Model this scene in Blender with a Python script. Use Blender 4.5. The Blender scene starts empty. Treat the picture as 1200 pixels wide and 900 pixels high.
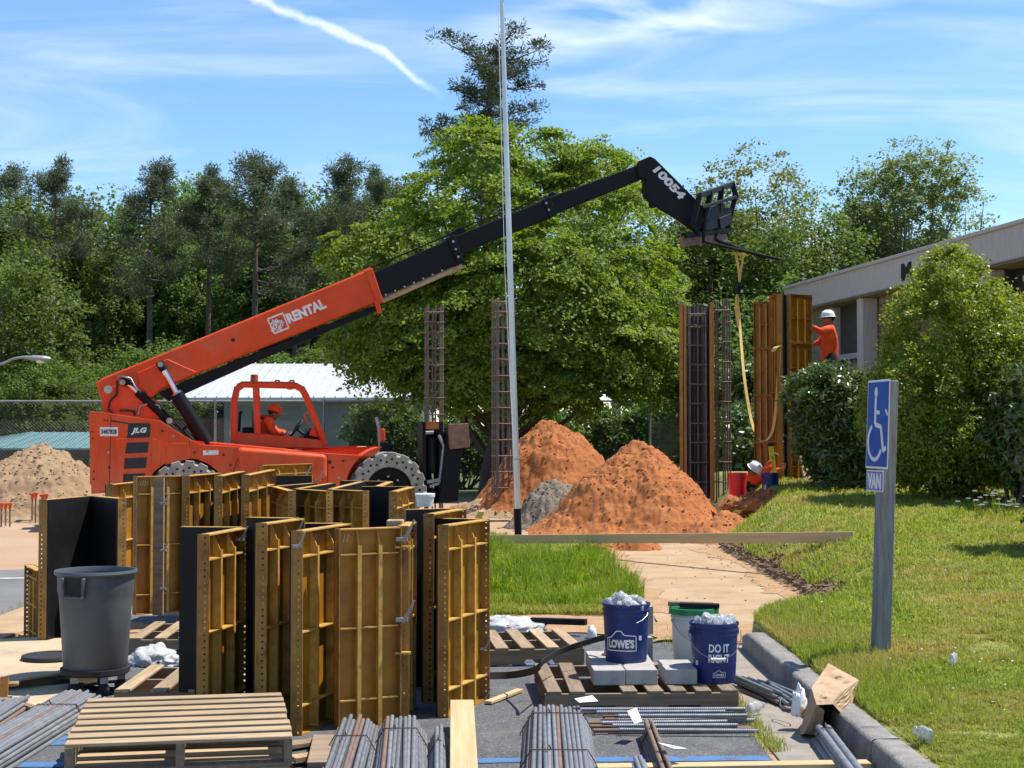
import bpy, bmesh, math, random
import numpy as np
from mathutils import Vector, Matrix, noise as mnoise
random.seed(7)
rng = np.random.default_rng(7)
S = bpy.context.scene
C = S.collection
PI = math.pi
# ------------------------------------------------------------------ camera
FPX = 1733.0
CAMZ = 1.7
PITCH = math.atan(58.0 / FPX)
cam_d = bpy.data.cameras.new('camera')
cam = bpy.data.objects.new('camera', cam_d); C.objects.link(cam)
cam.location = (0, 0, CAMZ)
cam.rotation_euler = (PI / 2 + PITCH, 0, 0)
cam_d.sensor_width = 36.0
cam_d.lens = 36.0 * FPX / 1200.0
cam_d.clip_start = 0.1
cam_d.clip_end = 2000
S.camera = cam
# ------------------------------------------------------------------ light
SUN_EL = math.radians(64)
SUN_AZ = math.radians(76)            # clockwise from +Y (view direction) towards +X
sdir = Vector((math.sin(SUN_AZ) * math.cos(SUN_EL), math.cos(SUN_AZ) * math.cos(SUN_EL), math.sin(SUN_EL)))
sun_d = bpy.data.lights.new('sun', 'SUN'); sun = bpy.data.objects.new('sun', sun_d); C.objects.link(sun)
sun_d.energy = 4.8; sun_d.angle = math.radians(0.53); sun_d.color = (1.0, 0.955, 0.88)
sun.rotation_euler = sdir.to_track_quat('Z', 'Y').to_euler()
sun.location = (20, 10, 40)
S.view_settings.view_transform = 'Standard'
S.view_settings.look = 'None'
S.view_settings.exposure = 0.62
S.view_settings.gamma = 1.0
S.view_settings.use_curve_mapping = False
S.cycles.max_bounces = 6
S.cycles.diffuse_bounces = 3
S.cycles.glossy_bounces = 2
S.cycles.transmission_bounces = 4
S.cycles.transparent_max_bounces = 6
S.cycles.use_adaptive_sampling = True
S.cycles.adaptive_threshold = 0.02
S.cycles.use_denoising = True

world = bpy.data.worlds.new('World'); S.world = world; world.use_nodes = True
nt = world.node_tree; N = nt.nodes; L = nt.links
for n in list(N): N.remove(n)
def wn(t, **k):
    n = N.new(t)
    for a, b in k.items(): setattr(n, a, b)
    return n
def wm(op, a, b=None, c=None):
    n = wn('ShaderNodeMath', operation=op)
    for i, v in enumerate((a, b, c)):
        if v is None: continue
        if isinstance(v, (int, float)): n.inputs[i].default_value = v
        else: L.new(v, n.inputs[i])
    return n.outputs[0]
out = wn('ShaderNodeOutputWorld'); bg = wn('ShaderNodeBackground'); L.new(bg.outputs[0], out.inputs[0])
sky = wn('ShaderNodeTexSky', sky_type='NISHITA')
sky.sun_disc = False; sky.sun_elevation = SUN_EL; sky.sun_rotation = SUN_AZ
sky.air_density = 1.0; sky.dust_density = 0.0; sky.ozone_density = 4.0; sky.altitude = 300
bg.inputs[1].default_value = 0.13
hsv = wn('ShaderNodeHueSaturation'); hsv.inputs['Saturation'].default_value = 1.12; hsv.inputs['Value'].default_value = 1.0
L.new(sky.outputs[0], hsv.inputs['Color'])
tc = wn('ShaderNodeTexCoord'); sx = wn('ShaderNodeSeparateXYZ'); L.new(tc.outputs['Generated'], sx.inputs[0])
dx, dy, dz = sx.outputs
front = wm('GREATER_THAN', dy, 0.05)
yy = wm('MAXIMUM', dy, 0.05)
u = wm('DIVIDE', dx, yy); v = wm('DIVIDE', dz, yy)
# condensation trail: a bent band high in the north-west sky
ln1 = wm('ADD', wm('MULTIPLY', wm('ADD', u, 0.0923), -0.40), 0.2631); ln2 = wm('ADD', wm('MULTIPLY', wm('ADD', u, 0.0923), -0.764), 0.2631)
fv = wm('SMOOTH_MIN', ln1, ln2, 0.006)
cuv = wn('ShaderNodeCombineXYZ'); L.new(u, cuv.inputs[0]); L.new(v, cuv.inputs[1])
n1 = wn('ShaderNodeTexNoise'); n1.inputs['Scale'].default_value = 55; n1.inputs['Detail'].default_value = 5; L.new(cuv.outputs[0], n1.inputs['Vector'])
wob = wm('MULTIPLY', wm('SUBTRACT', n1.outputs[0], 0.5), 0.010)
dist = wm('ABSOLUTE', wm('ADD', wm('SUBTRACT', v, fv), wob))
tr = wn('ShaderNodeMapRange', interpolation_type='SMOOTHSTEP'); L.new(dist, tr.inputs[0])
tr.inputs[1].default_value = 0.0; tr.inputs[2].default_value = 0.0050; tr.inputs[3].default_value = 0.5; tr.inputs[4].default_value = 0
te = wn('ShaderNodeMapRange', interpolation_type='SMOOTHSTEP'); L.new(u, te.inputs[0])
te.inputs[1].default_value = -0.075; te.inputs[2].default_value = -0.042; te.inputs[3].default_value = 1; te.inputs[4].default_value = 0
trail = wm('MULTIPLY', wm('MULTIPLY', tr.outputs[0], te.outputs[0]), wm('MULTIPLY', front, wm('GREATER_THAN', u, -0.6)))
# thin cirrus on a cloud plane
zz = wm('ADD', wm('MAXIMUM', dz, 0.0), 0.10)
cx = wn('ShaderNodeCombineXYZ'); L.new(wm('DIVIDE', dx, zz), cx.inputs[0]); L.new(wm('DIVIDE', dy, zz), cx.inputs[1])
mp = wn('ShaderNodeMapping'); mp.inputs['Rotation'].default_value = (0, 0, 0.5); mp.inputs['Scale'].default_value = (1.5, 3.0, 1); mp.inputs['Location'].default_value = (3.3, 1.2, 0)
L.new(cx.outputs[0], mp.inputs[0])
n2 = wn('ShaderNodeTexNoise'); n2.inputs['Scale'].default_value = 0.75; n2.inputs['Detail'].default_value = 8; n2.inputs['Roughness'].default_value = 0.55; n2.inputs['Distortion'].default_value = 0.9
L.new(mp.outputs[0], n2.inputs['Vector'])
cr = wn('ShaderNodeMapRange', interpolation_type='SMOOTHSTEP'); L.new(n2.outputs[0], cr.inputs[0])
cr.inputs[1].default_value = 0.42; cr.inputs[2].default_value = 0.80; cr.inputs[3].default_value = 0.0; cr.inputs[4].default_value = 0.32
# the brighter cirrus bank, upper right
eu = wm('DIVIDE', wm('SUBTRACT', u, 0.13), 0.17); ev = wm('DIVIDE', wm('SUBTRACT', wm('SUBTRACT', v, 0.296), wm('MULTIPLY', wm('SUBTRACT', u, 0.13), 0.16)), 0.030)
er = wm('ADD', wm('MULTIPLY', eu, eu), wm('MULTIPLY', ev, ev))
mp3 = wn('ShaderNodeMapping'); mp3.inputs['Rotation'].default_value = (0, 0, -0.2); mp3.inputs['Scale'].default_value = (7, 26, 1); L.new(cuv.outputs[0], mp3.inputs[0])
n3 = wn('ShaderNodeTexNoise'); n3.inputs['Scale'].default_value = 1.3; n3.inputs['Detail'].default_value = 7; n3.inputs['Distortion'].default_value = 0.7; L.new(mp3.outputs[0], n3.inputs['Vector'])
bank = wn('ShaderNodeMapRange', interpolation_type='SMOOTHSTEP'); L.new(er, bank.inputs[0])
bank.inputs[1].default_value = 0.0; bank.inputs[2].default_value = 1.5; bank.inputs[3].default_value = 1.0; bank.inputs[4].default_value = 0.0
bn = wn('ShaderNodeMapRange'); L.new(n3.outputs[0], bn.inputs[0]); bn.inputs[1].default_value = 0.36; bn.inputs[2].default_value = 0.72; bn.inputs[3].default_value = 0.0; bn.inputs[4].default_value = 0.8
bank2 = wm('MULTIPLY', wm('MULTIPLY', bank.outputs[0], bn.outputs[0]), front)
up = wn('ShaderNodeMapRange'); L.new(dz, up.inputs[0]); up.inputs[1].default_value = 0.0; up.inputs[2].default_value = 0.12
cloud = wm('MINIMUM', wm('ADD', wm('ADD', trail, bank2), wm('MULTIPLY', cr.outputs[0], up.outputs[0])), 0.9)
mixc = wn('ShaderNodeMix', data_type='RGBA'); L.new(cloud, mixc.inputs[0]); L.new(hsv.outputs[0], mixc.inputs[6])
mixc.inputs[7].default_value = (6.6, 7.0, 7.5, 1)
L.new(mixc.outputs[2], bg.inputs[0])

# ------------------------------------------------------------------ helpers
_fw = Vector((0, math.cos(PITCH), math.sin(PITCH))); _up = Vector((0, -math.sin(PITCH), math.cos(PITCH)))
CAM = Vector((0, 0, CAMZ))
def ray(px, py):
    return Vector((1, 0, 0)) * ((px - 600) / FPX) + _fw + _up * ((450 - py) / FPX)
def W(px, py, Y):
    d = ray(px, py); return CAM + d * (Y / d.y)
def G(px, py, z=0.0):
    d = ray(px, py); return CAM + d * ((z - CAMZ) / d.z)

def tag(o, label=None, cat=None, group=None, kind=None):
    if label: o['label'] = label
    if cat: o['category'] = cat
    if group: o['group'] = group
    if kind: o['kind'] = kind
    return o
def empty(name, loc=(0, 0, 0), rz=0.0, label=None, cat=None, group=None, kind=None):
    o = bpy.data.objects.new(name, None); C.objects.link(o)
    o.location = loc; o.rotation_euler = (0, 0, rz); o.empty_display_size = 0.2
    return tag(o, label, cat, group, kind)
def dup(o, parent=None):
    c = o.copy(); C.objects.link(c); c.parent = parent
    for ch in o.children: dup(ch, c)
    return c

class MB:
    def __init__(s): s.v = []; s.f = []
    def add(s, vs, fs, M=None):
        k = len(s.v)
        for p in vs:
            p = Vector(p)
            s.v.append(tuple(M @ p) if M is not None else tuple(p))
        for f in fs: s.f.append(tuple(i + k for i in f))
        return s
    def box(s, c, d, M=None, rot=None):
        hx, hy, hz = d[0] / 2, d[1] / 2, d[2] / 2
        vs = [Vector((x, y, z)) for x in (-hx, hx) for y in (-hy, hy) for z in (-hz, hz)]
        if rot is not None: vs = [rot @ p for p in vs]
        vs = [p + Vector(c) for p in vs]
        return s.add(vs, [(0, 1, 3, 2), (4, 6, 7, 5), (0, 4, 5, 1), (2, 3, 7, 6), (0, 2, 6, 4), (1, 5, 7, 3)], M)
    def bar(s, a, b, w, h, up=(0, 0, 1), M=None):
        a = Vector(a); b = Vector(b); d = (b - a); ln = d.length; d.normalize()
        u_ = Vector(up); sd = d.cross(u_)
        if sd.length < 1e-4: sd = d.cross(Vector((1, 0, 0)))
        sd.normalize(); u_ = sd.cross(d).normalized()
        vs = []
        for e in (a, b):
            for i, j in ((-1, -1), (1, -1), (1, 1), (-1, 1)):
                vs.append(e + sd * (w / 2 * i) + u_ * (h / 2 * j))
        return s.add(vs, [(0, 1, 2, 3), (7, 6, 5, 4), (0, 4, 5, 1), (1, 5, 6, 2), (2, 6, 7, 3), (3, 7, 4, 0)], M)
    def tube(s, pts, r, n=8, cap=True, M=None):
        pts = [Vector(p) for p in pts]; m = len(pts)
        rs = r if isinstance(r, (list, tuple)) else [r] * m
        vs = []; fs = []; prev = None
        for i, p in enumerate(pts):
            if i == 0: t = pts[1] - p
            elif i == m - 1: t = p - pts[i - 1]
            else: t = (pts[i + 1] - p).normalized() + (p - pts[i - 1]).normalized()
            if t.length < 1e-9: t = Vector((0, 0, 1))
            t.normalize()
            if prev is None:
                a = Vector((0, 0, 1)) if abs(t.z) < 0.9 else Vector((1, 0, 0))
            else: a = prev
            x = a - t * a.dot(t)
            if x.length < 1e-6: x = t.orthogonal()
            x.normalize(); y = t.cross(x); prev = x
            for k in range(n):
                an = 2 * PI * k / n
                vs.append(p + x * (math.cos(an) * rs[i]) + y * (math.sin(an) * rs[i]))
        for i in range(m - 1):
            for k in range(n):
                a0 = i * n + k; a1 = i * n + (k + 1) % n
                fs.append((a0, a1, a1 + n, a0 + n))
        if cap:
            fs.append(tuple(reversed(range(n)))); fs.append(tuple((m - 1) * n + k for k in range(n)))
        return s.add(vs, fs, M)
    def lathe(s, prof, n=24, M=None, cap0=False, cap1=False):
        vs = []; fs = []
        for r, z in prof:
            for k in range(n):
                a = 2 * PI * k / n; vs.append((r * math.cos(a), r * math.sin(a), z))
        for i in range(len(prof) - 1):
            for k in range(n):
                a0 = i * n + k; a1 = i * n + (k + 1) % n
                fs.append((a0, a1, a1 + n, a0 + n))
        if cap0: fs.append(tuple(reversed(range(n))))
        if cap1: fs.append(tuple((len(prof) - 1) * n + k for k in range(n)))
        return s.add(vs, fs, M)
    def prism(s, poly, y0, y1, M=None):
        """polygon in the xz plane, swept along y"""
        n = len(poly)
        ar = sum(poly[i][0] * poly[(i + 1) % n][1] - poly[(i + 1) % n][0] * poly[i][1] for i in range(n))
        if ar < 0: poly = list(reversed(poly))
        if y0 > y1: y0, y1 = y1, y0
        vs = [(p[0], y0, p[1]) for p in poly] + [(p[0], y1, p[1]) for p in poly]
        fs = [tuple(range(n)), tuple(reversed(range(n, 2 * n)))]
        for i in range(n):
            j = (i + 1) % n; fs.append((i, i + n, j + n, j))
        return s.add(vs, fs, M)
    def slab(s, poly, z0, z1, M=None):
        n = len(poly)
        ar = sum(poly[i][0] * poly[(i + 1) % n][1] - poly[(i + 1) % n][0] * poly[i][1] for i in range(n))
        if ar < 0: poly = list(reversed(poly))
        vs = [(p[0], p[1], z0) for p in poly] + [(p[0], p[1], z1) for p in poly]
        fs = [tuple(reversed(range(n))), tuple(range(n, 2 * n))]
        for i in range(n):
            j = (i + 1) % n; fs.append((i, j, j + n, i + n))
        return s.add(vs, fs, M)
    def mesh(s, name, m, smooth=None):
        me = bpy.data.meshes.new(name); me.from_pydata(s.v, [], s.f); me.update()
        if m is not None: me.materials.append(m)
        if smooth:
            me.polygons.foreach_set('use_smooth', [True] * len(me.polygons))
            me.set_sharp_from_angle(angle=math.radians(smooth))
        return me
    def build(s, name, m, parent=None, smooth=None, bevel=0, world=False, seg=2):
        if world and parent is not None:
            Mi = (Matrix.Translation(parent.location) @ parent.rotation_euler.to_matrix().to_4x4()).inverted()
            s.v = [tuple(Mi @ Vector(p)) for p in s.v]
        o = bpy.data.objects.new(name, s.mesh(name, m, smooth)); C.objects.link(o)
        if parent is not None: o.parent = parent
        if bevel:
            b = o.modifiers.new('bevel', 'BEVEL'); b.width = bevel; b.segments = seg; b.limit_method = 'ANGLE'; b.angle_limit = math.radians(40)
        return o
def link_mesh(name, me, parent=None, loc=None, rot=None):
    o = bpy.data.objects.new(name, me); C.objects.link(o)
    if parent is not None: o.parent = parent
    if loc is not None: o.location = loc
    if rot is not None: o.rotation_euler = rot
    return o
def np_mesh(name, verts, faces_quads, m, smooth=False):
    """fast mesh from arrays: verts (n,3), faces (k,3|4)"""
    me = bpy.data.meshes.new(name)
    nv = len(verts); nf, w = faces_quads.shape
    me.vertices.add(nv); me.vertices.foreach_set('co', np.asarray(verts, np.float32).ravel())
    me.loops.add(nf * w); me.loops.foreach_set('vertex_index', faces_quads.astype(np.int32).ravel())
    me.polygons.add(nf)
    me.polygons.foreach_set('loop_start', np.arange(0, nf * w, w, dtype=np.int32))
    try: me.polygons.foreach_set('loop_total', np.full(nf, w, np.int32))
    except Exception: pass
    me.update(calc_edges=True)
    if m is not None: me.materials.append(m)
    if smooth: me.polygons.foreach_set('use_smooth', [True] * nf)
    me.validate()
    return me

# ------------------------------------------------------------------ materials
def mat(name, col, col2=None, rough=0.6, metal=0.0, scale=6.0, detail=5.0, lo=0.35, hi=0.65, bump=0.0, bscale=40.0, spec=0.5, stretch=None, coat=0.0, extra=None, vary=0.0):
    """procedural surface: two colours blended by noise, optional third stain and fine relief"""
    m = bpy.data.materials.new(name); m.use_nodes = True
    t = m.node_tree; n = t.nodes; l = t.links; b = n['Principled BSDF']
    b.inputs['Roughness'].default_value = rough; b.inputs['Metallic'].default_value = metal
    b.inputs['Specular IOR Level'].default_value = spec
    if coat: b.inputs['Coat Weight'].default_value = coat; b.inputs['Coat Roughness'].default_value = 0.15
    if col2 is None: col2 = tuple(c * 0.78 for c in col)
    tcn = n.new('ShaderNodeTexCoord'); vec = tcn.outputs['Object']
    if stretch:
        mpn = n.new('ShaderNodeMapping'); mpn.inputs['Scale'].default_value = stretch; l.new(vec, mpn.inputs[0]); vec = mpn.outputs[0]
    ns = n.new('ShaderNodeTexNoise'); ns.inputs['Scale'].default_value = scale; ns.inputs['Detail'].default_value = detail; ns.inputs['Roughness'].default_value = 0.62
    l.new(vec, ns.inputs['Vector'])
    mr = n.new('ShaderNodeMapRange'); mr.inputs[1].default_value = lo; mr.inputs[2].default_value = hi; l.new(ns.outputs[0], mr.inputs[0])
    mx = n.new('ShaderNodeMix'); mx.data_type = 'RGBA'; mx.inputs[6].default_value = (*col, 1); mx.inputs[7].default_value = (*col2, 1); l.new(mr.outputs[0], mx.inputs[0])
    cur = mx.outputs[2]
    for (ec, es, elo, ehi) in (extra or []):
        n2_ = n.new('ShaderNodeTexNoise'); n2_.inputs['Scale'].default_value = es; n2_.inputs['Detail'].default_value = 6; n2_.inputs['Roughness'].default_value = 0.7; l.new(vec, n2_.inputs['Vector'])
        m2 = n.new('ShaderNodeMapRange'); m2.inputs[1].default_value = elo; m2.inputs[2].default_value = ehi; l.new(n2_.outputs[0], m2.inputs[0])
        x2 = n.new('ShaderNodeMix'); x2.data_type = 'RGBA'; x2.inputs[7].default_value = (*ec, 1); l.new(cur, x2.inputs[6]); l.new(m2.outputs[0], x2.inputs[0]); cur = x2.outputs[2]
    if vary:
        oi = n.new('ShaderNodeObjectInfo'); hv = n.new('ShaderNodeHueSaturation'); vr = n.new('ShaderNodeMapRange'); vr.inputs[3].default_value = 1 - vary; vr.inputs[4].default_value = 1 + vary * .7
        l.new(oi.outputs['Random'], vr.inputs[0]); l.new(vr.outputs[0], hv.inputs['Value']); l.new(cur, hv.inputs['Color']); cur = hv.outputs[0]
    l.new(cur, b.inputs['Base Color'])
    # roughness breaks up with the same noise
    rr = n.new('ShaderNodeMapRange'); rr.inputs[3].default_value = max(0.05, rough - 0.1); rr.inputs[4].default_value = min(1, rough + 0.12); l.new(ns.outputs[0], rr.inputs[0]); l.new(rr.outputs[0], b.inputs['Roughness'])
    if bump:
        nb = n.new('ShaderNodeTexNoise'); nb.inputs['Scale'].default_value = bscale; nb.inputs['Detail'].default_value = 4; l.new(vec, nb.inputs['Vector'])
        bp = n.new('ShaderNodeBump'); bp.inputs['Strength'].default_value = bump; bp.inputs['Distance'].default_value = 0.02; l.new(nb.outputs[0], bp.inputs['Height']); l.new(bp.outputs[0], b.inputs['Normal'])
    return m
def leafmat(name, dark, light, trans=0.35, rough=0.55, patch=0.0, patch_col=None, gloss=0.3):
    m = bpy.data.materials.new(name); m.use_nodes = True
    t = m.node_tree; n = t.nodes; l = t.links; b = n['Principled BSDF']
    g = n.new('ShaderNodeNewGeometry'); oi = n.new('ShaderNodeObjectInfo')
    mx = n.new('ShaderNodeMix'); mx.data_type = 'RGBA'; mx.inputs[6].default_value = (*dark, 1); mx.inputs[7].default_value = (*light, 1)
    l.new(g.outputs['Random Per Island'], mx.inputs[0]); cur = mx.outputs[2]
    if patch_col is not None:
        tcn = n.new('ShaderNodeTexCoord'); ns = n.new('ShaderNodeTexNoise'); ns.inputs['Scale'].default_value = patch; ns.inputs['Detail'].default_value = 5; l.new(tcn.outputs['Object'], ns.inputs['Vector'])
        mr = n.new('ShaderNodeMapRange'); mr.inputs[1].default_value = 0.42; mr.inputs[2].default_value = 0.68; l.new(ns.outputs[0], mr.inputs[0])
        x2 = n.new('ShaderNodeMix'); x2.data_type = 'RGBA'; x2.inputs[7].default_value = (*patch_col, 1); l.new(cur, x2.inputs[6]); l.new(mr.outputs[0], x2.inputs[0]); cur = x2.outputs[2]
    hs = n.new('ShaderNodeHueSaturation'); l.new(cur, hs.inputs['Color'])
    h2 = n.new('ShaderNodeMapRange'); h2.inputs[3].default_value = 0.485; h2.inputs[4].default_value = 0.515; l.new(oi.outputs['Random'], h2.inputs[0]); l.new(h2.outputs[0], hs.inputs['Hue'])
    v2 = n.new('ShaderNodeMapRange'); v2.inputs[3].default_value = 0.82; v2.inputs[4].default_value = 1.15; l.new(oi.outputs['Random'], v2.inputs[0]); l.new(v2.outputs[0], hs.inputs['Value'])
    cur = hs.outputs[0]
    l.new(cur, b.inputs['Base Color']); b.inputs['Roughness'].default_value = rough; b.inputs['Specular IOR Level'].default_value = gloss
    tr_ = n.new('ShaderNodeBsdfTranslucent')
    ht = n.new('ShaderNodeHueSaturation'); ht.inputs['Hue'].default_value = 0.485; ht.inputs['Saturation'].default_value = 1.1; ht.inputs['Value'].default_value = 1.5; l.new(cur, ht.inputs['Color']); l.new(ht.outputs[0], tr_.inputs[0])
    ms = n.new('ShaderNodeMixShader'); ms.inputs[0].default_value = trans; l.new(b.outputs[0], ms.inputs[1]); l.new(tr_.outputs[0], ms.inputs[2])
    l.new(ms.outputs[0], n['Material Output'].inputs[0])
    return m
M = {}
M['orange'] = mat('orange_paint', (0.72, 0.066, 0.005), (0.60, 0.052, 0.005), rough=0.45, spec=0.3, scale=2.2, coat=0.04, bump=0.03, bscale=9, extra=[((0.44, 0.17, 0.085), 1.7, 0.52, 1.05), ((0.24, 0.07, 0.03), 7.0, 0.62, 0.85)])
M['black'] = mat('black_paint', (0.005, 0.006, 0.010), (0.010, 0.010, 0.013), rough=0.5, scale=3, spec=0.16, extra=[((0.07, 0.06, 0.05), 4, 0.62, 0.95)])
M['decal'] = mat('black_decal', (0.011, 0.011, 0.012), rough=0.5)
M['white'] = mat('white_print', (0.80, 0.80, 0.78), rough=0.6)
M['steel'] = mat('bare_steel', (0.36, 0.36, 0.37), (0.24, 0.23, 0.22), rough=0.35, metal=0.9)
M['chrome'] = mat('chrome_rod', (0.75, 0.75, 0.76), rough=0.15, metal=1.0)
M['rod'] = mat('tan_rod', (0.50, 0.43, 0.33), (0.36, 0.29, 0.22), rough=0.5)
M['tyre'] = mat('dusty_rubber', (0.36, 0.335, 0.295), (0.23, 0.21, 0.185), rough=0.9, scale=7, bump=0.15, bscale=30)
M['rubber'] = mat('black_rubber', (0.016, 0.016, 0.017), rough=0.75)
M['ochre'] = mat('ochre_paint', vary=0.16, col=(0.40, 0.175, 0.006), col2=(0.27, 0.108, 0.006), rough=0.5, scale=5, bump=0.05, bscale=25, extra=[((0.15, 0.06, 0.02), 6, 0.60, 0.80), ((0.30, 0.27, 0.22), 11, 0.655, 0.73)])
M['flange'] = mat('worn_perforated_flange', (0.33, 0.175, 0.032), (0.22, 0.105, 0.022), rough=0.65, scale=9, extra=[((0.10, 0.045, 0.022), 8, 0.52, 0.72), ((0.40, 0.30, 0.16), 18, 0.66, 0.82)])
M['ochre_edge'] = mat('sunlit_ochre_edge', (0.55, 0.33, 0.07), (0.40, 0.21, 0.03), rough=0.6, scale=16, extra=[((0.14, 0.065, 0.03), 10, 0.55, 0.75)])  # sunlit brightness of the rib edges put into the colour, with rust patches
M['rustform'] = mat('rusty_form_paint', (0.46, 0.195, 0.026), (0.34, 0.13, 0.018), rough=0.6, scale=3, extra=[((0.11, 0.045, 0.02), 5, 0.55, 0.8)])
M['formface'] = mat('oiled_form_face', (0.006, 0.0058, 0.006), (0.015, 0.0135, 0.012), rough=0.55, spec=0.28, scale=3, lo=0.4, hi=0.8)
M['formface_dark'] = mat('form_face_purple', (0.03, 0.022, 0.03), (0.06, 0.04, 0.04), rough=0.5)
M['wood'] = mat('pallet_wood', (0.42, 0.30, 0.175), (0.28, 0.19, 0.105), rough=0.85, vary=0.3, scale=3, stretch=(11, 1, 11), bump=0.2, bscale=25, extra=[((0.22, 0.15, 0.09), 5, 0.6, 0.85)])
M['wood_old'] = mat('weathered_pallet_wood', (0.30, 0.215, 0.14), (0.19, 0.135, 0.09), rough=0.9, vary=0.22, scale=3, stretch=(11, 1, 11), bump=0.25, bscale=25)
M['wood_dark'] = mat('dark_stringer_wood', (0.26, 0.185, 0.115), (0.17, 0.12, 0.075), rough=0.9, scale=3, stretch=(1, 9, 9), bump=0.2)  # darker brown wood for stringers, blocks and offcuts
M['lumber'] = mat('fresh_lumber', (0.56, 0.41, 0.22), (0.45, 0.31, 0.15), rough=0.8, scale=2.5, stretch=(0.6, 14, 14), bump=0.1)
M['ply'] = mat('plywood_sheet', (0.50, 0.38, 0.24), (0.38, 0.28, 0.17), rough=0.85, scale=1.6, bump=0.1, extra=[((0.30, 0.24, 0.18), 3, 0.55, 0.75)])
M['greywood'] = mat('grey_weathered_post', (0.25, 0.255, 0.255), (0.155, 0.155, 0.15), rough=0.9, scale=5, stretch=(9, 9, 0.8), bump=0.3, bscale=20, extra=[((0.07, 0.065, 0.06), 4, 0.6, 0.75)])
M['rebar'] = mat('mill_grey_rebar', vary=0.2, col=(0.245, 0.255, 0.275), col2=(0.165, 0.17, 0.18), rough=0.5, metal=0.3, scale=9, extra=[((0.17, 0.085, 0.045), 5, 0.6, 0.8)])
M['rebar_rust'] = mat('rusting_rebar', (0.22, 0.145, 0.105), (0.15, 0.10, 0.075), rough=0.75, metal=0.2, scale=6)
M['cage'] = mat('weathered_cage_bar', (0.19, 0.165, 0.15), (0.12, 0.085, 0.065), rough=0.7, metal=0.2, scale=4, vary=0.2)
M['wire'] = mat('rusty_tie_wire', (0.09, 0.05, 0.035), rough=0.8)
M['conc'] = mat('concrete', (0.40, 0.38, 0.35), (0.32, 0.30, 0.275), rough=0.95, scale=9, bump=0.25, bscale=80, extra=[((0.22, 0.205, 0.19), 3, 0.58, 0.8)])
M['gutterc'] = mat('dirty_gutter_concrete', (0.29, 0.25, 0.205), (0.22, 0.19, 0.155), rough=0.95, scale=6, bump=0.4, bscale=90, extra=[((0.36, 0.27, 0.17), 2, 0.55, 0.75), ((0.12, 0.11, 0.10), 5, 0.6, 0.8)])
M['kerbc'] = mat('kerb_concrete', (0.27, 0.25, 0.225), (0.19, 0.175, 0.16), rough=0.95, scale=11, bump=0.6, bscale=70, extra=[((0.10, 0.095, 0.088), 4, 0.55, 0.75)])
M['bluepl'] = mat('blue_bucket_plastic', (0.003, 0.024, 0.145), (0.003, 0.018, 0.115), rough=0.4, scale=3, coat=0.05, extra=[((0.10, 0.11, 0.16), 7, 0.62, 0.9), ((0.25, 0.25, 0.25), 22, 0.70, 0.76)])
M['whitepl'] = mat('white_plastic', (0.72, 0.73, 0.72), (0.62, 0.62, 0.60), rough=0.4)
M['milky'] = mat('milky_bucket_plastic', (0.62, 0.64, 0.62), (0.50, 0.52, 0.50), rough=0.35, scale=4)
M['greenpl'] = mat('green_lid_plastic', (0.01, 0.22, 0.07), rough=0.4)
M['redpl'] = mat('red_bucket_plastic', (0.75, 0.02, 0.03), (0.62, 0.015, 0.03), rough=0.4)
M['greypl'] = mat('grey_can_plastic', (0.092, 0.104, 0.115), (0.07, 0.08, 0.09), rough=0.5, scale=4, bump=0.05, bscale=60, extra=[((0.27, 0.275, 0.28), 9, 0.66, 0.85)])
M['paperbag'] = mat('brown_paper', (0.42, 0.29, 0.175), (0.34, 0.22, 0.125), rough=0.85, scale=5, bump=0.2, bscale=18)
M['hat'] = mat('white_hard_hat', (0.80, 0.80, 0.78), rough=0.3)
M['hivis'] = mat('orange_shirt_cloth', (0.88, 0.095, 0.010), (0.66, 0.055, 0.010), rough=0.85, scale=7, bump=0.9, bscale=9)
M['skin'] = mat('brown_skin', (0.27, 0.115, 0.06), (0.22, 0.09, 0.05), rough=0.55)
M['dark_cloth'] = mat('dark_trouser_cloth', (0.012, 0.013, 0.02), rough=0.9)
M['hair'] = mat('black_hair', (0.012, 0.01, 0.008), rough=0.7)
M['strap'] = mat('yellow_webbing', (0.60, 0.44, 0.13), (0.48, 0.33, 0.09), rough=0.9, scale=12)
M['chalk'] = mat('chalk_tick', (0.62, 0.56, 0.42), (0.45, 0.36, 0.2), rough=0.9)
M['wrapper'] = mat('printed_wrapper', (0.80, 0.80, 0.80), (0.72, 0.72, 0.72), rough=0.35, extra=[((0.85, 0.17, 0.03), 11, 0.56, 0.60)])
M['yellow'] = mat('yellow_level', (0.80, 0.62, 0.03), rough=0.4)
M['alu'] = mat('flagpole_aluminium', (0.62, 0.63, 0.64), (0.52, 0.53, 0.54), rough=0.38, metal=0.7, scale=2)
M['galv'] = mat('galvanised_steel', (0.34, 0.35, 0.36), (0.26, 0.27, 0.28), rough=0.55, metal=0.5, scale=5)
M['wiremesh'] = mat('fence_wire', (0.11, 0.11, 0.11), rough=0.6, metal=0.4)
M['barnroof'] = mat('white_metal_roof', (0.50, 0.51, 0.52), (0.42, 0.43, 0.44), rough=0.5, scale=1)
M['barnwall'] = mat('grey_metal_siding', (0.20, 0.205, 0.19), (0.16, 0.165, 0.15), rough=0.7, scale=1)
M['redbrick'] = mat('dark_red_brick', (0.13, 0.055, 0.04), (0.09, 0.04, 0.03), rough=0.9, scale=6)
M['tealroof'] = mat('teal_metal_roof', (0.14, 0.25, 0.25), (0.11, 0.21, 0.21), rough=0.5, scale=2)
M['brownwood'] = mat('dark_brown_fascia', (0.05, 0.028, 0.02), rough=0.8)
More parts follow.
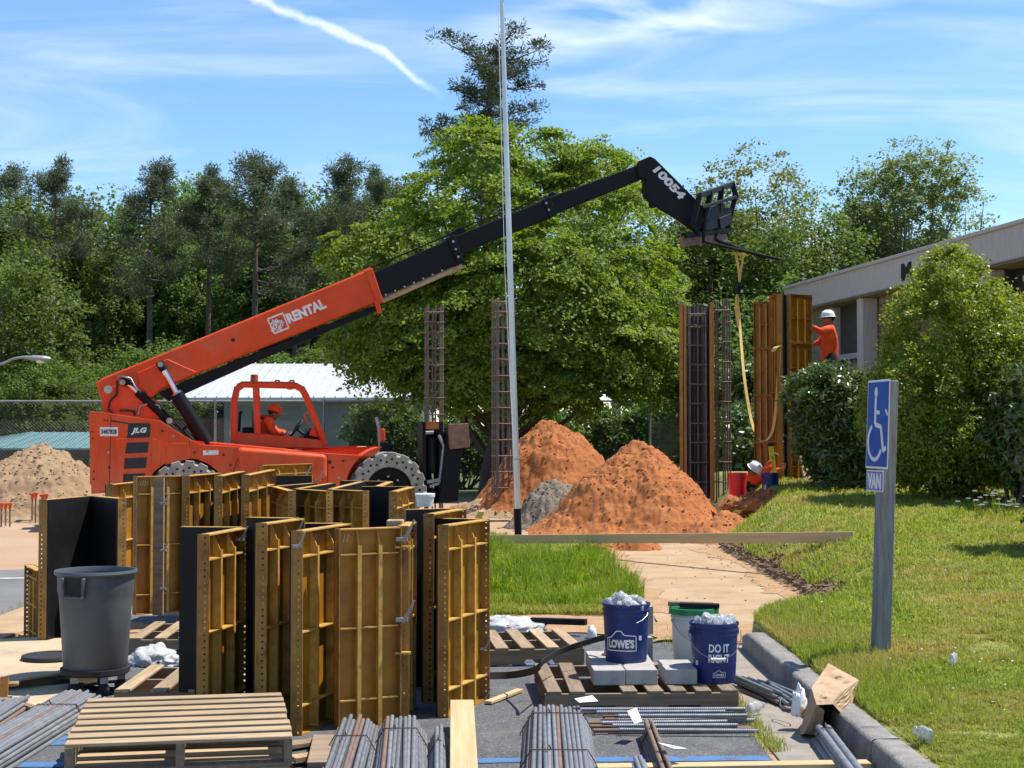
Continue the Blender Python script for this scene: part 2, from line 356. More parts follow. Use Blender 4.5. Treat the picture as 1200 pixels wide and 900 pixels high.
M['stucco'] = mat('stained_grey_fascia', (0.56, 0.50, 0.475), (0.45, 0.41, 0.39), rough=0.95, scale=3, stretch=(6, 6, 0.7), bump=0.1, extra=[((0.30, 0.275, 0.26), 2, 0.58, 0.85)])
M['tanbrick'] = mat('tan_brick', (0.26, 0.245, 0.19), (0.19, 0.18, 0.14), rough=0.9, scale=12)
M['mortar'] = mat('mortar', (0.30, 0.29, 0.26), rough=0.95)
M['brownbrick'] = mat('brown_brick', (0.21, 0.125, 0.085), (0.15, 0.09, 0.06), rough=0.9, scale=12)
M['soffit'] = mat('tan_soffit', (0.36, 0.28, 0.19), rough=0.9)
M['darkpanel'] = mat('dark_bronze_panel', (0.06, 0.055, 0.06), rough=0.5)
M['glass'] = mat('dark_window_glass', (0.012, 0.018, 0.02), rough=0.06, spec=0.9)
M['bark'] = mat('grey_brown_bark', (0.10, 0.08, 0.065), (0.06, 0.048, 0.04), rough=0.95, scale=6, stretch=(1, 1, 0.3), bump=0.4, bscale=12)
M['bark_pale'] = mat('pale_bark', (0.19, 0.165, 0.14), (0.12, 0.10, 0.085), rough=0.95, scale=4, stretch=(1, 1, 0.3), bump=0.4, bscale=12)
M['bark_pine'] = mat('pine_bark', (0.11, 0.085, 0.07), (0.07, 0.055, 0.048), rough=0.95, scale=5, stretch=(1, 1, 0.4), bump=0.4, bscale=10)
M['leaf_maple'] = leafmat('maple_leaf', (0.085, 0.16, 0.018), (0.24, 0.35, 0.05), trans=0.45)
M['leaf_forest'] = leafmat('forest_leaf', (0.055, 0.105, 0.022), (0.15, 0.225, 0.05), trans=0.42)
M['leaf_bright'] = leafmat('spring_leaf', (0.06, 0.115, 0.022), (0.145, 0.215, 0.045), trans=0.42)
M['leaf_oak'] = leafmat('young_oak_leaf', (0.115, 0.15, 0.038), (0.25, 0.275, 0.075), trans=0.4)
M['leaf_airy'] = leafmat('pale_green_leaf', (0.12, 0.19, 0.06), (0.26, 0.33, 0.11), trans=0.4)
M['needle'] = leafmat('pine_needle', (0.036, 0.055, 0.026), (0.085, 0.105, 0.05), trans=0.25)
M['needle_olive'] = leafmat('olive_pine_needle', (0.060, 0.088, 0.042), (0.135, 0.165, 0.08), trans=0.3)
M['leaf_bush'] = leafmat('light_shrub_leaf', (0.105, 0.18, 0.02), (0.30, 0.38, 0.055), trans=0.48, rough=0.42, gloss=0.5)
M['leaf_hedge'] = leafmat('glossy_evergreen_leaf', (0.050, 0.10, 0.022), (0.13, 0.19, 0.05), trans=0.25, rough=0.32, gloss=0.6)
M['grass'] = leafmat('lawn_blade', (0.11, 0.18, 0.02), (0.37, 0.41, 0.07), trans=0.42, patch=1.3, patch_col=(0.36, 0.315, 0.09))
M['tallgrass'] = leafmat('lush_blade', (0.065, 0.15, 0.012), (0.27, 0.36, 0.035), trans=0.42, patch=2.2, patch_col=(0.22, 0.27, 0.04))
M['flower'] = mat('white_petal', (0.75, 0.75, 0.68), rough=0.8)
M['asphalt'] = mat('worn_asphalt', (0.075, 0.077, 0.084), (0.115, 0.115, 0.117), rough=0.95, scale=2.5, detail=9, bump=0.5, bscale=130, extra=[((0.20, 0.175, 0.14), 1.3, 0.58, 0.85), ((0.03, 0.03, 0.032), 60, 0.54, 0.62), ((0.27, 0.26, 0.25), 70, 0.57, 0.64), ((0.16, 0.145, 0.12), 5, 0.52, 0.75)])
M['asphalt_old'] = mat('pale_road_asphalt', (0.17, 0.165, 0.16), (0.12, 0.118, 0.116), rough=0.95, scale=0.9, detail=8, bump=0.3, bscale=90, extra=[((0.34, 0.25, 0.155), 0.6, 0.55, 0.8)])
M['blueline'] = mat('worn_blue_paint', (0.045, 0.16, 0.38), (0.06, 0.14, 0.27), rough=0.8, scale=8, extra=[((0.09, 0.09, 0.10), 14, 0.52, 0.62)])
M['whiteline'] = mat('worn_white_paint', (0.5, 0.47, 0.4), (0.4, 0.36, 0.3), rough=0.85, scale=8)
M['sandpath'] = mat('dirty_path_concrete', (0.43, 0.30, 0.175), (0.34, 0.22, 0.12), rough=0.95, scale=1.6, detail=9, bump=0.5, bscale=50, extra=[((0.30, 0.165, 0.085), 1.9, 0.52, 0.78), ((0.30, 0.21, 0.13), 26, 0.58, 0.72)])
M['pathdirt'] = mat('loose_tan_dirt', (0.40, 0.255, 0.13), (0.32, 0.185, 0.085), rough=1.0, scale=5, detail=9, bump=0.8, bscale=40, extra=[((0.22, 0.13, 0.07), 9, 0.58, 0.75)])
M['soil'] = mat('red_clay', (0.40, 0.138, 0.036), (0.29, 0.088, 0.022), rough=1.0, scale=3, detail=8, bump=0.6, bscale=14, extra=[((0.47, 0.20, 0.068), 5, 0.56, 0.8), ((0.20, 0.06, 0.02), 9, 0.60, 0.78)])
M['soil2'] = mat('tan_subsoil', (0.32, 0.215, 0.118), (0.235, 0.15, 0.08), rough=1.0, scale=3, detail=8, bump=0.6, bscale=14, extra=[((0.24, 0.16, 0.11), 5, 0.57, 0.8)])
M['gravel'] = mat('grey_gravel', (0.205, 0.165, 0.12), (0.14, 0.108, 0.078), rough=1.0, scale=14, bump=0.7, bscale=35)
M['lawnsoil'] = mat('lawn_thatch', (0.19, 0.22, 0.045), (0.28, 0.24, 0.08), rough=1.0, scale=1.2, detail=9, bump=0.5, bscale=60, extra=[((0.10, 0.13, 0.025), 3, 0.5, 0.7)])
M['bank'] = mat('eroded_bank_soil', (0.20, 0.125, 0.07), (0.13, 0.085, 0.05), rough=1.0, scale=6, bump=0.7, bscale=18)
M['film'] = mat('crumpled_clear_film', (0.50, 0.50, 0.49), (0.36, 0.36, 0.35), rough=0.42, scale=8, bump=0.5, bscale=20)
M['signblue'] = mat('blue_sign_face', (0.006, 0.075, 0.36), (0.008, 0.065, 0.31), rough=0.5, spec=0.2, scale=4, extra=[((0.30, 0.22, 0.36), 3, 0.62, 0.9)])
M['signvan'] = mat('faded_purple_sign_face', (0.20, 0.16, 0.38), (0.13, 0.12, 0.36), rough=0.45, scale=9)
M['capor'] = mat('orange_safety_cap', (0.75, 0.13, 0.035), rough=0.55)
M['brass'] = mat('amber_beacon', (0.35, 0.10, 0.02), rough=0.4)
M['barkrust'] = mat('rusty_plate', (0.27, 0.17, 0.115), (0.17, 0.085, 0.05), rough=0.8, scale=8)
# clear plastic of the drink bottles
mb_ = mat('clear_bottle_plastic', (0.88, 0.9, 0.9), (0.80, 0.82, 0.83), rough=0.12, spec=0.6); mb_.node_tree.nodes['Principled BSDF'].inputs['Transmission Weight'].default_value = 0.65
M['bottle'] = mb_

def add_dust(m, col, z0, z1, amt):
    t = m.node_tree; n = t.nodes; l = t.links; b = n['Principled BSDF']; src = b.inputs['Base Color'].links[0].from_socket
    tcn = n.new('ShaderNodeTexCoord'); sp = n.new('ShaderNodeSeparateXYZ'); l.new(tcn.outputs['Object'], sp.inputs[0])
    mr = n.new('ShaderNodeMapRange'); mr.inputs[1].default_value = z0; mr.inputs[2].default_value = z1; mr.inputs[3].default_value = amt; mr.inputs[4].default_value = 0; l.new(sp.outputs[2], mr.inputs[0])
    mpn = n.new('ShaderNodeMapping'); mpn.inputs['Scale'].default_value = (3.5, 3.5, .8); l.new(tcn.outputs['Object'], mpn.inputs[0])
    ns = n.new('ShaderNodeTexNoise'); ns.inputs['Scale'].default_value = 2.2; ns.inputs['Detail'].default_value = 8; ns.inputs['Roughness'].default_value = .7; l.new(mpn.outputs[0], ns.inputs['Vector'])
    r2 = n.new('ShaderNodeMapRange'); r2.inputs[1].default_value = .36; r2.inputs[2].default_value = .66; l.new(ns.outputs[0], r2.inputs[0])
    mu = n.new('ShaderNodeMath'); mu.operation = 'MULTIPLY'; l.new(mr.outputs[0], mu.inputs[0]); l.new(r2.outputs[0], mu.inputs[1])
    x = n.new('ShaderNodeMix'); x.data_type = 'RGBA'; x.inputs[7].default_value = (*col, 1); l.new(src, x.inputs[6]); l.new(mu.outputs[0], x.inputs[0]); l.new(x.outputs[2], b.inputs['Base Color'])
add_dust(M['orange'], (0.44, 0.27, 0.16), 0.5, 1.7, .5)
def text_geo(s, bold=0.0, shear=0.0, spacing=1.0):
    cu = bpy.data.curves.new('lettering', 'FONT'); cu.body = s; cu.size = 1.0; cu.extrude = 0.02; cu.offset = bold; cu.shear = shear; cu.space_character = spacing; cu.resolution_u = 3
    o = bpy.data.objects.new('lettering', cu); C.objects.link(o)
    dg = bpy.context.evaluated_depsgraph_get(); dg.update()
    me = bpy.data.meshes.new_from_object(o.evaluated_get(dg))
    vs = [v_.co.copy() for v_ in me.vertices]; fs = [tuple(p.vertices) for p in me.polygons]
    bpy.data.objects.remove(o); bpy.data.curves.remove(cu); bpy.data.meshes.remove(me)
    x0 = min(p.x for p in vs); x1 = max(p.x for p in vs); y0 = min(p.y for p in vs); y1 = max(p.y for p in vs)
    return [((p.x - x0) / (x1 - x0), (p.y - y0) / (y1 - y0), p.z / 0.02) for p in vs], fs
def lettering(s, o, xd, yd, w, h, m, parent=None, bold=0.02, shear=0.0, t=0.002, name='lettering', world=False, bend=None, spacing=1.0):
    """raised print: o = lower left corner, xd/yd unit directions, w/h size"""
    vs, fs = text_geo(s, bold, shear, spacing)
    o = Vector(o); xd = Vector(xd).normalized(); yd = Vector(yd).normalized(); nd = xd.cross(yd)
    b = MB()
    if bend is None: vv = [o + xd * (p[0] * w) + yd * (p[1] * h) + nd * (p[2] * t) for p in vs]
    else: vv = [bend(p[0], p[1], p[2]) for p in vs]
    b.add(vv, fs)
    return b.build(name, m, parent, world=world)
# ------------------------------------------------------------------ ground
def sstep(a, b, x):
    t = np.clip((np.asarray(x, float) - a) / (b - a), 0, 1); return t * t * (3 - 2 * t)
def terrain_z(X, Y):
    return -1.4 * sstep(41, 50, Y) * sstep(1, 9, -np.asarray(X, float))
def grid_mesh(name, xs, ys, zf, m, smooth=True):
    X, Y = np.meshgrid(xs, ys); Z = zf(X, Y)
    nx, ny = len(xs), len(ys)
    v = np.stack([X.ravel(), Y.ravel(), Z.ravel()], 1)
    i = np.arange(nx * ny).reshape(ny, nx)
    f = np.stack([i[:-1, :-1].ravel(), i[:-1, 1:].ravel(), i[1:, 1:].ravel(), i[1:, :-1].ravel()], 1)
    return np_mesh(name, v, f, m, smooth)
def fb(x, y, z=0.0, oct=4):
    return mnoise.fractal(Vector((x, y, z)), 0.9, 2.1, oct)
def ground_mat():
    m = mat('sandy_ground', (0.38, 0.265, 0.165), (0.34, 0.205, 0.11), rough=1.0, scale=0.35, detail=9, bump=0.4, bscale=22, extra=[((0.34, 0.175, 0.085), 0.9, 0.56, 0.8), ((0.25, 0.19, 0.13), 7, 0.6, 0.85)])
    t = m.node_tree; n = t.nodes; l = t.links; b = n['Principled BSDF']; src = b.inputs['Base Color'].links[0].from_socket
    tcn = n.new('ShaderNodeTexCoord'); sp = n.new('ShaderNodeSeparateXYZ'); l.new(tcn.outputs['Object'], sp.inputs[0])
    mr = n.new('ShaderNodeMapRange'); mr.inputs[1].default_value = 37; mr.inputs[2].default_value = 42; l.new(sp.outputs[1], mr.inputs[0])
    g = n.new('ShaderNodeMix'); g.data_type = 'RGBA'; g.inputs[7].default_value = (0.09, 0.11, 0.03, 1); l.new(src, g.inputs[6]); l.new(mr.outputs[0], g.inputs[0]); l.new(g.outputs[2], b.inputs['Base Color'])
    return m
xs = np.concatenate([np.linspace(-500, -42, 14), np.linspace(-40, 40, 81), np.linspace(42, 500, 14)])
ys = np.concatenate([np.linspace(-60, 0, 4), np.linspace(2, 70, 69), np.linspace(75, 1200, 24)])
tag(link_mesh('ground', grid_mesh('ground', xs, ys, terrain_z, ground_mat())), kind='structure')

def sheet(name, poly, z, m, parent=None):
    b = MB(); n = len(poly); b.add([(p[0], p[1], z) for p in poly], [tuple(range(n))])
    o = b.build(name, m, parent)
    if parent is None: tag(o, kind='structure')
    return o
def wavy(a, b, n, amp, seed):
    out = []
    for i in range(n):
        t = i / n; p = Vector(a).lerp(Vector(b), t)
        k = fb(p.x * 1.3 + seed, p.y * 1.3) * amp
        out.append((p.x + k, p.y + fb(p.x * 1.7, p.y * 1.7 + seed) * amp))
    return out
asph = [(-4.2, 2)] + [(1.36, 2)] + wavy((1.36, 4), (1.36, 12.0), 30, 0.03, 3) + [(1.36, 12.0)] + wavy((1.36, 13.6), (-1.6, 13.7), 24, 0.12, 5) + wavy((-1.6, 13.7), (-4.2, 14.0), 12, 0.15, 6)
sheet('parking_lot', asph, 0.004, M['asphalt'])
road = [(-40, 2), (-4.75, 2)] + wavy((-4.75, 4), (-4.75, 18.2), 14, 0.06, 2) + wavy((-4.75, 18.2), (-12, 19.5), 20, 0.45, 9) + [(-40, 21)]
sheet('road', road, 0.004, M['asphalt_old'])
lnb = MB()
lnb.add([(-9, 16.6, .008), (-5.2, 17.45, .008), (-5.2, 17.60, .008), (-9, 16.75, .008)], [(0, 1, 2, 3)])
tag(lnb.build('painted_line', M['whiteline']), kind='structure')
def paint_line(x0, y0, x1, y1, w, m):
    d = Vector((x1 - x0, y1 - y0)); n_ = Vector((-d.y, d.x)).normalized() * w / 2; b = MB(); K = 24; vs = []
    for i in range(K + 1):
        p = Vector((x0, y0)) + d * (i / K); e = 1 + 0.25 * fb(p.x * 6, p.y * 6)
        vs += [(p.x + n_.x * e, p.y + n_.y * e, .008), (p.x - n_.x * e, p.y - n_.y * e, .008)]
    b.add(vs, [(2 * i + 1, 2 * i + 3, 2 * i + 2, 2 * i) for i in range(K)])
    return tag(b.build('painted_line', m), kind='structure')
paint_line(-2.6, 7.62, 1.34, 7.78, 0.11, M['blueline'])
paint_line(-3.0, 10.85, 0.35, 10.9, 0.12, M['blueline'])
paint_line(-2.75, 9.7, -2.5, 8.1, 0.12, M['blueline'])
# concrete gutter beside the kerb, in cast lengths
gp_ = tag(empty('gutter', (0, 0, 0)), kind='structure')
for i, (y0, y1) in enumerate(((2.0, 5.2), (5.22, 8.4), (8.42, 11.9))):
    b = MB(); b.slab([(1.385, y0), (1.82, y0), (1.82, y1), (1.385, y1)], -0.05, 0.012); b.build('gutter_slab', M['gutterc'], gp_, bevel=0.006)
st = tag(empty('concrete_strip', (0, 0, 0)), kind='structure')
for i in range(5):
    y0 = 8.2 + i * 2.3
    b = MB(); b.slab([(-4.72, y0), (-4.15, y0), (-4.15, y0 + 2.27), (-4.72, y0 + 2.27)], -0.05, 0.03 + 0.004 * (i % 2)); b.build('concrete_slab', M['sandpath'], st, bevel=0.01)
# kerb stones
kb = tag(empty('kerb', (0, 0, 0)), kind='structure')
for i, (y0, y1, dx_) in enumerate(((2.0, 4.6, 0), (4.62, 7.5, .004), (7.515, 9.56, -.004), (9.58, 11.72, .006))):
    b = MB(); K = 14; prof = [(0, -.05), (.004, .05), (.008, .132), (.014, .150), (.030, .160), (.15, .162), (.165, .15), (.17, -.05)]
    vs = []
    for k in range(K + 1):
        y = y0 + (y1 - y0) * k / K
        sh = 1.0
        if i == 3 and k >= K - 2: sh = (0.93, 0.72)[k - K + 1] if k - K + 1 >= 0 else 0.99
        for (px_, pz_) in prof:
            j = fb(y * 5 + px_ * 40, pz_ * 30 + i) * 0.007
            vs.append((1.80 + dx_ + px_ + j, y, pz_ * (sh if pz_ > 0 else 1) + j))
    n_ = len(prof); fs = []
    for k in range(K):
        for q in range(n_ - 1): fs.append((k * n_ + q, k * n_ + q + 1, (k + 1) * n_ + q + 1, (k + 1) * n_ + q))
    fs.append(tuple(range(n_))[::-1]); fs.append(tuple(K * n_ + q for q in range(n_)))
    b.add(vs, fs); b.build('kerb_stone', M['kerbc'], kb, smooth=50)
# footpath slabs under a film of orange dirt
fp = tag(empty('footpath', (0, 0, 0)), kind='structure')
for i, (y0, y1) in enumerate(((12.05, 14.6), (14.62, 17.3), (17.32, 20.0), (20.02, 22.6))):
    xl_ = 1.3 if i else 1.45
    b = MB(); b.slab([(xl_, y0), (3.3, y0), (3.3, y1), (xl_, y1)] if i else [(1.40, 11.95), (2.2, 11.95), (3.4, 13.1), (3.4, y1), (1.3, y1), (1.3, 13.0)], -.05, 0.022); b.build('path_slab', M['sandpath'], fp, bevel=0.008)

# ------------------------------------------------------------------ lawn
def lawn_xl(Y):
    Y = np.asarray(Y, float)
    x = np.where(Y < 12.1, 1.965, 1.965 + 1.15 * sstep(12.1, 13.9, Y))
    x = x + 0.5 * sstep(21.5, 24, Y)
    return x
def lawn_z(X, Y):
    X = np.asarray(X, float); Y = np.asarray(Y, float)
    e = np.clip((X - lawn_xl(Y)) / np.where(Y < 12.6, 0.55, 0.75), 0, 1)
    base = 0.150 + 0.036 * np.clip(Y - 8, 0, 19) + 0.02 * np.clip(X - 2, 0, 8)
    edge = np.where(Y < 12.6, 0.148, 0.055 + 0.03 * sstep(12.6, 15, Y))
    return edge + (base - edge) * np.where(Y < 12.6, e ** 0.6, e ** 0.85)
NR, NCc = 130, 70
Yr = np.linspace(2.0, 40, NR); tt = np.linspace(0, 1, NCc) ** 1.7
V = []
for y in Yr:
    xl = float(lawn_xl(y)) + (fb(y * 1.9, 7.7) * 0.10 if y > 12.0 else 0.0)
    V.append((xl + (fb(y * 3, 1.3) * .05 + 0.0 if y > 12 else 0) - (0.14 if y > 12.4 else 0), y, -0.02))
    for t in tt:
        x = xl + t * (24 - xl); V.append((x, y, float(lawn_z(x, y)) + fb(x * 1.1, y * 1.1) * 0.018 * min(1, (x - xl) * 3)))
V = np.array(V); w_ = NCc + 1
ii = np.arange(NR * w_).reshape(NR, w_)
lf = np.stack([ii[:-1, :-1].ravel(), ii[:-1, 1:].ravel(), ii[1:, 1:].ravel(), ii[1:, :-1].ravel()], 1)
lm = np_mesh('lawn', V, lf, M['lawnsoil'], True)
lm.materials.append(M['bank'])
mi = np.zeros((NR - 1, w_ - 1), np.int32)
for r in range(NR - 1):
    if Yr[r] > 12.3: mi[r, :6 if Yr[r] > 13.2 else 2] = 1
lm.polygons.foreach_set('material_index', mi.ravel())
tag(link_mesh('lawn', lm), kind='structure')
# strip of lush ground left of the footpath
gs = [(1.28, 14.0)] + wavy((1.3, 14.0), (1.27, 21.3), 26, 0.10, 12) + wavy((1.27, 21.3), (0.2, 24.5), 10, 0.2, 13) + wavy((0.2, 24.5), (-1.3, 27), 8, 0.2, 14) + [(-2.2, 27), (-2.2, 13.9)] + wavy((-2.2, 13.9), (1.28, 14.0), 30, 0.10, 15)
sheet('verge', gs, 0.012, M['lawnsoil'])

def blades(P, hgt, wid, lean):
    n = len(P); az = rng.uniform(0, 2 * PI, n); la = rng.uniform(0, 2 * PI, n); ln = np.minimum(np.abs(rng.normal(0, lean, n)), 1.15)
    d = np.stack([np.cos(az), np.sin(az), np.zeros(n)], 1) * (wid / 2)[:, None]
    mid = P + np.stack([np.cos(la) * ln * hgt * .35, np.sin(la) * ln * hgt * .35, hgt * .6], 1)
    tip = P + np.stack([np.cos(la) * ln * hgt, np.sin(la) * ln * hgt, hgt * np.clip(1 - ln * .35, .3, 1)], 1)
    v = np.stack([P - d, P + d, mid + d * .75, tip, mid - d * .75], 1).reshape(-1, 3)
    o5 = np.arange(n)[:, None] * 5; f = np.concatenate([o5 + np.array([[0, 1, 2]]), o5 + np.array([[0, 2, 4]]), o5 + np.array([[4, 2, 3]])])
    return v, f
def lawn_points(n, y0, y1, pw):
    a = rng.random(n); y = (y0 ** (1 - pw) + a * (y1 ** (1 - pw) - y0 ** (1 - pw))) ** (1 / (1 - pw))
    xl = lawn_xl(y) + 0.03; xr = 0.365 * y + 0.8; x = xl + rng.random(n) * np.maximum(xr - xl, 0.05)
    keep = xr > xl
    x, y = x[keep], y[keep]
    return np.stack([x, y, lawn_z(x, y) - 0.005], 1)
P = lawn_points(330000, 6.6, 27, 2.0)
k = np.array([fb(p[0] * .8, p[1] * .8, 3.1, 3) for p in P[::1]])
bare = (P[:, 1] > 12.2) & (P[:, 0] - lawn_xl(P[:, 1]) < 0.06 + 0.30 * k)
P = P[~bare & ((k > -0.55) | (rng.random(len(P)) < .35))]; 
dist_ = P[:, 1]
cl_n = np.array([fb(a_ * 5.0, b_ * 5.0, 1.7, 3) for a_, b_ in P[:, :2]])
h = (0.024 + 0.0013 * dist_) * np.clip(1 + 1.1 * cl_n, .45, 2.2) * rng.uniform(.6, 1.5, len(P)); wd = (0.0027 + 0.00046 * dist_) * rng.uniform(.7, 1.3, len(P))
v, f = blades(P, h, wd, 1.0)
# taller unmown fringe behind the kerb and at the path
E = lawn_points(22000, 8, 13.2, 1.2); E[:, 0] = lawn_xl(E[:, 1]) + np.abs(rng.normal(0, .22, len(E))) + 0.01; E[:, 2] = lawn_z(E[:, 0], E[:, 1])
v2, f2 = blades(E, rng.uniform(.03, .115, len(E)), rng.uniform(.0032, .0062, len(E)), .55)
v3, f3 = np.concatenate([v, v2]), np.concatenate([f, f2 + len(v)])
o = link_mesh('lawn_grass', np_mesh('lawn_grass', v3, f3, M['grass'])); tag(o, 'sunlit yellow green mown lawn grass rising behind the kerb', kind='stuff')
# lush tall grass
n = 56000
x = rng.uniform(-1.9, 1.35, n); y = rng.uniform(14.3, 21.0, n)
k = np.array([fb(a * 1.1, b * .9, 9.0, 3) for a, b in zip(x, y)])
ok = (k > -.12) & (x < 1.22 + .25 * k)
P = np.stack([x, y, np.full(n, .01)], 1)[ok]; kk = k[ok]
k5 = np.array([fb(a * 4.5, b * 3.0, 4.0, 2) for a, b in P[:, :2]])
h = np.clip(0.15 + 0.18 * kk + .22 * k5, .05, .36) * rng.uniform(.6, 1.35, len(P)); h *= np.where(P[:, 1] < 15.2, .55, 1)
v, f = blades(P, h, rng.uniform(.006, .0115, len(P)), .75)
tag(link_mesh('tall_grass', np_mesh('tall_grass', v, f, M['tallgrass'])), 'lush bright green uncut grass left of the dirty footpath', kind='stuff')
n = 60000
x = rng.uniform(-2.1, 1.3, n); y = 13.85 + (27 - 13.85) * rng.random(n) ** 1.6
ok = (x < 1.25 - np.clip(y - 21.3, 0, 9) * .42) & ((y < 22.5) | (rng.random(n) < .6))
P = np.stack([x, y, np.full(n, .01)], 1)[ok]
v, f = blades(P, rng.uniform(.04, .10, len(P)), rng.uniform(.006, .011, len(P)), .7)
tag(link_mesh('verge_grass', np_mesh('verge_grass', v, f, M['grass'])), 'short yellow green grass around the lush patch and the flagpole foot', kind='stuff')
# weeds in the gutter joint
P = []
for i in range(1500):
    t = rng.random() ** 1.3; P.append((1.40 + rng.normal(0, .035), 7.9 + t * 2.4, .012))
for i in range(500): P.append((1.36 + rng.normal(0, .10), 11.9 + rng.normal(0, .35), .02))
for i in range(500): P.append((-4.75 + rng.normal(0, .07), rng.uniform(11.5, 15.5), .01))
P = np.array(P); v, f = blades(P, rng.uniform(.015, .065, len(P)), rng.uniform(.0025, .0045, len(P)), .7)
tag(link_mesh('joint_weeds', np_mesh('joint_weeds', v, f, M['grass'])), 'small weeds growing along the gutter and strip joints', kind='stuff')

q = MB()
for p_ in lawn_points(260, 8, 24, 1.4):
    s = random.uniform(.002, .005) * (1 + p_[1] * .04); q.box((p_[0], p_[1], p_[2] + .035 + .001 * p_[1]), (s * 2, s * 1.6, s * .5), rot=Matrix.Rotation(random.uniform(0, 3), 3, 'Z') @ Matrix.Rotation(random.uniform(-.6, .6), 3, 'X'))
tag(q.build('lawn_litter', M['flower']), 'tiny pale petals and litter specks scattered over the lawn', kind='stuff')
q = MB()
for i in range(1100):
    y = 12.9 + 9.5 * random.random() ** 1.3; x = float(lawn_xl(y)) - .10 + abs(random.gauss(0, .22)); z = float(lawn_z(max(x, float(lawn_xl(y)) + .01), y)); s = random.uniform(.008, .034)
    R = Matrix.Rotation(random.uniform(0, 6), 3, 'Z') @ Matrix.Rotation(random.uniform(0, 6), 3, 'X')
    q.add([R @ Vector((a * s * random.uniform(.5, 1), b * s * random.uniform(.4, .9), c * s * random.uniform(.4, .8))) + Vector((x, y, z + s * .2)) for a in (-1, 1) for b in (-1, 1) for c in (-1, 1)], [(0, 1, 3, 2), (4, 6, 7, 5), (0, 4, 5, 1), (2, 3, 7, 6), (0, 2, 6, 4), (1, 5, 7, 3)])
tag(q.build('bank_clods', M['bank']), 'brown clods of soil along the broken lawn edge beside the footpath', kind='stuff')
E = []
for i in range(9000):
    y = 12.8 + 9.4 * rng.random() ** 1.2; k = fb(y * 1.6, 2.2, 0, 3)
    if k < -.25 + .5 * rng.random(): continue
    x = float(lawn_xl(y)) + .02 + abs(rng.normal(0, .20)); E.append((x, y, float(lawn_z(x, y)) - .005))
E = np.array(E); v, f = blades(E, rng.uniform(.04, .15, len(E)), rng.uniform(.006, .010, len(E)), .8)
tag(link_mesh('bank_grass', np_mesh('bank_grass', v, f, M['grass'])), 'ragged grass tufts hanging over the lawn edge beside the footpath', kind='stuff')
def spill(name, pts, z, m, seed):
    P = []
    for i in range(len(pts)):
        a, c = Vector(pts[i]), Vector(pts[(i + 1) % len(pts)]); k_ = max(2, int((c - a).length / .12))
        for j in range(k_):
            p = a.lerp(c, j / k_); P.append((p.x + fb(p.x * 2.2 + seed, p.y * 2.2) * .16, p.y + fb(p.x * 2.0, p.y * 2.0 + seed) * .22))
    sheet(name, P, z, m)
spill('dirt', [(1.15, 13.9), (1.62, 13.8), (1.50, 16.5), (1.62, 19), (1.5, 21.8), (1.0, 21.8), (1.15, 17)], .0262, M['pathdirt'], 3)
spill('dirt', [(3.3, 13.2), (2.75, 13.9), (2.7, 16.0), (2.9, 19), (2.6, 21.5), (3.5, 22), (3.6, 15)], .0262, M['pathdirt'], 8)
spill('dirt', [(1.1, 12.0), (2.6, 11.95), (3.1, 12.9), (2.6, 13.5), (1.9, 12.9), (1.5, 13.3), (1.0, 12.9)], .0262, M['pathdirt'], 5)
spill('dirt', [(-4.1, 11.5), (-3.3, 11.8), (-3.0, 13.0), (-3.6, 13.6), (-4.2, 13.2)], .014, M['pathdirt'], 9)
spill('dirt', [(-2.9, 8.6), (-1.9, 8.3), (-1.6, 8.9), (-2.1, 9.6), (-2.8, 9.4)], .013, M['pathdirt'], 2)
spill('dirt', [(.0, 12.9), (1.1, 12.4), (1.3, 13.5), (.3, 13.8), (-1.2, 13.8), (-.9, 13.2)], .014, M['pathdirt'], 7)
q = MB()
for i in range(160):
    x = random.uniform(1.3, 3.2); y = 12.3 + 10 * random.random(); s = random.uniform(.003, .010)
    if random.random() < .6: x = 3.15 - abs(random.gauss(0, .35))
    q.box((x, y, .025 + s * .3), (s * 2, s * 1.6, s * 1.2), rot=Matrix.Rotation(random.uniform(0, 3), 3, 'Z'))
tag(q.build('path_crumbs', M['sandpath']), 'small crumbs of dirt scattered on the footpath', kind='stuff')

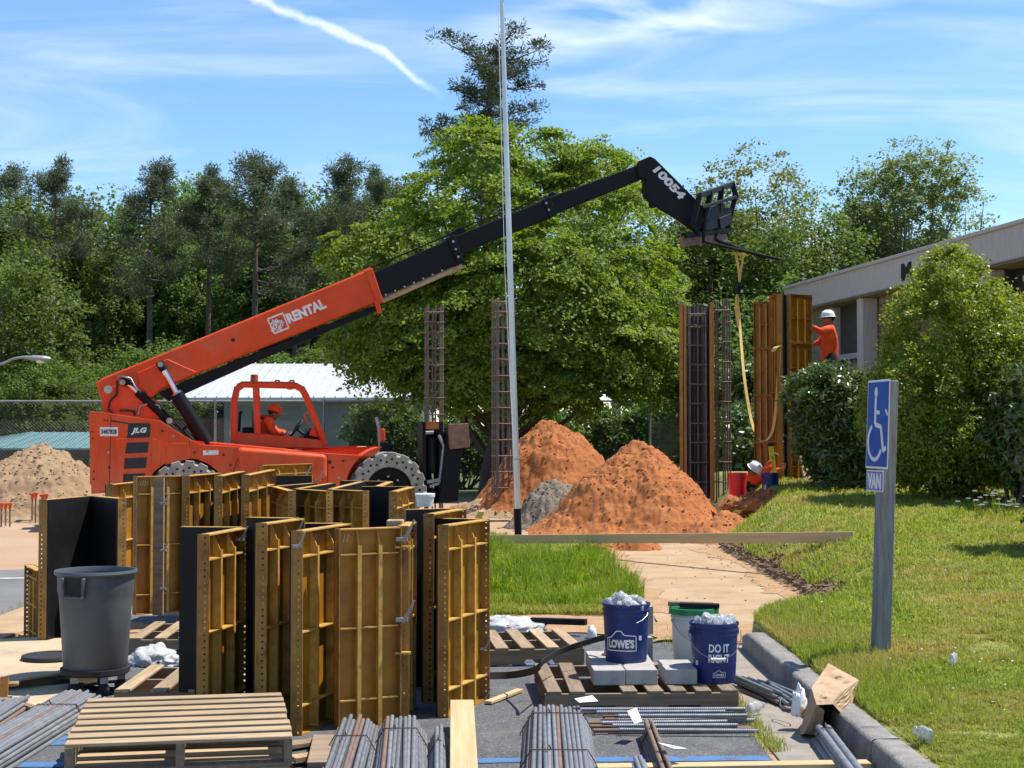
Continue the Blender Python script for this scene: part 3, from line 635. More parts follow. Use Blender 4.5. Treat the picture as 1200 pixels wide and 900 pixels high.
# ------------------------------------------------------------------ foliage tools
def kites(c, nrm, size, aspect, tang=None):
    n = len(c); nrm = nrm / (np.linalg.norm(nrm, axis=1, keepdims=True) + 1e-9)
    r = rng.normal(size=(n, 3)) if tang is None else tang
    t = r - nrm * (r * nrm).sum(1, keepdims=True); t /= (np.linalg.norm(t, axis=1, keepdims=True) + 1e-9)
    b = np.cross(nrm, t); s = size[:, None]
    v = np.stack([c - t * s * .5, c - b * s * aspect * .5 + nrm * s * .07, c + t * s * .5, c + b * s * aspect * .5 + nrm * s * .07], 1).reshape(-1, 3)
    return v, np.arange(n * 4).reshape(n, 4)
def crown(name, m, blobs, nclump, per, crad, flat, lsize, aspect=.62, inner=.5, droop=.35, upbias=.9, zmin=None):
    """leaf clumps spread through overlapping ellipsoids; returns mesh and clump centres"""
    wts = np.array([b[3] * b[5] for b in blobs]); wts = wts / wts.sum()
    which = rng.choice(len(blobs), nclump, p=wts); B = np.array(blobs)[which]
    d = rng.normal(size=(nclump, 3)); d /= np.linalg.norm(d, axis=1, keepdims=True)
    rr = inner + (1 - inner) * rng.random(nclump) ** .6
    cc = B[:, :3] + d * B[:, 3:6] * rr[:, None]
    od = d / np.linalg.norm(d, axis=1, keepdims=True)
    if zmin is not None:
        keep = cc[:, 2] > zmin; cc = cc[keep]; od = od[keep]
    nc = len(cc)
    cr = crad * rng.uniform(.40, 1.55, nc)
    up = np.array([0, 0, 1.0]) * 1.0
    sn = up + od * droop + rng.normal(size=(nc, 3)) * .18; sn /= np.linalg.norm(sn, axis=1, keepdims=True)
    idx = np.repeat(np.arange(nc), per); n = len(idx)
    g = rng.normal(size=(n, 3)); g /= (np.linalg.norm(g, axis=1, keepdims=True)); g *= (rng.random(n) ** .45)[:, None]
    h = (g * sn[idx]).sum(1, keepdims=True)
    p = (g - h * sn[idx] * (1 - flat)) * cr[idx][:, None]
    p = cc[idx] + p
    nr = sn[idx] * upbias + rng.normal(size=(n, 3)) * .55
    v, f = kites(p, nr, lsize * rng.uniform(.65, 1.35, n), aspect)
    return np_mesh(name, v, f, m), cc
def limb_mesh(trunk, limbs, m, name='trunk'):
    b = MB()
    b.tube(trunk[0], trunk[1], n=9)
    for pts, rs in limbs: b.tube(pts, rs, n=5, cap=False)
    return b.mesh(name, m, smooth=60)
def curved(a, b, sag, k=4):
    a = Vector(a); b = Vector(b); out = []
    for i in range(k + 1):
        t = i / k; p = a.lerp(b, t); p.z += sag * 4 * t * (1 - t); p += Vector((random.uniform(-1, 1), random.uniform(-1, 1), random.uniform(-1, 1))) * (b - a).length * .025 * (0 < i < k)
        out.append(p)
    return out
def broad_tree_meshes(h, rw, m_leaf, m_bark, nclump, per, lsize, crad, base=.3, open_=.5, nl=16, flat=.55, tr=.22):
    blobs = [(0, 0, h * .62, rw * .85, rw * .85, h * .36)]
    for i in range(5):
        a = random.uniform(0, 6.28); q = random.uniform(.35, .65) * rw
        z = random.uniform(base + .12, .85) * h; s = random.uniform(.4, .62) * rw
        blobs.append((math.cos(a) * q, math.sin(a) * q, z, s, s, s * random.uniform(.7, 1.1)))
    me, cc = crown('crown', m_leaf, blobs, nclump, per, crad, flat, lsize, inner=open_)
    trunk = [Vector((0, 0, -.3)), Vector((.05, 0, h * .2)), Vector((random.uniform(-.2, .2), random.uniform(-.2, .2), h * .5)), Vector((random.uniform(-.3, .3), 0, h * .72))]
    limbs = []
    for i in range(nl):
        c = Vector(cc[random.randrange(len(cc))]); t = random.uniform(.25, .9); zs = h * (.18 + .55 * t) * .9
        zs = min(zs, c.z - .1 * h) if c.z > h * .3 else h * .2
        s = Vector((0, 0, max(zs, h * .15)))
        L_ = (c - s).length; limbs.append((curved(s, c, -L_ * .06), [tr * .38, tr * .28, tr * .2, tr * .13, tr * .05]))
    return me, limb_mesh((trunk, [tr * 1.25, tr, tr * .75, tr * .2]), limbs, m_bark)
def pine_meshes(h, rw, m_n, m_bark, start=.5, nb=30, per_b=5, tuft=46, nl=.34, tr=.24, up=.15, broad=False):
    limbs = []; tc_ = []
    for i in range(nb):
        t = start + (1 - start) * (i + random.random()) / nb
        z = h * t; a = random.uniform(0, 6.283); q = (t - start) / (1 - start)
        ln = rw * (0.55 + .6 * math.sin(PI * min(1, q * .8 + .25))) * random.uniform(.55, 1.1) * (1 - .45 * q)
        if broad: ln = rw * random.uniform(.55, 1.15) * (1 - .25 * q * q) * (.6 if q < .12 else 1)
        e = Vector((math.cos(a) * ln, math.sin(a) * ln, z + ln * random.uniform(up - .15, up + .35)))
        pts = curved((0, 0, z), e, -ln * .06); limbs.append((pts, [tr * .3, tr * .24, tr * .17, tr * .1, tr * .04]))
        for k in range(per_b):
            s = random.uniform(.45, 1.05); p = Vector((0, 0, z)).lerp(e, s) + Vector((random.gauss(0, .16), random.gauss(0, .16), random.gauss(.08, .12))) * rw * .5
            tc_.append(p)
    for k in range(int(nb * .5)): tc_.append(Vector((random.gauss(0, rw * .15), random.gauss(0, rw * .15), h * random.uniform(.93, 1.02))))
    tc_ = np.array(tc_); nc = len(tc_); idx = np.repeat(np.arange(nc), tuft); n = len(idx)
    g = rng.normal(size=(n, 3)); g[:, 2] = g[:, 2] * .6 + .25; g /= np.linalg.norm(g, axis=1, keepdims=True)
    cr = rng.uniform(.5, 1.1, nc)[idx] * rw * .19
    p = tc_[idx] + g * (cr * rng.random(n) ** .5)[:, None]
    nr = np.cross(g, rng.normal(size=(n, 3)))
    v, f = kites(p, nr, nl * rng.uniform(.7, 1.3, n), .26, tang=g)
    me = np_mesh('crown', v, f, m_n)
    trunk = [Vector((0, 0, -.5)), Vector((0.05, 0, h * .3)), Vector((random.uniform(-.3, .3), 0, h * .65)), Vector((random.uniform(-.2, .2), 0, h * .99))]
    return me, limb_mesh((trunk, [tr * 1.2, tr, tr * .75, tr * .12]), limbs, m_bark)
def place_tree(name, meshes, loc, rz, sc, label, group=None, cat='tree'):
    r = empty(name, loc, rz, label, cat, group); r.scale = (sc[0], sc[0], sc[1]) if isinstance(sc, tuple) else (sc, sc, sc)
    link_mesh('crown', meshes[0], r); link_mesh('trunk', meshes[1], r)
    return r
# --- prototypes
BR = [broad_tree_meshes(16, 4.4, M['leaf_forest'], M['bark_pale'], 420, 64, .24, .85, base=.2, open_=.4, flat=.8) for _ in range(3)]
BRB = [broad_tree_meshes(14, 4.6, M['leaf_bright'], M['bark_pale'], 330, 58, .22, .8, base=.15, open_=.4, flat=.8) for _ in range(2)]
PN = [pine_meshes(22, 4.2, M['needle_olive'], M['bark_pine'], start=.60, nb=34, per_b=8, tuft=64, nl=.24, up=.05) for _ in range(2)]
PN.append(pine_meshes(22, 3.6, M['needle_olive'], M['bark_pine'], start=.70, nb=28, per_b=9, tuft=70, nl=.24))
def forest(px, ytop, Y, kind, rz=None, wsc=1.0):
    z0 = float(terrain_z((px - 600) / FPX * Y, Y)); H = CAMZ + (508 - ytop) / FPX * Y - z0
    X = (px - 600) / FPX * Y
    proto = kind[0][kind[1]]; base_h = {id(BR): 16.2, id(BRB): 14.2, id(PN): 22.3}[id(kind[0])]
    s = H / base_h
    nm = 'pine_tree' if kind[0] is PN else 'broadleaf_tree'
    return nm, proto, (X, Y, z0), random.uniform(0, 6.28) if rz is None else rz, (s * wsc, s)
BRL = ['back row tree at the left picture edge behind the cut off pine', 'back row tree between the left edge pine and the slender leftmost pine', 'back row tree right of the slender leftmost pine', 'back row tree left of the flat topped pine', 'back row tree with light green top right of the flat topped pine', 'light green back row tree left of the pale trunked pine', 'back row tree right of the pale trunked pine', 'back row tree right under the domed pine top', 'back row tree between the shaggy pine and the maple', 'back row tree behind the dark pine left of the maple', 'back row tree showing above the upper left maple edge', 'back row tree beyond the left picture edge', 'back row tree hidden behind the maple top']
UNL = ['low understorey tree beyond the left edge under the lamp', 'low understorey tree at the foot of the slender leftmost pine', 'understorey tree between the slender pine and the flat topped pine', 'low understorey tree at the foot of the flat topped pine', 'understorey tree below the pale trunked pine', 'low understorey tree right of the pale trunked pine foot', 'understorey tree at the foot of the domed pine', 'understorey tree just above the orange boom lettering', 'understorey tree beside the left edge of the maple', 'taller understorey tree behind the slender leftmost pine', 'taller understorey tree between the flat topped and pale trunked pines', 'taller understorey tree between the domed and shaggy pines', 'taller understorey tree left of the flat topped pine trunk']
def fplant(px, ytop, Y, kind, label, wsc=1.0, group='trees of the wood behind the fence'):
    nm, pr, loc, rz, sc = forest(px, ytop, Y, kind, None, wsc)
    return place_tree(nm, pr, loc, rz, sc, label, group)
PINES = [(62, 196, 78, 2, .75, 'slender pine with bare trunk and round top, leftmost tall pine standing clear of the wood'),
         (175, 194, 78, 0, .9, 'tall pine with flat spreading top above the telehandler counterweight'),
         (243, 204, 80, 2, .9, 'pine with a pale straight trunk between the two broad topped pines'),
         (298, 187, 77, 1, 1.0, 'broadest dark domed pine rising above the orange boom'),
         (345, 212, 80, 0, .8, 'shaggy pine just right of the domed pine'),
         (405, 192, 79, 1, .8, 'dark pine peeking out left of the big maple'),
         (440, 205, 82, 2, .8, 'pine partly hidden behind the upper left maple leaves'),
         (8, 200, 94, 1, .8, 'pine cut off by the left picture edge')]
for px, yt, Y, k_, ws, lab in PINES: fplant(px, yt, Y, (PN, k_), lab, ws)
for j, (px, yt, Y, ws) in enumerate([(-25, 225, 90, 1.0), (25, 218, 92, 1.0), (100, 214, 96, 1.0), (140, 216, 92, .95), (205, 205, 98, .9), (222, 196, 100, .8), (268, 205, 97, .95), (322, 204, 100, .95), (372, 206, 98, .95), (425, 198, 100, .95), (470, 200, 100, .9), (-70, 230, 90, 1), (520, 190, 98, .9)]):
    fplant(px, yt, Y, (BR, j % 3), BRL[j], ws, 'back row broadleaf trees')
for j, (px, yt, Y, ws) in enumerate([(-40, 400, 74, 1.5), (75, 425, 76, 1.6), (115, 405, 72, 1.5), (160, 430, 77, 1.7), (215, 400, 73, 1.5), (265, 425, 77, 1.7), (315, 410, 74, 1.5), (365, 400, 76, 1.5), (415, 390, 73, 1.5), (40, 275, 90, 1.0), (200, 262, 92, 1.0), (335, 270, 91, 1.0), (115, 285, 89, 1)]):
    fplant(px, yt, Y, (BR, (j + 1) % 3), UNL[j], ws, 'understorey trees')
for j, (px, yt, Y, ws, lab) in enumerate([(8, 300, 58, 1.0, 'sunlit pale green tree at the left edge above the street lamp'), (-35, 270, 62, 1.0, 'tall sunlit tree cut off by the left edge above the lamp arm'), (150, 400, 62, 1.3, 'low bright bushy tree behind the sand pile and the fence'), (20, 420, 56, 1.2, 'low bright tree behind the lamp head'), (75, 440, 55, 1.2, 'small bright tree above the teal roof')]):
    fplant(px, yt, Y, (BRB, j % 2), lab, ws)
BRS = [broad_tree_meshes(18, 2.3, M['leaf_forest'], M['bark_pale'], 300, 60, .21, .62, base=.42, open_=.35, flat=.85, nl=22, tr=.16) for _ in range(2)]
SLL = ['slim tall tree with a pale trunk just right of the slender leftmost pine', 'slim tree with a thin straight trunk left of the flat topped pine', 'slim leafy tree directly right of the flat topped pine trunk', 'slim tree between the flat topped and the pale trunked pine', 'slim tree with a leaning look right of the pale trunked pine', 'slim tree in front of the domed pine trunk', 'slim tall tree right of the domed pine', 'slim tree above the boom lettering, left of the maple', 'slim tree touching the left side of the maple', 'slim tree at the left edge behind the lamp arm']
for j, (px, yt, Y) in enumerate([(92, 236, 87), (132, 262, 86), (200, 246, 88), (222, 268, 87), (262, 240, 89), (278, 275, 86), (325, 246, 87), (362, 262, 86), (392, 246, 89), (22, 262, 87)]):
    z0 = float(terrain_z((px - 600) / FPX * Y, Y)); H = CAMZ + (508 - yt) / FPX * Y - z0
    place_tree('broadleaf_tree', BRS[j % 2], ((px - 600) / FPX * Y, Y, z0), random.uniform(0, 6.28), (H / 18.0 * 1.0, H / 18.0), SLL[j], 'slim trees of the wood')
# --- big dark pine behind the maple
Y = 71; X = (574 - 600) / FPX * Y; H = CAMZ + (508 - 66) / FPX * Y
pm = pine_meshes(H, 3.0, M['needle'], M['bark_pine'], start=.60, nb=40, per_b=8, tuft=80, nl=.19, tr=.26, up=.25, broad=True)
place_tree('pine_tree', pm, (X, Y, 0), 0.6, 1.0, 'tallest dark pine towering over the bright maple behind the flagpole')
# --- right hand background trees
def hero(name, px, ytop, Y, rw, m_leaf, m_bark, nclump, per, ls, cr, base, open_, nl, label, z0=0.0, flat=.55, tr=.22):
    X = (px - 600) / FPX * Y; H = CAMZ + (508 - ytop) / FPX * Y - z0
    ms = broad_tree_meshes(H * .97, rw, m_leaf, m_bark, nclump, per, ls, cr, base, open_, nl, flat, tr)
    return place_tree(name, ms, (X, Y, z0), random.uniform(0, 6), 1.0, label)
hero('broadleaf_tree', 722, 152, 72, 3.6, M['leaf_oak'], M['bark_pale'], 330, 60, .18, .9, .3, .5, 22, 'pale green tree showing above the middle of the boom, behind the maple')
hero('oak_tree', 885, 148, 62, 3.9, M['leaf_oak'], M['bark_pale'], 620, 60, .15, .62, .3, .5, 70, 'sparse yellowish oak with pale limbs behind the fork carriage')
hero('broadleaf_tree', 832, 200, 58, 3.1, M['leaf_bright'], M['bark'], 480, 60, .17, .85, .1, .4, 20, 'dark green tree directly behind the fork carriage and strap')
hero('broadleaf_tree', 945, 212, 56, 3.2, M['leaf_bright'], M['bark'], 480, 60, .16, .8, .1, .4, 20, 'mid green tree left of the building roof corner')
hero('broadleaf_tree', 1058, 136, 58, 3.0, M['leaf_airy'], M['bark_pale'], 760, 58, .13, .46, .2, .4, 60, 'airy pale green tree rising above the building roof', flat=.6)
hero('broadleaf_tree', 1012, 215, 66, 3.0, M['leaf_airy'], M['bark'], 300, 56, .17, .75, .2, .4, 24, 'soft green tree in the gap between the oak and the airy tree')
hero('broadleaf_tree', 792, 222, 62, 3.2, M['leaf_forest'], M['bark'], 480, 60, .19, .85, .05, .4, 18, 'dark tree filling the gap right of the maple below the boom head')
hero('broadleaf_tree', 880, 330, 46, 2.4, M['leaf_forest'], M['bark'], 300, 50, .17, .6, .02, .35, 18, 'dark low tree behind the hanging strap and the tall forms')
hero('broadleaf_tree', 845, 400, 40, 1.6, M['leaf_bright'], M['bark'], 200, 45, .13, .45, .02, .35, 14, 'small bright sapling behind the rightmost rebar cage')
hero('broadleaf_tree', 1135, 200, 70, 2.8, M['leaf_airy'], M['bark'], 170, 46, .16, .8, .3, .5, 24, 'thin tree whose twigs show over the right end of the roof')
# --- the maple
def px_blob(px, py, rx, ry, Y, dy, ry_depth):
    p = W(px, py, Y + dy); s = (Y + dy) / FPX
    return (p.x, p.y, p.z, rx * s, ry_depth, ry * s)
YM = 41.0
mb = [px_blob(560, 250, 100, 100, YM, 0, 3.2), px_blob(480, 310, 90, 78, YM, -1, 2.6), px_blob(670, 270, 105, 100, YM, .5, 3.0), px_blob(600, 380, 190, 78, YM, -1.0, 3.4),
      px_blob(745, 360, 68, 84, YM, 0, 2.6), px_blob(425, 300, 52, 40, YM, -1.5, 1.6), px_blob(700, 205, 50, 42, YM, 1, 2), px_blob(545, 180, 40, 42, YM, .5, 1.6), px_blob(620, 340, 120, 90, YM, -2.6, 1.6), px_blob(520, 410, 130, 40, YM, -2.2, 1.6), px_blob(690, 410, 120, 40, YM, -2.2, 1.6), px_blob(590, 185, 32, 36, YM, 0, 1.5), px_blob(640, 190, 38, 38, YM, 0, 1.6), px_blob(600, 440, 185, 46, YM, -.8, 3.4), px_blob(540, 440, 90, 44, YM, -2.4, 1.6), px_blob(665, 445, 80, 40, YM, -2.4, 1.6), px_blob(755, 420, 60, 50, YM, -.5, 2.2), px_blob(450, 395, 70, 50, YM, -1, 2.0)]
root = empty('maple_tree', (W(578, 500, YM).x, YM, 0), 0, 'large bright yellow green maple with layered sprays behind the boom', 'tree')
mb = [(b[0] - root.location.x, b[1] - root.location.y, b[2], b[3], b[4], b[5]) for b in mb]
me, cc = crown('crown', M['leaf_maple'], mb, 1250, 175, .55, .22, .105, aspect=.72, inner=.58, droop=.8, upbias=1.0)
link_mesh('crown', me, root)
limbs = []
for i in range(34):
    c = Vector(cc[random.randrange(len(cc))]); s = Vector((random.uniform(-.15, .15), 0, random.uniform(1.2, 2.6)))
    L_ = (c - s).length; limbs.append((curved(s, c, L_ * .08 if c.z < 3.6 else -L_ * .05, 5), [.085, .07, .055, .04, .025, .01]))
for c in ((-1.6, .4, 3.4), (1.9, .3, 3.0), (2.6, -.5, 2.6), (.7, .6, 3.8)):
    limbs.append((curved((0, 0, .9), c, -.12, 5), [.15, .13, .11, .09, .06, .03]))
tm = limb_mesh(([Vector((-.15, 0, -.3)), Vector((-.1, 0, .6)), Vector((.1, 0, 1.6)), Vector((.2, 0, 3.2)), Vector((.1, 0, 5.5))], [.34, .27, .24, .17, .06]), limbs, M['bark'])
link_mesh('trunk', tm, root)
# --- shrubs
def shrub(name, blobs, m_leaf, nclump, per, cr, ls, asp, label, base, flat=.7, inner=.72, upb=.6, zmin=None, cat='shrub', stems=14):
    r = empty(name, base, 0, label, cat)
    bl = [(b[0] - base[0], b[1] - base[1], b[2] - base[2], b[3], b[4], b[5]) for b in blobs]
    me, cc = crown('foliage', m_leaf, bl, nclump, per, cr, flat, ls, aspect=asp, inner=inner, droop=.7, upbias=upb, zmin=zmin)
    link_mesh('foliage', me, r)
    b = MB()
    for i in range(stems):
        c = Vector(cc[random.randrange(len(cc))]); b.tube(curved((random.uniform(-.2, .2), random.uniform(-.2, .2), -.1), c, -.05), [.035, .03, .022, .015, .006], n=5, cap=False)
    b.build('stem', M['bark'], r, smooth=60)
    return r
Yb = 22.0
sb = [px_blob(1112, 400, 74, 92, Yb, 0, 1.1), px_blob(1074, 480, 62, 86, Yb, -.2, 1.1), px_blob(1150, 470, 66, 100, Yb, 0, 1.0), px_blob(1116, 335, 38, 50, Yb, .1, .6), px_blob(1180, 420, 40, 80, Yb, .2, .9), px_blob(1115, 520, 85, 62, Yb, -.3, 1.1)]
shrub('flowering_shrub', sb, M['leaf_bush'], 1250, 84, .20, .055, .55, 'tall sunlit yellow green shrub in front of the building windows', (W(1105, 560, Yb).x, Yb, float(lawn_z(6.4, Yb))), zmin=0.05)
Yh = 24.6
sb = [px_blob(968, 492, 36, 62, Yh, 0, .8), px_blob(1005, 505, 36, 72, Yh, -.2, .8), px_blob(966, 459, 46, 29, Yh, 0, .7), px_blob(990, 548, 36, 32, Yh, -.3, .7)]
shrub('evergreen_shrub', sb, M['leaf_hedge'], 520, 60, .20, .115, .32, 'dark glossy evergreen shrub below the worker in the white hard hat', (W(975, 560, Yh).x, Yh, float(lawn_z(5.3, Yh))), zmin=0.02)
Yr_ = 20.6
sb = [px_blob(1196, 505, 36, 62, Yr_, 0, .7), px_blob(1215, 480, 40, 60, Yr_, 0, .7)]
shrub('evergreen_shrub', sb, M['leaf_hedge'], 300, 60, .18, .12, .30, 'dark evergreen shrub cut off by the right picture edge', (W(1200, 560, Yr_).x, Yr_, float(lawn_z(7.2, Yr_))), zmin=0.02)
Yo = 15.4; xo = (1256 - 600) / FPX * Yo
shrub('evergreen_shrub', [(xo, Yo, .9, .48, .6, .5), (xo, Yo, 1.6, .5, .6, .6), (xo, Yo + .1, 2.2, .42, .5, .45), (xo + .1, Yo + .1, .6, .4, .5, .3)], M['leaf_hedge'], 220, 60, .16, .10, .32, 'small dark shrub just outside the right picture edge shading the lawn', (xo, Yo, .5), zmin=0.0)
for px, py, rx, ry, Y, lab, mm in ((700, 505, 55, 26, 46, 'light green bushes behind the fence under the maple, right of the trunk', 'leaf_bright'), (770, 500, 40, 28, 46, 'light green bush behind the fence beside the tall forms', 'leaf_bright'), (452, 505, 46, 32, 44, 'grey green bush behind the cab under the maple', 'leaf_forest'), (640, 510, 40, 22, 45, 'low bush behind the red clay piles', 'leaf_forest'), (868, 520, 30, 40, 33, 'dark bush between the rebar cage and the column form', 'leaf_hedge'), (545, 515, 42, 28, 46, 'dark bush behind the stabiliser and the rebar cage', 'leaf_forest'), (880, 470, 22, 50, 36, 'upright dark bush behind the strap loop', 'leaf_hedge')):
    shrub('shrub', [px_blob(px, py, rx, ry, Y, 0, 1.0), px_blob(px, py + ry * .7, rx, ry * .7, Y, 0, 1.0)], M[mm], 170, 60, .42, .16, .5, lab, (W(px, 508, Y).x, Y, 0), zmin=0.0)
# white flowers at the lawn edge by the shrub
P = []; q = MB()
for i in range(26):
    px = random.choice([random.gauss(1150, 16), random.gauss(1182, 10), random.gauss(1170, 22)]); Y = random.uniform(18.6, 19.6); X = (px - 600) / FPX * Y; z = float(lawn_z(X, Y)); hh = random.uniform(.12, .34)
    P.append((X, Y, z, hh))
    for k in range(4):
        a = k * 1.57; q.box((X + .02 * math.cos(a), Y + .02 * math.sin(a), z + hh), (.020, .020, .012))
tag(q.build('wildflowers', M['flower']), 'white wildflowers at the lawn edge under the tall shrub', kind='stuff')
P = np.array([(a, b, c) for a, b, c, d in P for _ in range(3)]); v, f = blades(P, rng.uniform(.15, .32, len(P)), np.full(len(P), .012), .3)
tag(link_mesh('flower_stalks', np_mesh('flower_stalks', v, f, M['tallgrass'])), 'thin green stalks of the white wildflowers', kind='stuff')

# ------------------------------------------------------------------ earth piles
_bm = bmesh.new(); bmesh.ops.create_icosphere(_bm, subdivisions=1, radius=1.0); _bm.verts.ensure_lookup_table(); ICO = ([tuple(v_.co) for v_ in _bm.verts], [tuple(x_.index for x_ in f_.verts) for f_ in _bm.faces]); _bm.free()
def pile(name, cx, cy, rx, ry, h, m, label, seed, n=110, rough=.16, clods=260, z0=0.0, sharp=1.25, cl=(.03, .12), cm=None):
    r = empty(name, (cx, cy, 0), 0, label, 'dirt pile')
    xs = np.linspace(-1.25, 1.25, n); V = []
    def H(a, b):
        ang = math.atan2(b, a); rr = math.hypot(a, b) / (1 + .16 * mnoise.noise(Vector((math.cos(ang) * 1.4 + seed, math.sin(ang) * 1.4, seed))))
        if rr >= 1.0: return -0.06
        t = 1 - rr
        t2 = t - .10 * math.sin(min(1, t * 2.2) * PI) * (1 if t < .45 else 0)
        prof = h * (t2 * (1 - sharp) + sharp * (1 - math.exp(-2.6 * t)) / (1 - math.exp(-2.6))) - h * .045 * math.exp(-(rr / .12) ** 2)
        e = min(1, t * 6)
        k = fb(a * 2.3 + seed, b * 2.3, seed, 4) * rough * .55
        w1 = mnoise.voronoi(Vector((a * rx * 4.2 + seed, b * ry * 4.2, seed)))[0]; w2 = mnoise.voronoi(Vector((a * rx * 10 + seed, b * ry * 10, 1 + seed)))[0]
        k2 = abs(mnoise.noise(Vector((a * 7 + seed, b * 7, 2.0)))) * .06
        k3 = (.5 - w1[0]) * .09 * (.5 + max(0, mnoise.noise(Vector((a * 3, b * 3, seed))) + .5)) + (.5 - w2[0]) * .075 + mnoise.noise(Vector((a * 30 + seed, b * 30, 9.0))) * .025
        return prof + (k - k2 + k3) * e
    for b in xs:
        for a in xs: V.append((a * rx, b * ry, z0 + H(a, b)))
    V = np.array(V); i = np.arange(n * n).reshape(n, n)
    f = np.stack([i[:-1, :-1].ravel(), i[:-1, 1:].ravel(), i[1:, 1:].ravel(), i[1:, :-1].ravel()], 1)
    zz0 = V[:, 2] - z0; f = f[(zz0[f] > -.055).any(1)]
    link_mesh('heap', np_mesh('heap', V, f, m, False), r)
    q = MB()
    for k in range(clods):
        a = random.gauss(0, .5); b = random.gauss(-.2, .5); rr = math.hypot(a, b)
        if rr > 1.18: continue
        zz_ = max(0, H(a, b)); s = random.uniform(*cl) * (1.3 if random.random() < .12 else .8)
        if True:
            sc_ = Vector((s * random.uniform(.7, 1.1), s * random.uniform(.6, 1), s * random.uniform(.45, .8))); R = Matrix.Rotation(random.uniform(0, 6), 3, 'Z')
            q.add([R @ Vector((v_[0] * sc_.x, v_[1] * sc_.y, v_[2] * sc_.z)) * random.uniform(.8, 1.12) + Vector((a * rx, b * ry, z0 + zz_ + s * .1)) for v_ in ICO[0]], ICO[1]); continue
        vs = []
        for sx_ in (-1, 1):
            for sy_ in (-1, 1):
                for sz_ in (-1, 1): vs.append(R @ Vector((sx_ * s * random.uniform(.5, 1), sy_ * s * random.uniform(.4, .9), sz_ * s * random.uniform(.35, .75))) + Vector((a * rx, b * ry, z0 + zz_ - s * .12)))
        q.add(vs, [(0, 1, 3, 2), (4, 6, 7, 5), (0, 4, 5, 1), (2, 3, 7, 6), (0, 2, 6, 4), (1, 5, 7, 3)])
    o = q.build('clods', cm or m, r); o['kind'] = 'stuff'
    return r
pile('clay_pile', 2.18, 25.6, 2.0, 2.0, 1.70, M['soil'], 'front pile of bright red clay right of the flagpole', 3.3, n=220, clods=1100, sharp=.12, cl=(.012, .034))
pile('clay_pile', .85, 31.5, 1.85, 1.9, 2.15, M['soil'], 'rear pile of red clay behind the flagpole and rebar cage', 8.1, n=190, clods=600, sharp=.35, cl=(.013, .036))
pile('gravel_pile', .82, 26.9, 1.0, .9, .98, M['gravel'], 'small pile of grey gravel between the two red clay piles', 5.2, n=90, clods=200, sharp=.3, cl=(.015, .045))
pile('sand_pile', -9.75, 30.6, 2.35, 2.3, 1.62, M['soil2'], 'pile of tan soil left of the telehandler', 1.7, n=200, clods=800, sharp=.1, cl=(.015, .045))
pile('clay_mound', 4.15, 24.4, .75, .6, .20, M['soil'], 'low scatter of red clay in front of the buckets', 6.4, n=60, clods=160, z0=.52, cl=(.02, .05))
pile('clay_mound', 3.35, 23.3, .75, 1.0, .50, M['soil'], 'low tongue of red clay between the front pile and the lawn edge', 9.4, n=80, clods=60, sharp=.3, cl=(.02, .05))
pile('earth_mound', -.3, 31.0, 1.5, 1.2, .34, M['soil2'], 'low tan earth mound around the foot of the middle rebar cage', 2.2, n=60, clods=120, sharp=.3, cl=(.02, .06))
pile('clay_mound', 1.55, 21.6, .7, .45, .12, M['soil'], 'scatter of clay crumbs on the footpath under the long board', 4.4, n=50, clods=140, cl=(.02, .05))

# ------------------------------------------------------------------ building on the right
BA = math.atan2(-.987, .162)
bld = empty('office_building', (7.39, 40.0, 0), BA, 'low grey building with deep stained fascia and dark windows behind the shrubs', 'building')
LB = 26.0
def bb(name, x0, x1, y0, y1, z0, z1, m, bevel=0, parent=bld):
    b = MB(); b.box(((x0 + x1) / 2, (y0 + y1) / 2, (z0 + z1) / 2), (x1 - x0, y1 - y0, z1 - z0)); return b.build(name, m, parent, bevel=bevel)
bb('fascia', 0, LB, 0, 12, 4.98, 5.60, M['stucco'])
bb('roof_coping', -.05, LB, -.05, 12.05, 5.602, 5.68, M['stucco'], .01)
bb('soffit', .05, LB, .05, 3, 4.93, 4.978, M['soffit'])
def bricks(x0, x1, y, z0, z1, m, part):
    b = MB(); rows = int((z1 - z0) / .19)
    for r in range(rows):
        x = x0 + (0.2 if r % 2 else 0) - .2
        while x < x1:
            a = max(x, x0); c = min(x + .385, x1)
            if c - a > .03: b.box(((a + c) / 2, y, z0 + r * .19 + .09), (c - a - .012, .02, .172))
            x += .4
    o = b.build(part, m, bld); o['kind'] = 'stuff'
bb('wall', 0, 2.4, .42, 11, 0, 4.93, M['mortar']); bricks(0, 2.36, .412, .6, 4.9, M['tanbrick'], 'brickwork')
bb('wall', 2.4, LB, .72, 11, 0, 4.93, M['darkpanel'])
bb('window_jamb', 2.36, 2.46, .38, .70, .5, 4.92, M['stucco'], .01)
wf = bb('window', 2.46, 3.75, .60, .66, .9, 4.92, M['darkpanel'])
bb('pane', 2.52, 3.06, .585, .60, 1.0, 3.55, M['glass'], parent=wf); bb('pane', 3.14, 3.70, .585, .60, 1.0, 3.55, M['glass'], parent=wf)
bb('window_frame', 2.46, 3.75, .54, .60, 3.56, 3.70, M['stucco'], .008, parent=wf); bb('mullion', 3.07, 3.13, .55, .60, .9, 3.56, M['stucco'], parent=wf)
for x in (4.73, 10.9, 17.2):
    bb('column', x, x + .34, .10, .49, .0, 4.925, M['stucco'], .02)
bb('wall', 3.78, 8.6, .52, .71, 0, 4.925, M['mortar']); bricks(3.8, 8.58, .512, .6, 4.9, M['brownbrick'], 'brickwork')
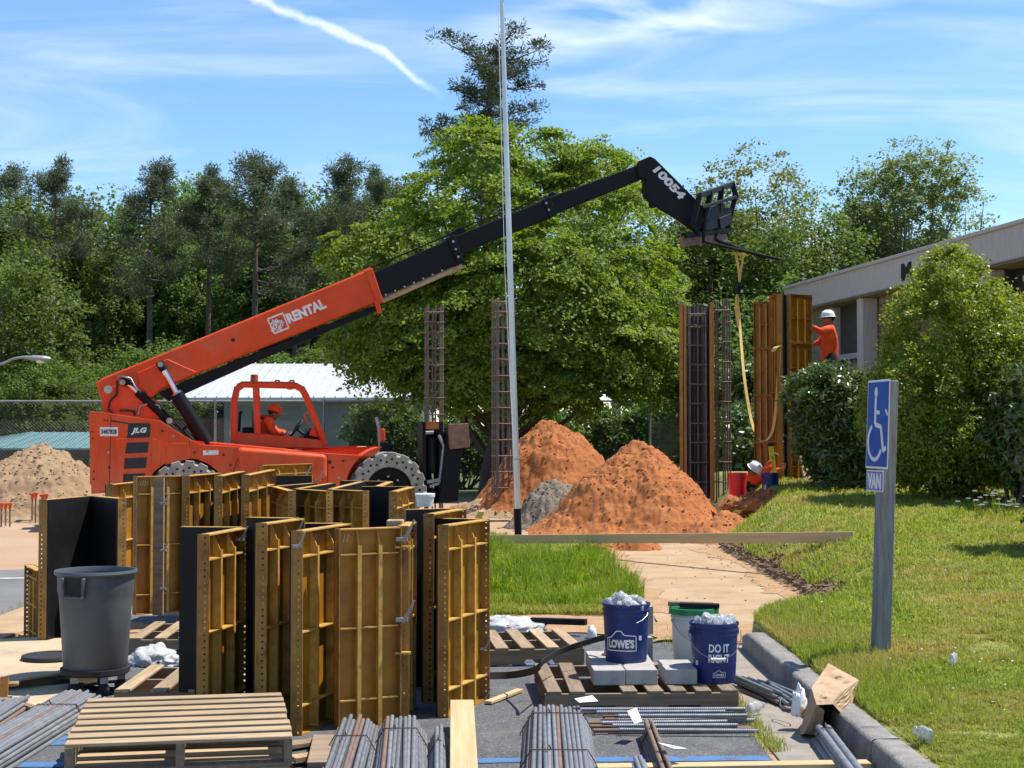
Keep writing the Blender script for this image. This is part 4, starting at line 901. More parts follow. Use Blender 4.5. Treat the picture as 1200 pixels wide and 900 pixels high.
for x0, x1 in ((8.9, 10.9), (11.9, 14.3), (14.4, 17.4)):
    wf = bb('window', x0, x1, .60, .66, .9, 4.7, M['darkpanel'])
    k = 3; s = (x1 - x0) / k
    for i in range(k): bb('pane', x0 + i * s + .05, x0 + (i + 1) * s - .05, .58, .60, 1.0, 4.6, M['glass'], parent=wf)
    bb('window_frame', x0, x1, .5, .58, 4.62, 4.74, M['stucco'], .008, parent=wf)
bb('drip_edge', -.02, LB, -.02, .03, 4.955, 4.985, M['galv'])
def px2bx(px): return (40 - 13.87 / ((px - 600) / FPX + .162)) / .987
x0 = px2bx(1057.5)
lettering('M', (x0, -.012, 5.06), (1, 0, 0), (0, 0, 1), .50, .38, M['decal'], bld, bold=.05, t=.012)
fl = empty('floodlight', (0, 0, 0), 0, 'dark floodlight on the roof edge of the grey building', 'floodlight')
p = W(977, 316, 38.3); fl.location = (p.x + .3, p.y, 5.68); fl.scale = (.6, .6, .7)
b = MB(); b.tube([(0, 0, 0), (0, 0, .2)], .03); b.build('bracket', M['black'], fl)
b = MB(); b.prism([(-.26, .16), (.22, .2), (.26, .46), (-.2, .50)], -.12, .12); b.build('lamp_head', M['black'], fl, bevel=.02)
b = MB(); b.box((-.25, 0, .33), (.03, .2, .26)); b.build('lens', M['glass'], fl)

# ------------------------------------------------------------------ barn and pavilion
bx0, bx1 = W(203, 467, 58).x, W(492, 467, 58).x
barn = empty('barn', (0, 58, 0), 0, 'long grey shed with white ribbed metal roof behind the cab', 'building')
b = MB(); b.box(((bx0 + bx1) / 2 + 1, 4, .9), (bx1 - bx0 - 2, 8, 4.4)); b.build('wall', M['barnwall'], barn)
b = MB(); b.box((bx0 + 1.0, 3.2, .5), (2.1, 6, 3.6)); b.build('annex_wall', M['redbrick'], barn)
ez, rz_ = 3.1, 4.72
b = MB(); b.add([(bx0 - .3, -.4, ez), (bx1 + .3, -.4, ez), (bx1 + .3, 6, rz_), (bx0 + 1.2, 6, rz_), (bx0 - .3, -.4, ez - .12), (bx1 + .3, -.4, ez - .12), (bx1 + .3, 6, rz_ - .12), (bx0 + 1.2, 6, rz_ - .12)], [(0, 1, 2, 3), (7, 6, 5, 4), (0, 4, 5, 1), (1, 5, 6, 2), (2, 6, 7, 3), (3, 7, 4, 0)]); rf = b.build('roof', M['barnroof'], barn)
b = MB(); xx = bx0 + .1
while xx < bx1:
    t0 = max(0.0, min(1.0, 0.0)); b.bar((xx + (1.2 if xx < bx0 + 1.3 else 0) * 0, -.38, ez + .03), (xx + max(0, (bx0 + 1.3 - xx)) * 1.0, 5.95, rz_ + .03), .04, .05); xx += .42
o = b.build('standing_seams', M['barnroof'], rf); o['kind'] = 'stuff'
b = MB(); b.box((W(500, 520, 58).x, -.03, .6), (2.6, .06, 2.2)); b.build('door', M['brownwood'], barn)
pv = empty('pavilion', (W(60, 520, 50).x, 50, -1.4), 0, 'low pavilion with a teal metal roof behind the tan soil pile', 'building')
b = MB(); b.add([(-3.4, -1.6, 2.62), (3.2, -1.6, 2.62), (3.2, 1.2, 3.15), (-1.0, 1.2, 3.15), (-3.4, -1.6, 2.56), (3.2, -1.6, 2.56), (3.2, 1.2, 3.05), (-1.0, 1.2, 3.05)], [(0, 1, 2, 3), (7, 6, 5, 4), (0, 4, 5, 1), (1, 5, 6, 2), (2, 6, 7, 3), (3, 7, 4, 0)]); rf = b.build('roof', M['tealroof'], pv)
b = MB()
for i in range(16): b.bar((-3.3 + i * .43, -1.59, 2.63), (-1.0 + max(0, i - 4) * .38, 1.19, 3.16), .03, .03)
o = b.build('standing_seams', M['tealroof'], rf); o['kind'] = 'stuff'
b = MB(); b.box((-.1, -1.5, 2.42), (6.4, .12, .28)); b.build('fascia', M['brownwood'], pv)
for x in (-3.1, -1.5, .1, 1.6, 3.0):
    b = MB(); b.box((x, -1.4, 1.14), (.12, .12, 2.28)); b.build('post', M['brownwood'], pv)
b = MB(); b.box((0, .9, .75), (6.2, .1, 1.5)); b.build('back_wall', M['redbrick'], pv)
b = MB()
for i in range(4): b.tube([(-.5 + i * .5, -2.2, 0), (-.5 + i * .5, -2.2, .9), (-.15 + i * .5, -2.2, 1.05)], .03)
tag(b.build('bicycle_rack', M['whitepl']), 'white tubular rack in front of the teal roofed pavilion', 'rack').location = (pv.location.x + 1.6, 50, -1.4)

# ------------------------------------------------------------------ chain link fence
def fence_run(name, x0, x1, Y, h, label, step=3.05, z0=0.0):
    f = empty(name, (x0, Y, z0), 0, label, 'fence'); ln = x1 - x0
    n = int(round(ln / step)); me = None
    for i in range(n + 1):
        if me is None:
            b = MB(); b.tube([(0, 0, -.2), (0, 0, h + .05)], .035, n=8); me = b.mesh('post', M['galv'], 40)
        link_mesh('post', me, f, (ln * i / n, 0, 0))
    b = MB(); b.tube([(0, 0, h), (ln, 0, h)], .026, n=6); b.build('top_rail', M['galv'], f)
    b = MB(); b.tube([(0, -.04, .06), (ln, -.04, .06)], .008, n=4); b.build('tension_wire', M['wiremesh'], f)
    d = .10; vs = []; fs = []; k = 0; w = .0022
    for s in (1, -1):
        t = -h
        while t < ln + h:
            xa, za = (t, 0.05); xb, zb = (t + h, h - .02)
            if s < 0: xa, xb = t + h, t
            # clip in x
            def cl_(xa, za, xb, zb):
                if xa > xb: xa, za, xb, zb = xb, zb, xa, za
                if xb < 0 or xa > ln: return None
                if xa < 0: za = za + (zb - za) * (0 - xa) / (xb - xa); xa = 0
                if xb > ln: zb = za + (zb - za) * (ln - xa) / (xb - xa); xb = ln
                return xa, za, xb, zb
            c = cl_(xa, za, xb, zb)
            if c:
                xa, za, xb, zb = c
                vs += [(xa, -.04 - w, za), (xa - w * s, -.04 + w, za + w), (xa + w * s, -.04 + w, za - w), (xb, -.04 - w, zb), (xb - w * s, -.04 + w, zb + w), (xb + w * s, -.04 + w, zb - w)]
                fs += [(k, k + 1, k + 4, k + 3), (k + 1, k + 2, k + 5, k + 4), (k + 2, k, k + 3, k + 5)]; k += 6
            t += d
    b = MB(); b.add(vs, fs); o = b.build('wire_mesh', M['wiremesh'], f); o['kind'] = 'stuff'
    return f
fence_run('chain_link_fence', -14.6, 7.0, 42.0, 2.62, 'tall chain link fence with steel posts running behind the telehandler', z0=0.0)
# ------------------------------------------------------------------ telehandler
TA = math.radians(15)
TR = Vector((-6.07, 27.22, 0))
tele = empty('telehandler', TR, TA, 'large orange telehandler with its black boom raised to the right', 'telehandler', None)
_ex = Vector((math.cos(TA), math.sin(TA), 0)); _ey = Vector((-math.sin(TA), math.cos(TA), 0))
def th(px, py, ly):
    d = ray(px, py); s = (ly - (CAM - TR).dot(_ey)) / d.dot(_ey); p = CAM + d * s - TR
    return (p.dot(_ex), p.z)
def thp(pts, ly): return [th(a, b, ly) for a, b in pts]
def tv(px, py, ly):
    a = th(px, py, ly); return Vector((a[0], ly, a[1]))
def tprism(name, pts, l0, l1, m, parent=tele, bevel=0.0, ref=None, seg=2):
    b = MB(); b.prism(thp(pts, l0 if ref is None else ref), l0, l1); return b.build(name, m, parent, bevel=bevel, seg=seg)
def smooth_path(pts, k=6):
    pts = [Vector(p) for p in pts]; out = []
    for i in range(len(pts) - 1):
        p0 = pts[max(i - 1, 0)]; p1 = pts[i]; p2 = pts[i + 1]; p3 = pts[min(i + 2, len(pts) - 1)]
        for j in range(k):
            t = j / k; out.append(.5 * ((2 * p1) + (p2 - p0) * t + (2 * p0 - 5 * p1 + 4 * p2 - p3) * t * t + (3 * p1 - p0 - 3 * p2 + p3) * t ** 3))
    out.append(pts[-1]); return out
RXM = Matrix.Rotation(PI / 2, 4, 'X')
# wheels
fw_ = th(456, 574.5, -1.2); rw_ = th(218, 586, -1.2)
def wheel(lx, lz, ly, sgn):
    t = empty('wheel', (lx, ly, lz)); t.parent = tele
    Mx = RXM if sgn < 0 else Matrix.Rotation(-PI / 2, 4, 'X')
    b = MB(); b.lathe([(.42, -.2), (.62, -.2), (.655, -.16), (.655, .16), (.62, .2), (.42, .205), (.41, .12)], 48, Mx); b.build('tyre', M['tyre'], t, smooth=40)
    b = MB()
    for k in range(17):
        a = 2 * PI * k / 17
        for s, o in ((1, 0), (-1, .5)):
            an = a + o * 2 * PI / 17; c = Vector((math.cos(an) * .662, math.sin(an) * .662, s * .098))
            R = Matrix.Rotation(an, 4, 'Z')
            vs = []
            for (r_, z_, w_l) in ((-.05, -.105, .080), (-.05, .105, .095), (.034, -.10, .062), (.034, .105, .075)):
                vs += [(r_, -w_l, z_), (r_, w_l, z_)]
            vs = [R @ Vector(p) + c for p in vs]
            b.add(vs, [(0, 1, 3, 2), (4, 6, 7, 5), (0, 4, 5, 1), (2, 3, 7, 6), (0, 2, 6, 4), (1, 5, 7, 3)], Mx)
    o = b.build('tread_lugs', M['tyre'], t, bevel=.012, seg=1); o['kind'] = 'stuff'
    b = MB()
    for ring, nh, off in ((.565, 17, 0), (.515, 17, .5)):
        for k in range(nh):
            a = 2 * PI * (k + off) / nh; b.lathe([(.024, .196), (.024, .209)], 8, Mx @ Matrix.Translation((ring * math.cos(a), ring * math.sin(a), 0)), cap1=True)
    o = b.build('sidewall_hole_discs', M['rubber'], t); o['kind'] = 'stuff'  # raised dark discs stand in for the shade inside the sidewall holes
    b = MB(); b.lathe([(.43, .203), (.41, .212), (.39, .10), (.18, .06), (.17, .16), (.10, .18), (0.001, .18)], 32, Mx); b.lathe([(.42, -.19), (.2, -.15), (.001, -.15)], 24, Mx); b.build('rim', M['black'], t, smooth=35)
    for k in range(8):
        a = 2 * PI * k / 8
        b = MB(); b.lathe([(.022, .05), (.022, .10), (.001, .10)], 6, Mx @ Matrix.Translation((.25 * math.cos(a), .25 * math.sin(a), 0))); b.build('wheel_nut', M['steel'], t)
for lx, lz in (fw_, rw_):
    wheel(lx, lz, -1.0, -1); wheel(lx, lz, 1.0, 1)
for lx, lz in (fw_, rw_):
    b = MB(); b.tube([(lx, -.85, lz), (lx, .85, lz)], .16, n=12); b.build('axle', M['black'], tele)
LBm, LB2 = -.33, -.28
# chassis and counterweight (side outline from rear to front)
def arch(c, r, a0, a1, n=12): return [(c[0] + r * math.cos(math.radians(a0 + (a1 - a0) * i / n)), c[1] + r * math.sin(math.radians(a0 + (a1 - a0) * i / n))) for i in range(n + 1)]
L0 = -1.16
top = thp([(104, 486), (106, 482), (116, 482.5), (174, 491), (187, 492.5), (221, 514), (236, 521), (281, 524), (381, 531), (437, 534.5)], L0)
zb = .46
fr = [(fw_[0] - .20, top[-1][1])]
front_arch = arch(fw_, .80, 100, 200)
rear_arch = arch(rw_, .74, -2, 184)
poly = top + [p for p in front_arch if p[0] < fw_[0] - .05] + [(fw_[0] - .80, zb + .05), (rw_[0] + .95, zb)] + [(rw_[0] + .80, zb + .12)] + rear_arch + [(rw_[0] - .78, zb + .25), th(107, 579, L0)]
# counterweight / engine-side shell and inner chassis
b = MB(); b.prism(poly, L0, -.62); b.build('chassis_side', M['orange'], tele, bevel=.03)
b = MB(); b.prism(poly, .62, 1.16); b.build('chassis_side', M['orange'], tele, bevel=.03)
cx0 = top[0][0] + .02
b = MB(); b.prism([(cx0, .8), (cx0, top[2][1] - .06), (rw_[0] - .7, top[3][1] - .08), (rw_[0] - .4, top[4][1] - .3), (fw_[0] + .1, top[7][1] - .22), (fw_[0] + .1, .75), (rw_[0] + .9, .55)], -.618, .618); b.build('chassis_centre', M['orange'], tele, bevel=.02)
# side decals
def decal(pts, m, name='vent_grille', d=.006):
    b = MB(); b.prism(thp(pts, L0), L0 - d, L0 - .001); return b.build(name, m, tele)
decal([(150.5, 496), (174, 496), (176.5, 498), (175.5, 512.5), (149, 513.5)], M['decal'], 'brand_plate')
decal([(130, 492.2), (152, 495.8), (152, 497.4), (130, 494.0)], M['decal'], 'stripe')
for pts in ([(149, 519), (174.5, 518), (173, 530.5), (146.5, 531.5)], [(146, 537), (172.5, 536), (171, 548.5), (143.5, 549.5)], [(143.5, 555.5), (170, 554.5), (169, 563), (141.8, 565)]): decal(pts, M['decal'])
for px, py in ((122.5, 492.3), (126, 492.8), (108.3, 506), (108.5, 514), (109.8, 552.5), (109.8, 561.5)): decal([(px - 1, py - 1.1), (px + 1, py - .9), (px + 1, py + 1.1), (px - 1, py + .9)], M['decal'], 'bolt_head')
for px, py in ((179, 532.5), (213, 530.5)): decal([(px - 2, py), (px + 5.5, py - .4), (px + 5.5, py + 1.6), (px - 2, py + 2)], M['decal'], 'small_decal')
pl = decal([(117, 500.6), (138.2, 500.6), (138.2, 511), (117, 511)], M['white'], 'number_plate', .01)
def tlet(s, p0, p1, p2, ly, m, bold=.03, shear=0, t=.006, parent=tele, spacing=1.0):
    """lettering on the near side: p0 lower left, p1 lower right, p2 upper left (pixels)"""
    a = tv(*p0, ly); bq = tv(*p1, ly); c = tv(*p2, ly)
    return lettering(s, a, bq - a, (c - a) - (bq - a).normalized() * (c - a).dot((bq - a).normalized()), (bq - a).length, (c - a).length, m, parent, bold, shear, t, spacing=spacing)
tlet('3487828', (118.5, 508.6), (136.8, 508.6), (118.5, 503.2), L0 - .013, M['decal'], .02)
tlet('JLG', (153.5, 509.5), (172.5, 508.8), (153.5, 501.5), L0 - .008, M['white'], .055, .28, spacing=1.05)
# panel seams: shallow raised access doors
for pts in ([(135, 514), (148, 514), (143, 572), (136, 572)], [(178, 514), (187, 516), (188, 545), (178, 545)], [(194, 520), (221, 519), (222, 538), (205, 541), (194, 545)]):
    b = MB(); b.prism(thp(pts, L0), L0 - .012, L0 - .001); b.build('access_panel', M['orange'], tele, bevel=.012)
for px, py in ((131, 566), (127, 530), (128, 548), (190, 505), (203, 511), (228, 530), (243, 529), (262, 533), (270, 545), (262, 556), (390, 548), (402, 540), (397, 560), (420, 540)):
    b = MB(); q = tv(px, py, L0); b.lathe([(.022, 0), (.022, .014), (.001, .016)], 8, Matrix.Translation(q) @ RXM); b.build('bolt_head', M['steel'] if px % 2 else M['decal'], tele)
for a_, c_ in (((222, 517), (219, 545)), ((283, 526), (260, 590)), ((384, 533), (384, 566)), ((130, 486), (128, 575))):
    b = MB(); b.bar(tv(*a_, L0 - .001), tv(*c_, L0 - .001), .012, .006, up=(0, 1, 0)); b.build('panel_seam', M['decal'], tele)
b = MB(); b.prism(thp([(238, 528), (256, 527.5), (256, 532.5), (238, 533.5)], L0), L0 - .005, L0 - .001); b.build('warning_label', M['white'], tele)
for pts in ([(214, 505), (222, 498), (236, 508), (246, 522)], [(202, 470), (214, 486), (226, 508), (232, 520)], [(150, 470), (168, 476), (190, 498), (214, 512)]):
    b = MB(); b.tube(smooth_path([tv(*p, -.2) for p in pts]), .024, n=7); b.build('hydraulic_hose', M['rubber'], tele, smooth=60)
for k in range(7):
    f_ = k / 6; b = MB(); q = tv(452 + 66 * f_, 345.5 - 28.5 * f_, LB2); b.lathe([(.02, 0), (.02, .012), (.001, .014)], 8, Matrix.Translation(q) @ RXM); b.build('bolt_head', M['steel'], tele)
for px, py in ((531, 283), (534, 292), (537, 301), (640, 238), (643, 246)):
    b = MB(); q = tv(px, py, LB2 - .04 if px < 600 else -.275); b.lathe([(.025, 0), (.025, .012), (.001, .014)], 8, Matrix.Translation(q) @ RXM); b.build('bolt_head', M['steel'], tele)
# engine hood pod
hd = thp([(277.5, 526), (284, 524.5), (382.5, 532.5), (383.5, 537), (383.5, 562), (365, 562), (330, 573), (286, 573)], -1.32)
b = MB(); b.prism(hd, -1.34, -1.165); b.build('engine_hood', M['orange'], tele, bevel=.09, seg=4)
b = MB(); b.lathe([(.035, .0), (.035, .012), (.001, .012)], 10, Matrix.Translation((th(386.5, 541.5, L0)[0], L0, th(386.5, 541.5, L0)[1])) @ RXM); b.build('port_hole', M['decal'], tele)
# front bulkhead, platform in front of the cab
b = MB(); b.prism(thp([(383, 532), (437, 535), (449, 541), (449, 560), (383, 560)], -.6), -.616, .61); b.build('front_deck', M['orange'], tele, bevel=.02)
for px, py, s in ((416, 531, .13), (424, 528, .20), (402, 531, .08)):
    p = tv(px, py, -.3); b = MB(); b.box((0, 0, 0), (s, s * .9, s * .8)); o = b.build('chain_bag', M['sandpath'], tele, bevel=.03); o.location = p
# boom mount
tprism('boom_mount', [(119, 458), (140, 450), (186, 470), (186, 492), (121, 486)], -.46, -.36, M['orange'], bevel=.01)
tprism('boom_mount', [(119, 458), (140, 450), (186, 470), (186, 492), (121, 486)], .36, .46, M['orange'], bevel=.01)
# boom sections
s1 = [(112.5, 449), (119, 443.5), (428, 317.5), (437, 315), (448, 352), (443, 353.5), (231, 438), (190, 456), (172, 470), (152, 486), (123, 485), (117, 463)]
tprism('boom_section', s1, LBm, -LBm, M['orange'], bevel=.03)
tprism('boom_collar', [(427.5, 317), (436.5, 314), (449.5, 353), (445, 356), (441, 353.5)], LBm - .05, -LBm + .05, M['orange'], bevel=.015)
tprism('collar_tab', [(438, 352), (444, 350.5), (447.5, 367), (443.5, 367.5)], LBm - .05, LBm + .06, M['orange'], bevel=.01)
tprism('collar_lug', [(415, 322), (434, 312.5), (436, 317), (418, 325)], -.2, .1, M['orange'], bevel=.01)
tprism('gusset_plate', [(160, 437), (188, 424), (196, 420.5), (231, 436), (224, 440), (190, 455), (174, 465), (163, 452)], LBm - .035, LBm - .001, M['orange'], bevel=.02)
tprism('wear_channel', [(186, 460), (232, 440), (444, 356), (447, 362), (300, 424), (198, 470)], LBm + .10, -LBm - .1, M['black'], bevel=.01)
b = MB(); q = tv(273, 398.5, LBm); b.lathe([(.04, 0), (.04, .006), (.001, .006)], 10, Matrix.Translation(q) @ RXM); b.build('inspection_hole', M['decal'], tele)
tprism('boom_section', [(430, 322), (530, 279), (540, 308), (444, 348)], LB2, -LB2, M['black'], bevel=.02)
tprism('boom_collar', [(524, 279), (533, 274.5), (544, 306), (537, 311)], LB2 - .04, -LB2 + .04, M['black'], bevel=.015)
tprism('extension_chain_guide', [(525, 281), (529, 272), (543, 264.5), (546, 271), (534, 278)], -.12, .05, M['black'], bevel=.01)
LB3 = -.24
tprism('boom_section', [(530, 278), (640, 233.5), (648, 254), (540, 297)], LB3, -LB3, M['black'], bevel=.02)
tprism('boom_collar', [(636, 234), (645, 230), (653, 251), (645, 256)], LB3 - .035, -LB3 + .035, M['black'], bevel=.012)
tprism('extension_chain_guide', [(637, 237), (641, 231), (647, 224), (652, 226), (653, 231), (646, 236)], -.1, .05, M['black'], bevel=.012)
LB4 = -.20
tprism('boom_section', [(642, 231.5), (755, 190.5), (757, 208), (650, 251)], LB4, -LB4, M['black'], bevel=.02)
for p0, p1, r in (((447, 352), (541, 311), .062),):
    b = MB(); b.tube([tv(*p0, -.05), tv(*p1, -.05)], r, n=12); b.build('extension_rod', M['rod'], tele, smooth=40)
b = MB(); b.bar(tv(446, 346, -.05), tv(541, 305.5, -.05), .2, .03); b.build('rod_carrier', M['black'], tele)
for p0, p1 in (((428, 316), (528, 274)), ((543, 266), (640, 230))):
    b = MB(); b.tube([tv(*p0, 0), tv((p0[0] + p1[0]) / 2, (p0[1] + p1[1]) / 2 + .8, 0), tv(*p1, 0)], .014, n=6); b.build('retract_chain', M['black'], tele)
# boom head
hdp = [(746.5, 192), (749, 188.5), (762, 183), (768, 186), (825, 243), (829, 254), (826, 266), (815, 272.5), (793, 257), (763, 239), (754.5, 231), (753, 226), (757, 210), (748, 207)]
tprism('boom_head', hdp, -.26, -.20, M['black'], bevel=.012); tprism('boom_head', hdp, .20, .26, M['black'], bevel=.012)
tprism('head_web', [(756, 190), (764, 188), (820, 246), (816, 262), (795, 250), (764, 230), (760, 212)], -.199, .199, M['black'])
tlet('10054', (764.4, 200.2), (797.5, 235.2), (771.4, 193.2), -.265, M['white'], .05, .12, spacing=1.05)
for px, py, r in ((757, 224, .10), (764, 240, .07), (820, 258, .09)):
    b = MB(); b.tube([tv(px, py, -.30), tv(px, py, .30)], r, n=12); b.build('head_pin', M['black'], tele, smooth=40)
b = MB(); b.tube([tv(796, 256, 0), tv(806, 264, 0)], .075, n=10); b.tube([tv(805, 263, 0), tv(822, 276, 0)], .05, n=10); b.build('tilt_cylinder', M['rod'], tele, smooth=40)
# carriage, swung so that its frame shows; measured across depth too
tipY = (TR + _ex * th(830, 260, 0)[0]).y
def CW(px, py, dY=0.0):
    p = W(px, py, tipY + dY) - TR; return Vector((p.dot(_ex), p.dot(_ey), p.z))
fk = empty('fork_carriage', (0, 0, 0)); fk.parent = tele
def cbar(name, p0, p1, w, h, m=M['black']):
    b = MB(); b.bar(CW(*p0), CW(*p1), w, h); return b.build(name, m, fk, bevel=.008, seg=1)
cbar('lower_beam', (799, 283, -.6), (850, 278, .7), .10, .20, M['barkrust'])
cbar('lower_beam', (801, 276, -.62), (852, 270, .68), .12, .10)
cbar('upper_beam', (820, 229, -.6), (858, 216, .7), .08, .10); cbar('middle_beam', (822, 243, -.5), (862, 231, .65), .07, .07)
for p0, p1 in (((858, 214, .7), (862.5, 230, .68)), ((862, 229, .68), (850, 276, .7)), ((820, 228, -.6), (812, 262, -.55)), ((833, 224, -.2), (822, 276, -.1)), ((846, 219, .25), (838, 276, .3)), ((856, 246, .6), (834, 250, .1))):
    cbar('upright', p0, p1, .07, .11)
cbar('back_plate', (822, 258, -.25), (848, 252, .4), .07, .46)
cbar('side_plate', (812, 268, -.4), (826, 252, -.2), .06, .30); cbar('tie_bar', (842, 262, .2), (856, 256, .6), .08, .22)
for p0, p1 in (((834, 240, -.05), (819, 262, -.1)), ((829, 238, -.1), (815, 258, -.15))):
    b = MB(); b.tube([CW(*p0), CW(*p1)], .03, n=8); b.build('hydraulic_line', M['steel'], fk)
for p0, p1 in (((824, 283, -.3), (913, 304, 1.1)), ((838, 281, .3), (897, 302.5, 1.25))):
    b = MB(); b.bar(CW(*p0), CW(*p1), .10, .04); b.build('fork_tine', M['black'], fk, bevel=.01, seg=1)
    cbar('fork_shank', (p0[0] + 4, p0[1] - 42, p0[2]), p0, .10, .06)
# lift and compensating cylinders
def cyl(name, p0, p1, r, m, ly, n=14):
    b = MB(); b.tube([tv(*p0, ly), tv(*p1, ly)], r, n=n); return b.build(name, m, tele, smooth=40)
cyl('lift_cylinder', (207, 462), (244, 522), .125, M['black'], -.50); cyl('lift_rod', (189, 428), (210, 466), .055, M['chrome'], -.50); cyl('rod_eye', (186.5, 424), (192.5, 434), .075, M['black'], -.50)
cyl('cylinder_collar', (206, 460), (213.5, 471), .10, M['steel'], -.5)
cyl('slave_cylinder', (160.5, 459), (199, 493.5), .075, M['black'], -.48); cyl('slave_rod', (146, 446), (162, 461), .045, M['chrome'], -.48); cyl('slave_cylinder_eye', (141, 446), (156, 450), .06, M['black'], -.48)
for px, py, r in ((126.5, 456.5, .075), (143.5, 448, .05), (188, 427, .05), (198.5, 493, .055)):
    b = MB(); b.tube([tv(px, py, -.60), tv(px, py, -.3)], r, n=14); b.build('pivot_pin', M['steel'], tele, smooth=40)
for pts in ([(138, 444), (139, 440), (153, 443.5), (161, 458)], [(137, 446), (137, 462), (129, 470), (127, 480), (133, 484)], [(162, 486), (164, 476), (174, 473), (186, 475), (191, 487)], [(158, 487), (157, 482), (148, 481), (140, 481)], [(205, 496), (212, 503), (222, 512)]):
    b = MB(); b.tube([tv(*p, -.52) for p in pts], .022, n=7); b.build('hydraulic_hose', M['steel'] if pts[0][0] in (138, 162) else M['rubber'], tele, smooth=60)
# cab
cabn, cabf = .12, 1.08
cab = empty('cab', (0, 0, 0)); cab.parent = tele
def ring(ly):
    pts = [(274, 519), (274.5, 470), (277.5, 456), (285, 450.5), (346, 452), (354, 456), (359, 465), (382, 523)]
    return [tv(a, b_, ly) for a, b_ in pts]
for ly in (cabn, cabf):
    r = ring(ly); b = MB()
    for i in range(len(r) - 1): b.bar(r[i], r[i + 1], .12, .125, up=(0, 1, 0))
    for p in r[1:-1]: b.box(p, (.115, .12, .115))
    b.build('cab_frame', M['orange'], cab, bevel=.035, seg=3)
    b = MB(); b.bar(tv(300, 452, ly), tv(302, 510, ly), .12, .15, up=(0, 1, 0)); b.build('door_pillar', M['orange'], cab, bevel=.03, seg=2)
    b = MB(); b.prism([(p.x, p.z) for p in [tv(a, c, ly) for a, c in ((274, 507), (306, 508), (376.5, 515.5), (384, 526), (281, 524), (275, 519))]], ly - .045, ly + .045); b.build('door_panel', M['orange'], cab, bevel=.02)
for i in (1, 3, 4, 6): pass
b = MB(); a0 = ring(cabn)
for (px, py) in ((285, 450.5), (346, 452), (276, 508), (380, 518)):
    b.bar(tv(px, py, cabn), Vector((tv(px, py, cabn).x, cabf, tv(px, py, cabn).z)), .10, .10)
b.build('cross_member', M['orange'], cab, bevel=.02)
rp = ring(cabn); b = MB(); b.box(((rp[3].x + rp[4].x) / 2, (cabn + cabf) / 2, rp[3].z + .035), (rp[4].x - rp[3].x, cabf - cabn, .05)); b.build('roof', M['orange'], cab, bevel=.02)
p = tv(298, 446, .5); b = MB(); b.lathe([(.10, -.06), (.10, -.02), (.075, -.02), (.07, .11), (.001, .12)], 14, Matrix.Translation(p)); b.build('beacon', M['brass'], cab, smooth=40)
for px in (322, 339):
    b = MB(); b.tube([tv(px, 449, .3), tv(px + 1, 446, .3), tv(px + 5, 446, .3), tv(px + 6, 449, .3)], .018, n=6); b.build('lifting_eye', M['orange'], cab)
b = MB(); q = tv(308, 519, .6); b.box((q.x, .6, q.z), (.5, .5, .14)); b.build('seat', M['rubber'], cab, bevel=.04)
q = tv(301, 500, .6); b = MB(); b.box((q.x - .02, .6, q.z), (.12, .46, .62)); b.build('seat_backrest', M['rubber'], cab, bevel=.04)
b = MB(); R = Matrix.Translation(tv(347, 502, .6)) @ Matrix.Rotation(math.radians(-52), 4, 'Y')
pts = [(.2 * math.cos(k * PI / 10), .2 * math.sin(k * PI / 10), 0) for k in range(21)]; b.tube(pts, .018, n=6, M=R); b.tube([(-.2, 0, 0), (.2, 0, 0)], .015, n=6, M=R); b.tube([(0, 0, 0), (0, 0, -.42)], .03, n=8, M=R); b.build('steering_wheel', M['rubber'], cab, smooth=60)
b = MB(); b.prism(thp([(352, 514), (362, 501), (372, 506), (377, 515)], .6), .25, .95); b.build('dashboard', M['black'], cab, bevel=.02)
b = MB(); b.prism(thp([(362, 510), (366, 500), (376, 511), (374, 513)], .2), .18, .24); b.build('side_cover', M['orange'], cab, bevel=.01)
b = MB(); b.tube([tv(363, 500, .15), tv(356, 486, .15), tv(361, 483, .15)], .016, n=6); b.build('mirror_arm', M['orange'], cab)
b = MB(); b.tube([tv(280, 506, .6), tv(281, 485, .6), tv(283, 482, .6)], .03, n=6); b.build('hand_rail', M['black'], cab)
b = MB(); b.box(tv(293, 505, .5), (.28, .2, .14)); b.build('control_box', M['black'], cab, bevel=.02)
# mirror and lamp by the front wheel
b = MB(); b.tube([tv(441, 489, -.2), tv(444, 500, -.2), tv(446, 528, -.2)], .04, n=8); b.build('front_mirror_post', M['galv'], tele, smooth=50)
b = MB(); b.box(tv(448, 510, -.2), (.10, .12, .26)); b.build('lamp_guard', M['orange'], tele, bevel=.03)
b = MB(); b.box(tv(450, 524, -.2), (.17, .2, .22)); b.build('head_lamp', M['black'], tele, bevel=.03)
# stabiliser
LS = -.75
tprism('stabiliser_housing', [(495, 494), (499, 494), (500, 588), (496, 580)], LS, -.3, M['black'], bevel=.01)
tprism('stabiliser_housing', [(515, 494), (519.5, 494), (519, 588), (514, 588)], LS, -.3, M['black'], bevel=.01)
tprism('housing_back', [(496, 494), (519, 494), (519, 586), (497, 586)], -.29, -.22, M['black'])
tprism('housing_cap', [(496, 494), (519, 494), (518, 503), (498, 503)], -.72, -.31, M['soil'])
b = MB(); b.tube([tv(506, 512, -.55), tv(506.5, 555, -.55)], .11, n=14); b.build('stabiliser_cylinder', M['black'], tele, smooth=40)
b = MB(); b.tube([tv(506.5, 555, -.55), tv(508, 572, -.55)], .05, n=10); b.build('stabiliser_rod', M['chrome'], tele, smooth=40)
b = MB(); b.tube([tv(498, 507, -.7), tv(508, 506.5, -.7)], .035, n=8); b.tube([tv(514, 510, -.75), tv(520, 522, -.75), tv(515, 566, -.75)], .03, n=8); b.build('stabiliser_link', M['galv'], tele, smooth=50)
